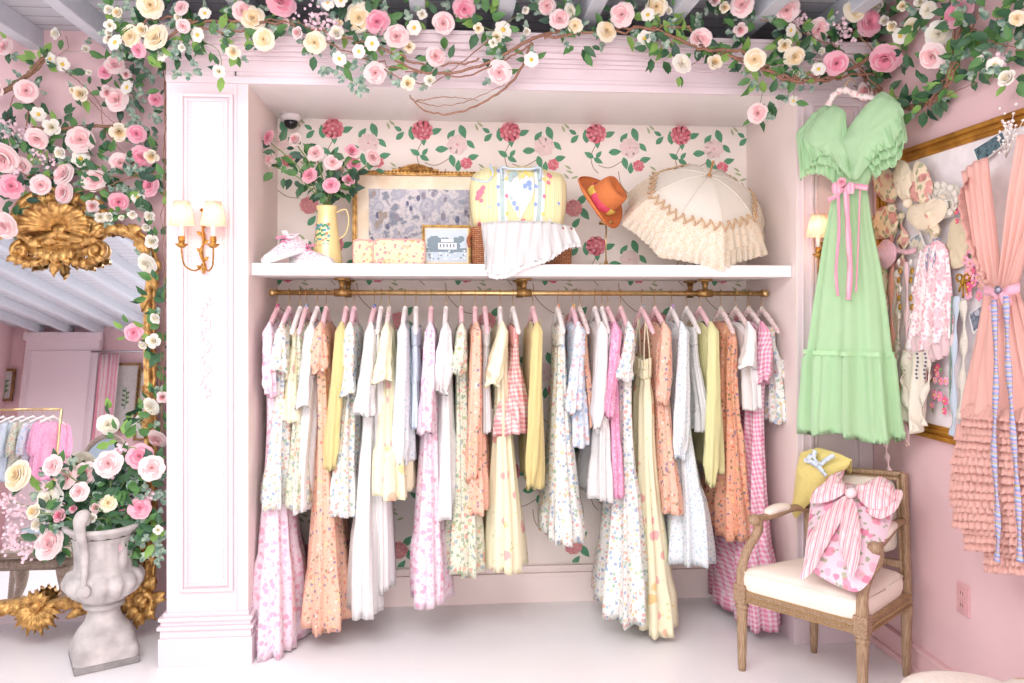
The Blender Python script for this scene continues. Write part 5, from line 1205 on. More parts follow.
for dz in (.002, -.008, -.012, -.016):
    row = []
    c = (onG(808, 351)+onG(892, 351))/2; hw = (onG(892, 351)-onG(808, 351)).length/2
    for k in range(120):
        a = 2*pi*k/120; r_ = .016*(sin(9*a+1.26)+.6*sin(14*a+.7)); p = c+gd*(hw*1.0*cos(a)+r_*cos(a)*.5)+gn*((.088)*sin(a)+r_*(1 if sin(a) > 0 else -1)*min(1, abs(sin(a))*2)); p.z += dz+.002*sin(40*a); row.append(p)
    P.append(row)
f.grid(P, 0, uv=False, close=True); f.build('tier_ruffle', TUL, gdr, origin=go)
f = MB(); P = []; pr = [(838, 872, 128), (832, 878, 150), (832, 876, 168), (836, 868, 186), (835, 867, 198)]
for a_, b_, y in pr:
    A_, B_ = onG(a_, y), onG(b_, y); c = (A_+B_)/2; hw = (B_-A_).length/2
    P.append([c+gd*hw*cos(2*pi*k/40)+gn*(.035+.004*sin(13*k))*sin(2*pi*k/40) for k in range(40)])
f.grid(P, 0, uv=False, close=True); f.build('bodice', TUL, gdr, origin=go)
for lab, pa, pb, off in (('left', [(846, 112), (838, 108), (822, 116), (803, 138)], [(850, 172), (838, 158), (822, 156), (812, 162)], .05), ('right', [(852, 150), (862, 118), (878, 96), (898, 108)], [(872, 162), (880, 152), (893, 146), (903, 122)], .055)):
    for q in range(3):
        f = MB(); e = q*7
        sheet(f, [onG(x-(e*.5 if lab == 'left' else -e*.2), y-e*.3, off-q*.018) for x, y in pa], [onG(x+(-e*.9 if lab == 'left' else e*.25), y+e*1.3, off+.012-q*.018) for x, y in pb], gn, .010, 5, .0015, 14, 44, jag=.004, seed=q+3)
        f.build('sleeve_ruffle', TUL, gdr, origin=go)
f = MB(); outline_puff(f, round_poly([onG(x, y, .05) for x, y in ((846, 112), (836, 106), (820, 114), (806, 132), (803, 142), (816, 150), (832, 158), (846, 176), (852, 182), (852, 160), (842, 132))], 2), gn, .03, wr=.006, seed=2); f.build('sleeve', TUL, gdr, origin=go)
f = MB(); outline_puff(f, round_poly([onG(x, y, .05) for x, y in ((840, 142), (852, 122), (866, 104), (880, 94), (898, 102), (905, 112), (903, 118), (895, 126), (892, 142), (878, 154), (866, 168), (856, 182), (850, 178), (846, 160))], 2), gn, .03, wr=.006, seed=4); f.build('sleeve', TUL, gdr, origin=go)
f = MB(); band(f, [onG(836, 190, .05), onG(852, 186, .065), onG(868, 188, .05)], .022, (0, 0, 1), gn, m=0, tw=.1)
band(f, [onG(843, 188, .07), onG(836, 196, .075), onG(828, 200, .07)], .018, gd, gn)
band(f, [onG(838, 190, .075), onG(839, 230, .085), onG(836, 270, .09), onG(838, 296, .095)], .012, gd, gn, n=34); band(f, [onG(846, 190, .075), onG(848, 230, .09), onG(850, 270, .10), onG(848, 300, .10)], .022, gd, gn, n=34); band(f, [onG(860, 190, .06), onG(858, 250, .075), onG(856, 292, .09)], .006, gd, gn)
for s_ in (-1, 1): outline_puff(f, round_poly([onG(843, 189, .075), onG(843+s_*6, 181, .08), onG(843+s_*12, 184, .08), onG(843+s_*11, 194, .08), onG(843+s_*5, 194, .08)], 2), gn, .008, rings=4, res=24)
f.build('sash', SASH, gdr, origin=go)
bl = bloom('R', 'p', onG(842, 182, .085), .04, gn, gdr, go, rr, 'corsage_rose')
hg = thing('clothes_hanger', onG(842, 92), 'floral padded hanger holding the mint green tulle dress', 'hanger')
f = MB(); f.tube(spline([onG(828, 106, .03), onG(832, 98, .03), onG(838, 92, .03), onG(844, 90, .03), onG(852, 93, .03), onG(862, 97, .03), onG(874, 99, .02), onG(886, 108, .01), onG(896, 118, 0)], 40), [.013+.003*sin(i*1.3) for i in range(40)], 12); f.build('padded_arms', HPAD['f'], hg, origin=hg.location)
f = MB(); f.tube(spline([onG(845, 90, .03), onG(846, 84, .03), onG(851, 79, .03), onG(855, 83, .03)], 14), .002, 6); f.build('hook', HOOK, hg, origin=hg.location)

# ---------------------------------------------------------------- right wall: gilt frame with pinned treasures
XW = XP1
FY0, FY1, FZ0, FZ1 = 3.335, 2.12, .965, 2.125
fr = thing('wall_frame', (XW, (FY0+FY1)/2, FZ0), 'large gilt-framed white pinboard on the right wall', 'frame')
f = MB(); W_ = .055
for e, d, ww in ((0, .022, W_), (.006, .034, .016), (.030, .028, .012), (W_-.012, .018, .014)):
    for b_ in ((FY1+e, FY1+e+ww, FZ0+e, FZ1-e), (FY0-e-ww, FY0-e, FZ0+e, FZ1-e), (FY1+e+ww, FY0-e-ww, FZ0+e, FZ0+e+ww), (FY1+e+ww, FY0-e-ww, FZ1-e-ww, FZ1-e)): f.box(XW-d, XW-.0005, b_[0], b_[1], b_[2], b_[3])
f.build('moulding', gilt('frame_gold', 'D2963C', '9A6420', .6, .42, 12), fr, origin=fr.location, smooth=False, bevel=.002)
f = MB(); f.box(XW-.012, XW-.001, FY1+W_-.01, FY0-W_+.01, FZ0+W_-.01, FZ1-W_+.01); f.build('board', M('board_paper', 'F6EEF0', .8), fr, origin=fr.location, smooth=False)
wn = Vector((-1, 0, 0))
def W(x, y, o=.02): return PX(x, y, XW-o)
def pinned(name, lab, cat, x, y, group=None): return thing(name, W(x, y, .02), lab, cat, group)
ROSEC = printed('chintz_rose', 'F1DDC0', ['C9606E', 'E38E93', 'D9747E'], 22, .5, ['7C8F62', '8FA070'], 34, .4); CREAM = cloth('cream_silk', 'F8E6CB'); CRL = cloth('cream_lace', 'F8F1E4', fine=('Z', 60))
def bow(name, lab, c, loops, tails, mats, o=.05, tw=.035, knot=.02, cat='bow', th=.016):
    t = pinned(name, lab, cat, *c)
    for i, lp in enumerate(loops):
        f = MB(); outline_puff(f, round_poly([W(x, y, o) for x, y in lp], 2), wn, th, wr=.004, seed=i, m=0); f.build('loop', mats[i % len(mats)], t, origin=t.location)
    for i, tl in enumerate(tails):
        f = MB(); band(f, [W(x, y, o-.012) for x, y in tl], tw, (0, 1, 0), wn, tw=.45, n=30); f.build('tail', mats[0], t, origin=t.location)
    f = MB(); k = W(c[0], c[1], o+.012); f.lathe([(0, knot), (knot*.8, knot*.6), (knot, 0), (knot*.8, -knot*.6), (0, -knot)], tuple(k), 12, axis=(0, .3, 1)); f.build('knot', mats[0], t, origin=t.location)
    return t
bow('fabric_bow', 'large chintz rose and cream silk bow topmost on the pinboard', (908, 203), [[(902, 202), (893, 186), (896, 160), (906, 160), (915, 180), (914, 200)], [(908, 198), (912, 178), (914, 160), (926, 164), (934, 188), (928, 206)], [(908, 206), (926, 202), (944, 192), (949, 206), (942, 222), (920, 232), (906, 220)]], [[(912, 212), (926, 226), (936, 240)]], [CREAM, ROSEC, CREAM], .06, .04)
bow('fabric_bow', 'chintz rose bow with long tails at the upper left of the pinboard', (892, 208), [[(894, 206), (880, 200), (871, 180), (876, 166), (890, 168), (900, 186)], [(894, 206), (880, 206), (869, 222), (874, 240), (890, 238), (900, 222)]], [[(893, 214), (890, 245), (882, 280), (884, 320), (890, 345)], [(898, 214), (903, 240), (900, 270)]], [ROSEC, ROSEC], .045, .055)
bow('fabric_bow', 'smaller chintz bow end with dark roses beside the lace rosette', (930, 214), [[(930, 210), (940, 205), (944, 196), (946, 208), (940, 218)], [(928, 218), (938, 222), (940, 236), (932, 234)]], [], [ROSEC], .055)
# lace and knit pieces
def piece(name, lab, cat, pts, mat, o, th, wr=.003, rp=2, part='panel', extra=None, seed=0):
    x = sum(p[0] for p in pts)/len(pts); y = max(p[1] for p in pts); t = pinned(name, lab, cat, x, y)
    f = MB(); outline_puff(f, round_poly([W(a, b_, o) for a, b_ in pts], rp) if rp else [W(a, b_, o) for a, b_ in pts], wn, th, wr=wr, seed=seed); f.build(part, mat, t, origin=t.location)
    if extra: extra(t)
    return t
def lacefr(t):
    f = MB(); r2 = random.Random(8)
    for k in range(14):
        a = 2*pi*k/14; c = W(941+15*cos(a), 200+15*sin(a), .05); f.lathe([(0, .012), (.015, .006), (.018, 0), (.01, -.004)], tuple(c), 9, axis=(-1, .2*cos(a*3), .3*sin(a)))
    for k in range(5): f.tube([W(928+4*k, 192+k*2, .062), W(932+5*k, 204-k, .066), W(930+6*k, 214-k*2, .06)], .005, 6)
    f.build('gathers', CRL, t, origin=t.location)
piece('lace_rosette', 'cream lace ruffle pinned under the top rail of the gilt frame', 'lace', [(924, 186), (930, 180), (944, 186), (958, 182), (962, 200), (956, 216), (940, 220), (926, 214)], CRL, .035, .02, .006, extra=lacefr)
piece('knitted_mitten', 'straw coloured crochet mitten in the middle of the pinboard', 'mitten', [(950, 222), (956, 217), (966, 220), (970, 232), (967, 250), (966, 266), (950, 270), (946, 252), (948, 234)], cloth('straw_crochet', 'F4E4C2', fine=('Z', 70)), .035, .016)
# checked pink scarf
PSC = printed('pink_plaid_scarf', 'FBEFF0', ['F0A3B4', 'F6C0CA', 'EC8FA4'], 62, .44, ['F3B9C4'], 20, .45)
t = pinned('silk_scarf', 'pink and white patterned scarf draped to a point at the centre of the pinboard', 'scarf', 925, 350)
f = MB(); sheet(f, [W(921, 250, .055), W(930, 244, .06), (W(938, 240, .065)), W(948, 250, .055)], [W(903, 346, .05), W(918, 352, .06), W(936, 344, .06), W(955, 338, .05)], wn, .008, 4, .002, 24, 40, seed=9); f.build('drape', PSC, t, origin=t.location)
f = MB(); sheet(f, [W(905, 336, .055), W(922, 336, .06), W(955, 334, .055)], [W(910, 358, .055), W(930, 362, .06), W(953, 352, .055)], wn, .010, 7, .002, 6, 44, seed=10, jag=.004); f.build('frill', cloth('pink_chiffon', 'FBE0E2', trans=.3), t, origin=t.location)
# rosette flower, cords, ribbons
t = pinned('fabric_rosette', 'pale pink twisted fabric rosette at the left edge of the pinboard', 'rosette', 886, 254)
f = MB(); cR = W(886, 254, .06)
for k in range(7):
    r_ = .055-.007*k; f.tube([cR+Vector((-.006*k, r_*cos(a)*1.2, r_*sin(a)*.95+.003*sin(5*a+k))) for a in [2*pi*q/30 for q in range(31)]], .008, 7)
f.build('coil', cloth('rosette_pink', 'F3BECB'), t, origin=t.location)
f = MB(); band(f, [W(896, 250, .05), W(906, 252, .055), W(916, 250, .05)], .02, (0, 0, 1), wn); f.build('tail', cloth('rosette_pink', 'F3BECB'), t, origin=t.location)
CORAL = cloth('coral_tulle', 'FBCBBF', .06, .15, .3)
def ribbon(lab, path, wd, mat, o=.04, tw=.4, name='hanging_ribbon'):
    t = pinned(name, lab, 'ribbon', *path[-1]); f = MB(); band(f, [W(x, y, o) for x, y in path], wd, (0, 1, 0), wn, tw=tw, n=40); f.build('strip', mat, t, origin=t.location); return t
RFL = printed('ribbon_floral', 'F4E3DC', ['E37F93', 'F0A7B0', '8FA57A'], 60, .45)
ribbon('floral ribbon hanging furthest left inside the pinboard', [(880, 262), (883, 300), (888, 340), (892, 372)], .05, RFL, .03)
ribbon('plain coral ribbon between two floral ribbons on the pinboard', [(888, 215), (892, 260), (891, 310), (895, 360), (900, 400)], .026, cloth('coral_ribbon', 'F3A79B'), .042)
ribbon('pink sprigged ribbon falling below the plain coral one', [(896, 270), (898, 310), (897, 350), (893, 380)], .03, RFL, .04)
ribbon('pale pink satin ribbon hanging beside the button cords', [(906, 262), (907, 300), (906, 340), (904, 400), (908, 445)], .024, cloth('satin_pink', 'F8D2D8'), .05)
ribbon('white and coral ribbon dangling below the lower frame rail', [(902, 360), (905, 400), (903, 430), (908, 446)], .02, striped('rib_wc', ['F8E6E2', 'F0A89C'], .012), .06)
ribbon('pale blue satin ribbon hanging right of the patterned scarf', [(957, 296), (955, 330), (953, 370), (954, 415), (952, 436)], .028, cloth('satin_blue', 'CFDCEA'), .055)
ribbon('cream lace ribbon beside the coral gown', [(963, 300), (964, 340), (962, 380), (960, 420)], .03, CRL, .05)
ribbon('thin green cord hanging beside the blue ribbon', [(952, 296), (951, 330), (950, 372), (950, 400)], .005, cloth('cord_green', '7E9C86'), .06, 0, 'green_lanyard')
ribbon('pale pink ribbon end hanging under the green dress', [(884, 430), (886, 450), (889, 472)], .03, cloth('satin_pink', 'F8D2D8'), .07)
t = pinned('cream_sash', 'crumpled cream muslin sash falling over the lower frame rail', 'sash', 912, 436)
f = MB(); sheet(f, [W(903, 350, .06), W(916, 352, .07), W(930, 350, .06)], [W(904, 420, .075), W(914, 434, .085), W(926, 420, .075)], wn, .014, 2, .002, 20, 30, seed=21); band(f, [W(908, 352, .07), W(902, 380, .075), W(908, 405, .09), W(916, 432, .09)], .035, (0, 1, 0), wn, tw=.9); band(f, [W(924, 352, .07), W(930, 376, .08), W(922, 400, .09), W(924, 426, .085)], .028, (0, 1, 0), wn, tw=.9); f.build('drape', cloth('muslin', 'F3E8D8'), t, origin=t.location)
for x, lab in ((899, 'left cord of gold and white buttons beside the rosette'), (911, 'right cord of gold and pearl buttons beside the scarf')):
    t = pinned('button_garland', lab, 'garland', x, 330); f = MB(); f.tube([W(x, 258, .055), W(x+1, 290, .055), W(x-1, 325, .055)], .0015, 5); f.build('cord', CRL, t, origin=t.location)
    for k in range(7):
        f = MB(); c = W(x+(k % 2)*1.5-.5, 262+k*9, .06); f.lathe([(0, .004), (.012, .003), (.014, 0), (.012, -.003), (0, -.004)], tuple(c), 14, axis=(-1, .2, .1)); f.build('button', [M('button_gold', 'C99A45', .35, .7), M('button_pearl', 'F2E6E4', .3)][0 if k % 3 else 1], t, origin=t.location)
# flower appliques, postcards, brass bow, sprays
def applique(lab, x, y, sx, sy, n, seed):
    t = pinned('flower_applique', lab, 'applique', x, y+sy); r2 = random.Random(seed); f = MB()
    AM = [M('app_'+k, c, .8) for k, c in (('pink', 'F08FAE'), ('rose', 'F7B3C6'), ('hot', 'E8688F'), ('green', '7DAA6E'), ('yellow', 'F6D889'))]
    for k in range(n):
        c = W(x+r2.uniform(-sx, sx), y+r2.uniform(-sy, sy), .03+r2.uniform(0, .012)); m_ = r2.choice((0, 1, 2, 0, 1)); s_ = r2.uniform(.010, .018)
        for q in range(5):
            a = q*1.257+k; cc = c+Vector((-.002, cos(a)*s_*.7, sin(a)*s_*.7)); f.add([cc+Vector((-.004, 0, 0))]+[cc+Vector((0, s_*.6*cos(b_), s_*.6*sin(b_))) for b_ in [i*pi/3 for i in range(6)]], [(0, i, i % 6+1) for i in range(1, 7)], m_)
        f.lathe([(.004, 0), (.003, .004), (0, .006)], tuple(c+Vector((-.004, 0, 0))), 6, 4, axis=(-1, 0, 0))
        if k % 2: leaf(f, c+Vector((.004, 0, 0)), (0, r2.uniform(-1, 1), r2.uniform(-1, 1)), wn, .035, .018, 3)
    f.build('stitched_blooms', AM, t, origin=t.location)
applique('cluster of pink stitched flowers at the upper middle of the pinboard', 964, 205, 9, 24, 14, 1)
applique('large cluster of pink stitched flowers beside the belt of the coral gown', 978, 272, 13, 24, 30, 2)
applique('small stitched sprig low on the pinboard', 936, 372, 12, 12, 9, 3)
applique('tiny stitched sprig near the lower rail of the pinboard', 940, 404, 8, 12, 6, 4)
def card(lab, pts, c, seed):
    t = pinned('postcard', lab, 'postcard', pts[3][0], pts[3][1]); P = [W(x, y, .035) for x, y in pts]; f = MB()
    B_ = [p+Vector((.003, 0, 0)) for p in P]; f.add(P+B_, [(0, 1, 2, 3), (7, 6, 5, 4), (0, 4, 5, 1), (1, 5, 6, 2), (2, 6, 7, 3), (3, 7, 4, 0)]); f.build('card_sheet', M('card_white', 'F3F1F0'), t, origin=t.location, smooth=False)
    f = MB(); c0 = sum(P, Vector())/4; Q = [c0+(p-c0)*.88+Vector((-.001, 0, 0)) for p in P]; f.add(Q, [(0, 1, 2, 3)]); f.build('print', photo_mat('card_print'+str(seed), c, 26), t, origin=t.location, smooth=False)
card('dark teal photo postcard tilted under the top right of the frame', [(972, 150), (1004, 130), (1008, 142), (978, 166)], ['24384A', '2F4E5A', '5F7E8A', '3B4F5E', '8FA0A8'], 1)
card('small floral postcard beside the point of the scarf', [(908, 240), (920, 232), (926, 248), (914, 256)], ['A9B0A0', 'E8DCC8', '7F8FA0'], 2)
card('dark photo postcard tucked beside the belt of the coral gown', [(968, 314), (990, 300), (1000, 308), (973, 334)], ['35404F', '8C93A4', '4B5568', 'B9BCC8'], 3)
t = pinned('brass_bow', 'small brass bow ornament under the crochet mitten', 'ornament', 963, 292); f = MB()
for s_ in (-1, 1): f.tube([W(963+s_*(3.5+3*cos(a)), 278+3.5*sin(a), .045) for a in [2*pi*k/14 for k in range(15)]], .004, 7); f.tube([W(963+s_, 280, .045), W(963+s_*4, 292, .045)], .004, 7)
f.tube([W(963, 276, .045), W(963, 284, .045)], .006, 8); f.tube([W(963, 284, .045), W(963, 298, .045)], .0035, 6); f.build('bow_shape', gilt('brass_orn', 'C99A3E', '9A6C22'), t, origin=t.location)
t = pinned('dried_spray', 'spray of tiny white dried blossoms pinned at the top right', 'flowers', 1010, 150); f = MB(); r2 = random.Random(6)
for k in range(60):
    c = W(1010+r2.gauss(0, 7), 133+r2.gauss(0, 11), .05+r2.uniform(0, .03)); f.lathe([(0, .005), (.006, 0), (0, -.005)], tuple(c), 6)
    if k % 3 == 0: f.tube([c, W(1006, 158, .04)], .001, 4)
f.build('blossoms', M('dried_white', 'F6EFEA'), t, origin=t.location)
t = pinned('beaded_lanyard', 'twisted beaded cords hanging beside the point of the scarf', 'cord', 934, 268); f = MB()
for k in range(3): f.tube(spline([W(940-k*3, 238, .06), W(935-k*4, 256, .065), W(932-k*3, 272, .06)], 12), .004, 6)
f.build('strand', striped('bead_cord', ['B9A9C4', 'F0DDE2', '8E9AB4'], .01, 1, coord='Object'), t, origin=t.location)
for x, lab in ((917, 'left thin navy beaded tassel under the scarf'), (925, 'right thin navy beaded tassel under the scarf')):
    t = pinned('beaded_tassel', lab, 'tassel', x, 385); f = MB()
    for k in range(7): f.lathe([(0, .006), (.006, 0), (0, -.006)], tuple(W(x+sin(k)*.8, 354+k*4, .10)), 8)
    f.build('beads', M('bead_navy', '5C6078', .3), t, origin=t.location)
# coral gown
cg = pinned('tulle_gown', 'coral pink tulle gown with ruffled tiers hanging at the right edge of the pinboard', 'dress', 990, 545); co = cg.location
def C_(x, y, o=.12): return PX(x, y, XW-o)
for A_, B_, sd in (([(962, 172), (974, 162), (988, 157)], [(984, 290), (994, 294), (1001, 290)], 1), ([(1018, 136), (1036, 130), (1058, 122)], [(999, 290), (1006, 292), (1016, 286)], 2)):
    f = MB(); mid = [((a[0]*.55+b_[0]*.45)-(0 if sd == 1 else 0), a[1]*.55+b_[1]*.45) for a, b_ in zip(A_, B_)]
    sheet(f, [C_(*p) for p in A_], [C_(*p) for p in B_], wn, .012, 4, .002, 24, 34, seed=sd)
    f.build('shoulder_drape', CORAL, cg, origin=co)
f = MB(); sheet(f, [C_(972, 175, .10), C_(966, 200, .10), C_(984, 260, .10), C_(1000, 288, .10)], [C_(968, 178, .14), C_(958, 204, .15), C_(976, 268, .15), C_(996, 294, .13)], (-.3, -1, 0), .010, 12, .0015, 5, 60, seed=4); f.build('ruffled_edge', CORAL, cg, origin=co)
prof = [(984, 1016, 290), (982, 1022, 310), (976, 1034, 345), (970, 1046, 385), (964, 1056, 405)]
tiers_ = [(962, 1060, 404, 428), (956, 1066, 424, 450), (952, 1072, 446, 474), (950, 1078, 470, 500), (954, 1084, 494, 522), (964, 1088, 516, 544), (986, 1092, 536, 566)]
f = MB(); sheet(f, [C_(984, 290, .11), C_(1000, 292, .15), C_(1018, 286, .12)], [C_(962, 412, .10), C_(1006, 420, .18), C_(1058, 410, .12)], wn, .016, 6, .002, 26, 70, seed=12); f.build('skirt_panel', CORAL, cg, origin=co)
for i, (xa, xb, ya, yb) in enumerate(tiers_):
    f = MB()
    for h in range(3):
        y0, y1 = ya+h*8, yb+h*8-10
        sheet(f, [C_(xa+2, y0, .12), C_((xa+xb)/2, y0+3, .17), C_(xb, y0+6, .14)], [C_(xa, y1, .145), C_((xa+xb)/2, y1+4, .20), C_(xb, y1+7, .165)], wn, .008, 22, .0012, 5, 150, seed=i*3+h, jag=.003)
    f.build('ruffle_tier', CORAL, cg, origin=co)
f = MB(); band(f, [C_(984, 290, .16), C_(1000, 293, .19), C_(1020, 287, .16)], .03, (0, 0, 1), wn); band(f, [C_(998, 292, .19), C_(994, 305, .20), C_(996, 322, .20)], .03, (0, 1, 0), wn, tw=.8)
outline_puff(f, round_poly([C_(x, y, .2) for x, y in ((1000, 291), (1008, 294), (1012, 304), (1006, 310), (1001, 300))], 2), wn, .012); f.build('sash', cloth('sash_pink', 'F7B9CB'), cg, origin=co)
BR_ = striped('woven_blue', ['9AA6DA', 'C9B48E', 'B7C3E8', '8F9AC8', 'D9B0B8'], .03, 1, wob=.03)
for P_ in ([(994, 300), (996, 380), (994, 450), (998, 520), (997, 562)], [(1006, 296), (1008, 360), (1013, 430), (1018, 500), (1020, 562)]):
    f = MB(); band(f, [C_(x, y, .215) for x, y in P_], .020, (0, 1, 0), wn, tw=.3, n=50); f.build('woven_ribbon', BR_, cg, origin=co)
f = MB(); c = C_(999, 290, .2); f.lathe([(0, .012), (.014, .006), (.012, 0)], tuple(c), 12, axis=(-1, 0, 0)); f.build('brooch', M('brooch', '8C8A9A', .3, .6), cg, origin=co)
# wall lamp behind the green dress and twin sconce on the left pilaster
SHADE = M('lamp_shade', 'FBEADC', .8, trans=.5)
def lampglow(loc, e):
    l = bpy.data.lights.new('sconce_bulb', 'POINT'); l.energy = e; l.color = (1, .62, .36); l.shadow_soft_size = .02; o = bpy.data.objects.new('sconce_bulb', l); C.objects.link(o); o.location = loc
def sconce(cx, cz, lab, arms):
    t = thing('wall_sconce', (cx, YF-.012, cz), lab, 'lamp'); SG = gilt('sconce_gold', 'C9974A', '7E5424', .8, .35, 80)
    f = MB(); f.tube(spline([(0, -.004, -.115), (.006, -.012, -.08), (-.006, -.014, -.03), (.004, -.012, .02), (0, -.012, .07), (0, -.006, .13), (-.008, -.006, .15)], 30), [.008+.008*abs(sin(i*.5)) for i in range(30)], 8, flat=.5)
    for k in range(6): leaf(f, (0, -.012, -.1+k*.035), (.8 if k % 2 else -.8, -.2, .6), (0, -1, 0), .032, .018, 0)
    f.build('backplate', SG, t)
    for s_ in arms:
        f = MB(); ex = s_*.062; ey = -.085
        f.tube(spline([(0, -.012, -.075), (s_*.025, -.03, -.105), (s_*.055, -.07, -.085), (ex, ey, -.03), (ex, ey, -.012)], 16), .0035, 7)
        f.lathe([(0, -.018), (.012, -.014), (.026, .0), (.024, .001), (.01, -.008), (.010, .004), (.013, .012), (.013, .03), (0, .03)], (ex, ey, 0), 18)
        a = f.build('arm', SG, t)
        f = MB(); f.lathe([(.009, .0), (.009, .075), (0, .076)], (ex, ey, .028), 14); f.build('candle_tube', M('candle', 'FBF4EC', .6), a)
        f = MB(); P = [[((r_+.0008*cos(24*2*pi*k/96))*cos(2*pi*k/96)+ex, (r_+.0008*cos(24*2*pi*k/96))*sin(2*pi*k/96)+ey, z) for k in range(96)] for r_, z in ((.050, .075), (.049, .076), (.041, .12), (.030, .172), (.029, .172), (.040, .12), (.048, .077))]
        f.grid(P, 0, uv=False, close=True); f.build('lamp_shade', SHADE, t)
        lampglow((cx+ex, YF-.012+ey, cz+.125), 0.4)
c = PY(201, 245, 3.36); sconce(c.x, c.z, 'gilt twin-arm candle sconce with pleated white shades on the left pilaster', (-1, 1))
c = PY(827, 255, 3.36); sconce(c.x, c.z, 'gilt candle sconce half hidden behind the green dress', (-1, 1))
# ---------------------------------------------------------------- chair
OAK = wood('weathered_oak', '93765B', 'B89C7E', 2, 14); OAKD = wood('weathered_oak_rail', '8A6D52', 'B2967A', 0, 14); LIN = M('seat_linen', 'F6E9DC', .85, var=.02, bmp=.08, nscale=90)
FL, FRt, BL, BR = Vector((1.205, 3.165, 0)), Vector((1.515, 2.795, 0)), Vector((1.575, 3.305, 0)), Vector((1.842, 3.060, 0))
cc = (FL+FRt+BL+BR)/4
ch = thing('armchair', cc, 'carved wooden armchair with cream upholstery in front of the right pilaster', 'chair')
def CB(mb, name, mat, **k): return mb.build(name, mat, ch, origin=cc, **k)
fwdc = ((FL+FRt)/2-(BL+BR)/2).normalized(); sid = (FRt-FL).normalized(); up = Vector((0, 0, 1))
ZR0, ZR1, ZSEAT = .285, .335, .425
for p, nm in ((FL, 'f'), (FRt, 'f')):
    f = MB(); prof = [(0, 0), (.014, .0), (.016, .02), (.017, .03), (.022, .20), (.024, .245), (.019, .25), (.026, .258), (.026, .268), (.02, .272), (.028, .278), (.028, ZR0)]
    f.lathe(prof, tuple(p), 32, flute=(12, .03, .245, -.08)); CB(f, 'leg', OAK)
for p in (BL, BR):
    f = MB(); d = -fwdc*.05; f.lathe([(0, 0), (.013, 0), (.016, .05), (.022, .24), (.024, ZR0)], tuple(p), 16)
    CB(f, 'leg', OAK)
f = MB(); q = .022
for p in (FL, FRt): 
    f.beam(p+up*(ZR0-.002), p+up*(ZR1+.02), .052, .052, up=tuple(sid))
for a, b_ in ((FL, FRt), (FL, BL), (FRt, BR), (BL, BR)): f.beam(a+up*(ZR0+ZR1)/2, b_+up*(ZR0+ZR1)/2, .032, ZR1-ZR0, m=0)
CB(f, 'seat_rail', OAKD, smooth=False, bevel=.003)
f = MB()
n = 34
for a, b_ in ((FL, FRt), (FRt, BR)):
    out = (b_-a).normalized().cross(up); 
    if out.dot((a+b_)/2-cc) < 0: out = -out
    for k in range(n):
        p = a.lerp(b_, (k+1.5)/(n+2))+out*.017; f.lathe([(0, .005), (.005, .003), (.006, 0)], tuple(p+up*(ZR0+.022)), 8, axis=tuple(out))
    f.beam(a+out*.017+up*(ZR1-.004), b_+out*.017+up*(ZR1-.004), .006, .006); f.beam(a+out*.017+up*(ZR0+.004), b_+out*.017+up*(ZR0+.004), .006, .006)
CB(f, 'beading', M('bead_gilt', 'A98A5E', .5, .3), smooth=False)
# seat cushion
f = MB(); P = []; cs_ = [FL+fwdc*.02-sid*.01, FRt+fwdc*.02+sid*.01, BR, BL]
def quad(u, v):
    a = cs_[0].lerp(cs_[1], u); b_ = cs_[3].lerp(cs_[2], u); return a.lerp(b_, v)
rings = [(1.0, ZR1-.002), (1.03, ZR1+.02), (1.035, ZR1+.045), (1.01, ZR1+.066), (.96, ZR1+.08), (.85, ZR1+.088), (.6, ZR1+.097), (.3, ZR1+.1), (.02, ZR1+.101)]
for sc_, z in rings:
    row = []
    for k in range(64):
        a = 2*pi*k/64; u = .5+.5*sc_*.985*sgn(cos(a), .22); v = .5+.5*sc_*.985*sgn(sin(a), .22); p = quad(u, v); row.append(p+up*(z+(.006*sin(pi*u) if z > ZR1+.05 else 0)))
    P.append(row)
f.grid(P[::-1], 0, uv=False, close=True); CB(f, 'seat_cushion', LIN)
f = MB(); f.tube([p+up*.002+(p-cc-up*p.z+Vector((0, 0, cc.z))).normalized()*.002 for p in P[3]]+[P[3][0]], .003, 6); CB(f, 'piping', LIN)
# back
tilt = -fwdc*.05; BLt, BRt = BL+tilt+up*.845, BR+tilt+up*.82
BLt = PP(806, 466, BL+tilt, fwdc); BRt = PP(902, 473, BR+tilt, fwdc)
f = MB()
for a, b_ in ((BL+up*ZR0, BLt), (BR+up*ZR0, BRt)): f.beam(a, b_, .036, .03, up=tuple(fwdc))
f.beam(BLt+up*-.012, BRt+up*-.012, .036, .03, up=tuple(fwdc))
lo = lambda a, b_, t: a.lerp(b_, t)
L1, R1 = lo(BL+up*ZR0, BLt, .30), lo(BR+up*ZR0, BRt, .30); f.beam(L1, R1, .03, .028, up=tuple(fwdc)); CB(f, 'back_frame', OAK, smooth=False, bevel=.004)
f = MB()
for k in range(40):
    for a, b_ in ((BLt, BRt), (BR+up*(ZR0+.1), BRt)): p = a.lerp(b_, (k+.5)/40)+fwdc*.018+(up*-.012 if a is BLt else Vector()); f.lathe([(0, .004), (.005, 0)], tuple(p), 6, axis=tuple(fwdc))
CB(f, 'back_beading', M('bead_gilt', 'A98A5E', .5, .3))
def BQ(u, v, o=0): return lo(L1, R1, u).lerp(lo(BLt, BRt, u), v)+fwdc*o
f = MB(); P = []
for sc_, o in ((1.0, -.012), (1.0, .012), (.97, .026), (.9, .034), (.7, .042), (.4, .048), (.02, .05)):
    P.append([BQ(.5+.5*sc_*.84*sgn(cos(a), .3), .52+.5*sc_*.84*sgn(sin(a), .3), o) for a in [2*pi*k/56 for k in range(56)]])
f.grid(P, 0, uv=False, close=True); CB(f, 'back_cushion', LIN)
f = MB(); f.tube(P[2]+[P[2][0]], .003, 6); CB(f, 'piping', LIN)
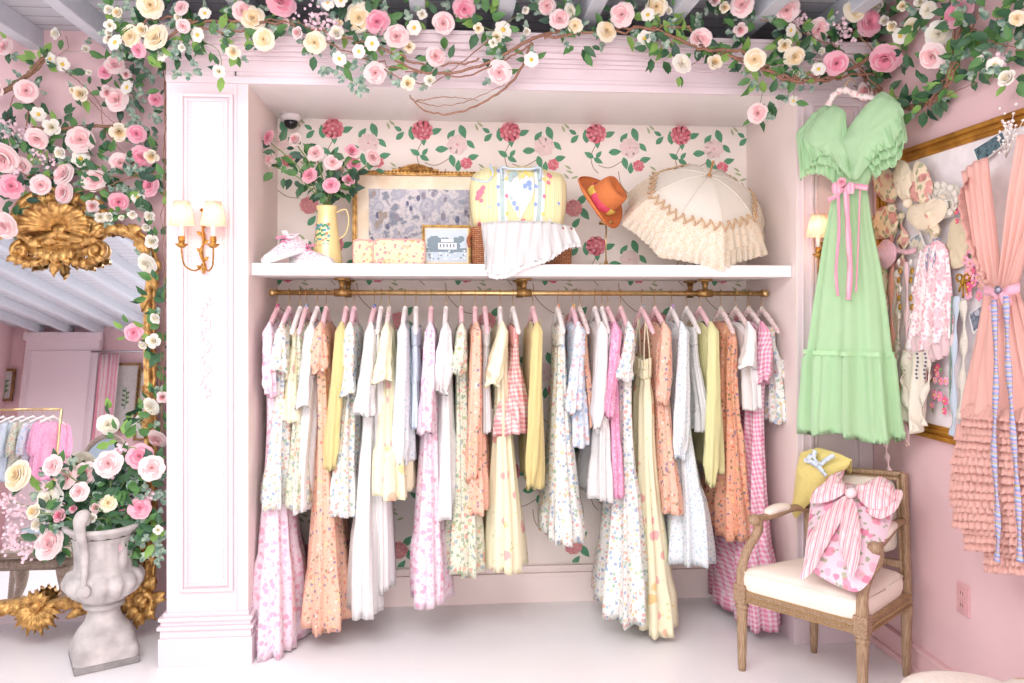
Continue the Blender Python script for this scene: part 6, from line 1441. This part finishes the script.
# arms
for p, bk_, (kx, ky), (ax_, ay_) in ((FL, (BL, BLt), (741, 545), (752, 522)), (FRt, (BR, BRt), (860, 560), (866, 556))):
    back = bk_[0].lerp(bk_[1], .62)+up*.11; kn = PP(kx, ky-(26 if p is FL else 8), p-fwdc*.07, fwdc)
    kn = p-fwdc*.09+up*(.60 if p is FL else .585)
    f = MB(); f.tube(spline([p+up*(ZR1+.01), p+up*(ZR1+.08)-fwdc*.0, p+up*(ZR1+.15)-fwdc*.035, kn-up*.05-fwdc*.01, kn], 20), [.024, .024, .023, .022, .021, .020, .019, .018, .018, .018, .018, .018, .018, .019, .02, .021, .022, .023, .024, .024], 12); 
    f.lathe([(0, .026), (.018, .02), (.026, 0), (.018, -.02), (0, -.026)], tuple(kn+fwdc*.012), 16, axis=tuple(sid)); CB(f, 'arm_post', OAK)
    f = MB(); f.tube(spline([kn, kn.lerp(back, .35)+up*.008, kn.lerp(back, .7)+up*.022, back], 20), [.019]*14+[.018, .017, .016, .016, .015, .015], 12, flat=.8); CB(f, 'armrest', OAK)
    f = MB(); a0, b0 = kn.lerp(back, .16)+up*.018, kn.lerp(back, .62)+up*.030; f.tube(spline([a0, a0.lerp(b0, .5)+up*.008, b0], 18), [.002, .012, .018, .021, .023, .024, .025, .025, .025, .025, .025, .025, .024, .023, .021, .018, .012, .002], 14, flat=.75); CB(f, 'arm_pad', LIN)
# cushion with bow
bc_ = -fwdc; cb_ = PZ(852, 592, .44); ct_ = BL.lerp(BR, .6)+up*.74+fwdc*.02; cN = sid.cross(ct_-cb_).normalized(); cN = cN if cN.dot(fwdc) > 0 else -cN; onC = lambda x, y, o=0: PP(x, y, cb_+cN*(.03+o), cN)
CHZ = printed('chintz_cushion', 'F7DCE8', ['E8508A', 'F391B4', 'EE7C9E', 'F6B3C8'], 20, .44, ['6F8F4E', '8FA566'], 34, .34)
BST = striped('bow_stripe', ['FBE4E6', 'F9D4DA', 'F39FB0', 'FBE4E6', 'F7B9C2', 'FBE9E8'], .03, 0, wob=.004)
cu = thing('chintz_cushion', onC(838, 600), 'pink rose chintz cushion leaning on the armchair back', 'cushion')
f = MB(); outline_puff(f, round_poly([onC(x, y+0) for x, y in ((812, 486), (846, 482), (888, 492), (897, 502), (884, 545), (872, 580), (858, 594), (836, 586), (812, 572), (804, 560), (808, 526))], 2), cN, .05, wr=.002, res=72, rings=9); f.build('cover', CHZ, cu, origin=cu.location)
bw = thing('ribbon_bow', onC(850, 492, .07), 'big pink striped silk bow tied over the chintz cushion', 'bow')
for nm, pts, o, th, sd in (('loop', [(850, 490), (840, 478), (836, 472), (848, 470), (832, 476), (818, 488), (808, 502), (816, 504), (834, 500)], .07, .022, 1), ('loop', [(852, 490), (866, 482), (884, 476), (894, 486), (896, 500), (882, 510), (866, 508)], .07, .028, 2), ('tail', [(846, 494), (838, 500), (820, 518), (806, 540), (804, 564), (798, 582), (812, 574), (824, 550), (842, 520), (850, 502)], .066, .014, 3), ('tail', [(852, 496), (858, 510), (862, 540), (858, 566), (852, 580), (846, 566), (838, 540), (842, 514), (848, 500)], .072, .014, 4), ('tail', [(866, 500), (886, 500), (900, 488), (904, 494), (896, 512), (880, 520), (868, 514)], .055, .012, 5)):
    f = MB(); outline_puff(f, round_poly([onC(x, y, o) for x, y in pts], 2), cN, th, wr=.006, seed=sd, res=60, rings=8); f.build(nm, BST, bw, origin=bw.location)
f = MB(); k_ = onC(851, 493, .09); f.lathe([(0, .024), (.016, .016), (.021, 0), (.016, -.016), (0, -.024)], tuple(k_), 14, axis=tuple((sid*.6+up).normalized())); f.build('knot', BST, bw, origin=bw.location)
# yellow cardigan over the corner
onK = lambda x, y, o=0: PP(x, y, BL+tilt+fwdc*(.04+o), fwdc)
cd = thing('knitted_cardigan', onK(812, 515), 'yellow pointelle knit draped over the left corner of the armchair back', 'cardigan')
KN = cloth('pointelle_yellow', 'F8E690', fine=('Z', 60))
f = MB(); outline_puff(f, round_poly([onK(x, y, .03) for x, y in ((800, 454), (812, 449), (830, 450), (852, 460), (846, 470), (836, 474), (828, 484), (818, 500), (808, 504), (802, 512), (796, 520), (791, 512), (794, 490), (796, 470))], 1), fwdc, .03, wr=.005, seed=3, res=72); f.build('draped_front', KN, cd, origin=cd.location)
f = MB(); sheet(f, [onK(800, 454, .03), onK(820, 449, .03), onK(852, 460, .03)], [onK(800, 462, -.06), onK(822, 462, -.07), onK(852, 472, -.06)], (0, 0, 1), .004, 3, .004, 6, 24); f.build('draped_back', KN, cd, origin=cd.location)
f = MB()
for P_ in ([(815, 450), (814, 458), (818, 464)], [(834, 455), (826, 460), (820, 465)], [(804, 460), (812, 462), (818, 465)], [(818, 466), (823, 472), (826, 476)], [(817, 466), (808, 460), (812, 455)]):
    band(f, [onK(x, y, .075) for x, y in P_], .018, sid, fwdc, tw=.3, n=14)
f.build('ribbon_tie', printed('tie_blue', 'D9E4EE', ['9DB6CF', 'F1F5F8'], 90, .4), cd, origin=cd.location)
# two upholstered stools cut by the lower edge of the photo
def pouf(px, py, r_, lab, cm, Zt=.40, gilded=False):
    c = PZ(px, py, Zt); t = thing('round_stool', (c.x, c.y-r_, 0), lab, 'stool')
    f = MB(); f.lathe([(r_*.96, .26), (r_, .29), (r_, Zt-.05), (r_*.95, Zt-.015), (r_*.75, Zt), (0, Zt+.006)], (0, 0, 0), 56); f.build('seat_pad', cm, t)
    f = MB(); f.lathe([(r_*.9, .22), (r_*.97, .225), (r_*.97, .262), (r_*.9, .265)], (0, 0, 0), 48); f.build('seat_ring', OAKD, t)
    for k in range(4):
        a = pi/4+k*pi/2; f = MB(); f.lathe([(0, 0), (.012, 0), (.018, .12), (.024, .235)], (r_*.75*cos(a), r_*.75*sin(a), 0), 14); f.build('leg', OAK, t)
pouf(932, 664, .20, 'cream round stool at the bottom edge of the photo, left of its twin', M('stool_cream', 'F3E9DF', .8, bmp=.1, nscale=80))
pouf(1020, 671, .18, 'pale round stool with gold sprig in the bottom right corner', printed('stool_sprig', 'F3E9E0', ['D9B36A', 'C99A4A'], 16, .3))
# ---------------------------------------------------------------- leaning gilt mirror on the left
mu = Vector((0, .22, 1.97)).normalized(); mn = Vector((0, -mu.z, mu.y)); mp0 = Vector((0, 3.66, .03))
onM = lambda x, y, o=0: PP(x, y, mp0+mn*o, mn)
XC = onM(62, 235).x
mir = thing('wall_mirror', (XC, 3.66, 0), 'tall carved gilt mirror with shell crest leaning on the left wall', 'mirror'); mo = mir.location
def am(x, y): p = onM(x, y); return (p.x-XC, (p-mp0).dot(mu))
def MP(a, t, o=0): return Vector((XC+a, mp0.y, mp0.z))+mu*t+mn*o
base = [(62, 236), (84, 240), (104, 231), (126, 232), (146, 244), (154, 268), (151, 300), (151, 360), (152, 420), (152, 480), (152, 540), (148, 586), (136, 604), (112, 607), (88, 604), (62, 602), (36, 610)]
R_ = [am(x, y) for x, y in base]; R_[0] = (0, R_[0][1]); R_[-1] = (0, R_[-1][1])
hp_ = [Vector((a, 0, t)) for a, t in R_]; half = [(v.x, v.z) for v in spline(hp_, 90)]
loop = half+[(-a, t) for a, t in half[-2:0:-1]]
mg, nt, b = newmat('mirror_glass'); b.inputs['Metallic'].default_value = 1; b.inputs['Roughness'].default_value = .015; b.inputs['Base Color'].default_value = (.90, .92, .93, 1)
nn_ = noise(nt, 1.2, 2); bump(nt, b, nn_.outputs[0], .015, .02)
f = MB(); c = MP(0, 1.0, .004); V = [c]+[MP(a, t, .004) for a, t in loop]; n = len(loop); f.add(V, [(0, i+1, (i+1) % n+1) for i in range(n)]); f.build('mirror_glass', mg, mir, origin=mo, smooth=False)
f = MB(); V = [MP(a*1.02, t, -.0) for a, t in loop]+[MP(a*1.02, t, -.025) for a, t in loop]; f.add(V, [tuple(range(n))]+[tuple(range(2*n-1, n-1, -1))]+[(i, i+n, (i+1) % n+n, (i+1) % n) for i in range(n)]); f.build('backboard', M('backboard', '6B5238'), mir, origin=mo, smooth=False)
f = MB(); LP = [MP(a, t, .018) for a, t in loop]+[MP(*loop[0], .018)]
rs = [.034+.006*sin(i*.9) for i in range(len(LP))]; f.tube(LP, rs, 12, flat=.6)
f.tube([MP(a*.965, lerp(1.0, t, .985), .03) for a, t in loop]+[MP(loop[0][0]*.965, lerp(1.0, loop[0][1], .985), .03)], .008, 8)
f.tube([MP(a*1.045, lerp(1.0, t, 1.018), .02) for a, t in loop]+[MP(loop[0][0]*1.045, lerp(1.0, loop[0][1], 1.018), .02)], .010, 8)
f.build('carved_rail', GILT, mir, origin=mo)
rr = random.Random(17); f = MB()
def acanth(f, p, d, L, Wd, curl=.5):
    d = Vector(d).normalized(); s = d.cross(mn).normalized(); P = []
    for j in range(9):
        v = j/8; w_ = Wd*(sin(pi*min(1, v*.85+.15))**.7)*(1+.22*cos(v*18)); row = []
        for k in range(7):
            u = k/3-1; row.append(p+d*L*v*(1-.15*u*u)+s*w_*u*.5+mn*(.014+.030*sin(v*pi)*(1-.5*u*u)+curl*.03*v*v+.004*cos(u*9)))
        P.append(row)
    f.grid(P, 0, uv=False); f.grid([[q-mn*.012 for q in r_][::-1] for r_ in P], 0, uv=False)
for i in range(2, n, 3):
    a, t = loop[i]; a2, t2 = loop[(i+1) % n]; d = (MP(a2, t2)-MP(a, t)).normalized(); o_ = (MP(a, t)-MP(0, 1.0)).normalized()
    acanth(f, MP(a, t, .012), d+o_*rr.uniform(-.6, .6), rr.uniform(.075, .115), rr.uniform(.04, .055))
f.build('acanthus_leaves', GILT, mir, origin=mo)
def scroll(f, c, r_, turns, sg, w0, w1, ph=0, o=.02):
    P = []; N_ = int(turns*26)
    for i in range(N_):
        s = i/(N_-1); a = ph+sg*s*turns*2*pi; q = r_*(1-.86*s); P.append(MP(c[0]+q*cos(a), c[1]+q*sin(a), o+.03*s))
    f.tube(P, [lerp(w0, w1, i/(N_-1)) for i in range(N_)], 9, flat=.8); f.lathe([(0, .02), (w1*1.6, .008), (w1*1.8, -.01)], tuple(MP(c[0], c[1], o+.02)), 12, axis=tuple(mn))
# crest: shell in a scrolled cartouche
f = MB(); cx_, cz_ = 0, am(62, 226)[1]; sh = MP(0, cz_, .02)
P = []
for j in range(12):
    v = j/11; row = []
    for k in range(61):
        a = math.radians(-28+236*k/60); r_ = .03+.125*v*(1+.02*cos(k*.52*2)); ri = (.010*abs(cos(k*pi/6.0)))*v
        row.append(MP(.0+r_*cos(a)*1.0, cz_-.02+r_*sin(a)*.68, .045+.055*sin(v*pi*.7)+ri*2.2))
    P.append(row)
f.grid(P, 0, uv=False); f.grid([[q-mn*.03 for q in r_][::-1] for r_ in P], 0, uv=False); f.build('crest_shell', GILT, mir, origin=mo)
f = MB()
f.tube([MP(.185*cos(a), cz_+.01+.115*sin(a)*(1.0 if sin(a) > 0 else 1.1), .03) for a in [math.radians(-200+220*0)+2*pi*k/60 for k in range(61)]], [.016+.005*sin(k*1.1) for k in range(61)], 9)
for s_ in (-1, 1):
    scroll(f, (s_*.05, am(70, 205)[1]), .035, 1.3, s_, .012, .008, pi/2); scroll(f, (s_*.115, am(70, 212)[1]), .03, 1.3, -s_, .012, .007, 0)
    scroll(f, (s_*.165, am(62, 252)[1]), .042, 1.4, -s_, .020, .012, pi/2); scroll(f, (s_*.20, am(62, 228)[1]), .03, 1.1, s_, .012, .008, -pi/2)
    f.tube(spline([MP(s_*.12, am(62, 196)[1], .03), MP(s_*.18, am(62, 208)[1], .03), MP(s_*.23, am(62, 228)[1], .03), MP(s_*.30, am(62, 236)[1], .03)], 16), [.016, .018, .02, .022, .022, .02, .02, .018, .018, .016, .016, .014, .012, .01, .008, .006], 9)
    acanth(f, MP(s_*.03, am(62, 206)[1], .02), MP(s_*.3, 1)-MP(0, .9)+mu*.1, .09, .05); acanth(f, MP(s_*.02, am(62, 200)[1], .02), mu+Vector((s_*.5, 0, 0)), .07, .05)
    for q in range(5): acanth(f, MP(s_*(.04+.03*q), am(62, 256)[1]-.01*(2-abs(q-2)), .02), -mu+Vector((s_*(.3+.3*q), 0, 0)), .065, .04)
acanth(f, MP(0, am(62, 206)[1], .02), mu, .075, .06)
f.build('crest_scrolls', GILT, mir, origin=mo)
f = MB(); zt_ = am(62, 244)[1]
for q in range(-2, 3): acanth(f, MP(q*.022, zt_-.02, .03), -mu+Vector((q*.28, 0, 0)), .10-.012*abs(q), .05)
acanth(f, MP(0, zt_-.08, .03), -mu, .085, .045); f.build('crest_pendant', GILT, mir, origin=mo)
f = MB(); outline_puff(f, [MP(.17*cos(q), cz_+.0+.11*sin(q), .0) for q in [2*pi*k/40 for k in range(40)]], mn, .018); outline_puff(f, [MP(.21*cos(q), am(62, 246)[1]+.06*sin(q), .0) for q in [2*pi*k/40 for k in range(40)]], mn, .03); f.build('cartouche', GILT, mir, origin=mo)
# bottom shell and corner scrolls
f = MB(); tb = am(36, 606)[1]
for k in range(11):
    a = math.radians(-170+160*k/10); acanth(f, MP(0, tb, .025), Vector((cos(a), 0, 0))+mu*sin(a), .105 if k % 2 else .12, .038)
for k in range(5):
    a = math.radians(40+100*k/4); acanth(f, MP(0, tb+.01, .03), Vector((cos(a), 0, 0))+mu*sin(a), .075, .04)
f.lathe([(0, .03), (.02, .02), (.026, 0)], tuple(MP(0, tb+.01, .05)), 14, axis=tuple(mn)); f.build('base_shell', GILT, mir, origin=mo)
for s_ in (-1, 1):
    f = MB(); a0, t0 = am(145, 600); c = (s_*a0, t0)
    scroll(f, c, .075, 1.6, s_, .026, .014, pi/2, .015); scroll(f, (c[0]-s_*.02, c[1]+.11), .05, 1.3, -s_, .02, .012, 0, .015); scroll(f, (c[0]+s_*.0, c[1]-.075), .03, 1.1, s_, .014, .01, 0)
    for k in range(9):
        a = k*.7; acanth(f, MP(c[0]+s_*.03*cos(a), c[1]+.03*sin(a)+.02*(k % 3), .01), Vector((s_*cos(a+.5), 0, 0))+mu*sin(a+.5), .09, .045)
    for k in range(5): acanth(f, MP(c[0]+s_*.01, c[1]+.08+.06*k, .012), mu+Vector((s_*(.5 if k % 2 else -.5), 0, 0)), .09, .045)
    f.build('corner_scroll', GILT, mir, origin=mo)

# ---------------------------------------------------------------- the part of the shop the mirror shows
def RP(x, y, Yr):
    r = ray(x, y); hit = O+r*((mp0-O).dot(mn)/r.dot(mn)); r2 = r-mn*2*r.dot(mn); return hit+r2*((Yr-hit.y)/r2.y)
YPT = -2.86
xa_, xb_ = RP(22, 380, YPT).x, RP(96, 380, YPT).x
f = MB(); x0, x1 = min(xa_, xb_), max(xa_, xb_); zt_ = RP(60, 318, YPT).z
f.box(x0, x1, YPT-.1, YPT, 0, min(ZC-.1, 2.66))
for e, d, w2 in ((.05, .012, .016), (.08, .008, .01)):
    for (u0, u1, v0, v1) in ((x0+e, x0+e+w2, .4, 2.45), (x1-e-w2, x1-e, .4, 2.45), (x0+e+w2, x1-e-w2, .4, .4+w2), (x0+e+w2, x1-e-w2, 2.45-w2, 2.45)): f.box(u0, u1, YPT, YPT+d, v0, v1)
f.box(x0-.03, x1+.03, YPT, YPT+.03, 2.58, 2.68); struct(f.build('trim_7', PAINT, smooth=False, bevel=.003))
xc0, xc1 = RP(98, 380, YPT).x, RP(118, 380, YPT).x
cur = thing('curtain', ((xc0+xc1)/2, YPT+.04, 0), 'pink floral curtain reflected in the gilt mirror', 'curtain')
f = MB(); sheet(f, [(xc0, YPT+.02, 2.4), ((xc0+xc1)/2, YPT+.02, 2.4), (xc1, YPT+.02, 2.4)], [(xc0, YPT+.02, .02), ((xc0+xc1)/2, YPT+.02, .02), (xc1, YPT+.02, .02)], (0, 1, 0), .03, 4, .002, 10, 60); f.build('curtain_panel', striped('curtain_print', ['F8DDE2', 'EFA0B4', 'F6E9E6', 'F3B6C4'], .09, 0, wob=.01), cur, origin=cur.location)
rod = thing('curtain_rod', ((xc0+xc1)/2, YPT+.03, 2.42), 'silver curtain rod above the reflected pink curtain', 'rod')
f = MB(); f.tube([(xc0-.1, YPT+.03, 2.43), (xc1+.5, YPT+.03, 2.43)], .012, 10); f.build('pole', M('rod_silver', 'C9CCD2', .25, 1), rod, origin=rod.location)
def rframe(x0p, x1p, y0p, y1p, lab):
    a, b_ = RP(x0p, y0p, YPT), RP(x1p, y1p, YPT); X0, X1, Z1, Z0 = min(a.x, b_.x), max(a.x, b_.x), a.z, b_.z
    t = thing('framed_print', ((X0+X1)/2, YPT-.1, Z0), lab, 'picture'); f = MB(); g0 = YPT-.1
    for q in ((X0, X0+.03, Z0, Z1), (X1-.03, X1, Z0, Z1), (X0+.03, X1-.03, Z0, Z0+.03), (X0+.03, X1-.03, Z1-.03, Z1)): f.box(q[0], q[1], g0, g0+.03, q[2], q[3])
    f.build('moulding', gilt('dark_gilt', 'A88454', '5E4A34'), t, origin=t.location, smooth=False)
    f = MB(); f.box(X0+.03, X1-.03, g0, g0+.01, Z0+.03, Z1-.03); f.build('mount', M('mount_grey', 'CFC9C4'), t, origin=t.location, smooth=False)
    f = MB(); c = Vector(((X0+X1)/2, g0+.012, (Z0+Z1)/2)); f.tube(spline([c+Vector((0, 0, -.16)), c+Vector((.01, 0, 0)), c+Vector((-.01, 0, .12))], 8), .004, 6)
    for k in range(7): leaf(f, c+Vector((0, .002, -.12+.03*k)), (1 if k % 2 else -1, 0, .7), (0, 1, 0), .07, .03, 0)
    f.build('botanical_print', GRN[1], t, origin=t.location)
rframe(113, 133, 362, 430, 'gilt framed botanical print left of its twin in the mirror reflection'); rframe(137, 160, 368, 440, 'gilt framed botanical print right of its twin in the mirror reflection'); rframe(-6, 9, 368, 400, 'small gold frame at the left edge of the mirror reflection')
YRK = -1.4; ra, rb = RP(-20, 410, YRK), RP(62, 409, YRK)
rk = thing('clothes_rack', ((ra.x+rb.x)/2, YRK, 0), 'gold clothes rack reflected at the left edge of the mirror', 'rack')
f = MB(); zr = rb.z; f.tube([(min(ra.x, rb.x)-.3, YRK, zr), (max(ra.x, rb.x), YRK, zr)], .012, 10)
f.build('pole', BRASS, rk, origin=rk.location)
for x in (min(ra.x, rb.x)-.3, max(ra.x, rb.x)): f = MB(); f.tube([(x, YRK, .02), (x, YRK, zr)], .012, 10); f.lathe([(0, 0), (.12, 0), (.12, .015), (.02, .02)], (x, YRK, 0), 20); f.build('upright', BRASS, rk, origin=rk.location)
cols = ['libgreen', 'skyfl', 'sky', 'libgreen', 'blueprint', 'lace']; nms = ['sage floral', 'pale blue sprigged', 'blue striped', 'faded green floral', 'blue and peach', 'lavender pink']
for k in range(6):
    p = RP(4+10*k, 412, YRK); x = p.x
    t = thing('clothes_hanger', (x, YRK, zr), 'white hanger holding the reflected '+nms[k]+' top', 'hanger', rz=.5); mesh_copy(_hm['w'], 'padded_arms', t); mesh_copy(_hm['o_hook'], 'hook', t)
    g_ = thing('blouse', (x, YRK, zr-.75), nms[k]+' top on the rack reflected in the mirror', 'blouse', rz=.5); f = MB(); garment_body(f, -.095, -.75, [(0, .18), (.2, .18), (1, .2)], [(0, .012), (.2, .03), (1, .045)], lambda s: 0, (), .5, 7, .8, k+60); f.v = [Vector(v)+Vector((0, 0, .75)) for v in f.v]; f.build('body', FAB[cols[k]], g_)
    for s_ in (-1, 1): f = MB(); sleeve(f, s_, .185, -.175, -.5, .03, .045, .03, 0, 0, k, 'long'); f.v = [Vector(v)+Vector((0, 0, .75)) for v in f.v]; f.build('sleeve', FAB[cols[k]], g_)
# console table with oval mirror
YT = 3.12; a, b_ = RP(-30, 556, YT), RP(76, 556, YT); X0, X1 = min(a.x, b_.x), max(a.x, b_.x); zt_ = RP(40, 552, YT).z
GW = wood('grey_wood', '9A8B7C', 'B9AA9A', 0, 10); ct = thing('low_bench', ((X0+X1)/2, YT-.2, 0), 'low grey weathered wooden bench reflected at the foot of the gilt mirror', 'bench'); to = ct.location
f = MB(); f.box(X0, X1, YT-.42, YT, zt_-.03, zt_); f.build('seat', GW, ct, origin=to, smooth=False, bevel=.006)
f = MB(); f.box(X0+.04, X1-.04, YT-.39, YT-.03, zt_-.09, zt_-.03); 
for k in range(12): f.lathe([(0, .01), (.02, .004), (.024, 0)], (lerp(X0+.08, X1-.08, k/11), YT-.03, zt_-.06), 10, axis=(0, 1, 0))
f.build('apron', GW, ct, origin=to)
for x in (X0+.07, X1-.07):
    for y in (YT-.38, YT-.05): f = MB(); f.tube(spline([(x, y, zt_-.08), (x+.015, y, zt_*.5), (x-.005, y, .08), (x+.01, y, .0)], 14), [.04, .04, .038, .035, .03, .027, .024, .022, .02, .02, .02, .022, .026, .03], 10); f.build('leg', GW, ct, origin=to)
YV = 2.1; p = RP(76, 462, YV); zb_ = p.z
oc = thing('oval_back_chair', (p.x, YV, 0), 'pale blue oval-backed chair reflected behind the urn roses', 'chair', rz=.4)
SKB = cloth('chair_blue', 'C4DCE6'); zs = .42
f = MB(); outline_puff(f, [(.25*sgn(cos(q), .5), .24*sgn(sin(q), .5), zs) for q in [2*pi*k/40 for k in range(40)]], (0, 0, 1), .06); f.build('seat', SKB, oc)
f = MB(); f.tube([(.25*sgn(cos(q), .5), .24*sgn(sin(q), .5), zs-.02) for q in [2*pi*k/40 for k in range(41)]], .022, 8); f.build('seat_rail', GW, oc)
for a_ in (-1, 1):
    for b_ in (-1, 1): f = MB(); f.lathe([(0, 0), (.014, 0), (.024, .38), (.024, zs)], (.2*a_, .19*b_, 0), 12); f.build('leg', GW, oc)
hz = zb_-.06
f = MB(); f.tube([(.2*cos(q), -.22-.03*sin(q), hz+.24*sin(q)) for q in [2*pi*k/40 for k in range(41)]], .02, 8); f.tube([(-.12, -.2, zs), (-.1, -.2, hz-.2)], .018, 8); f.tube([(.12, -.2, zs), (.1, -.2, hz-.2)], .018, 8); f.build('back_frame', GW, oc)
f = MB(); outline_puff(f, [(.19*cos(q), -.22-.03*sin(q), hz+.23*sin(q)) for q in [2*pi*k/40 for k in range(40)]], (0, 1, .1), .03); f.build('backrest', SKB, oc)
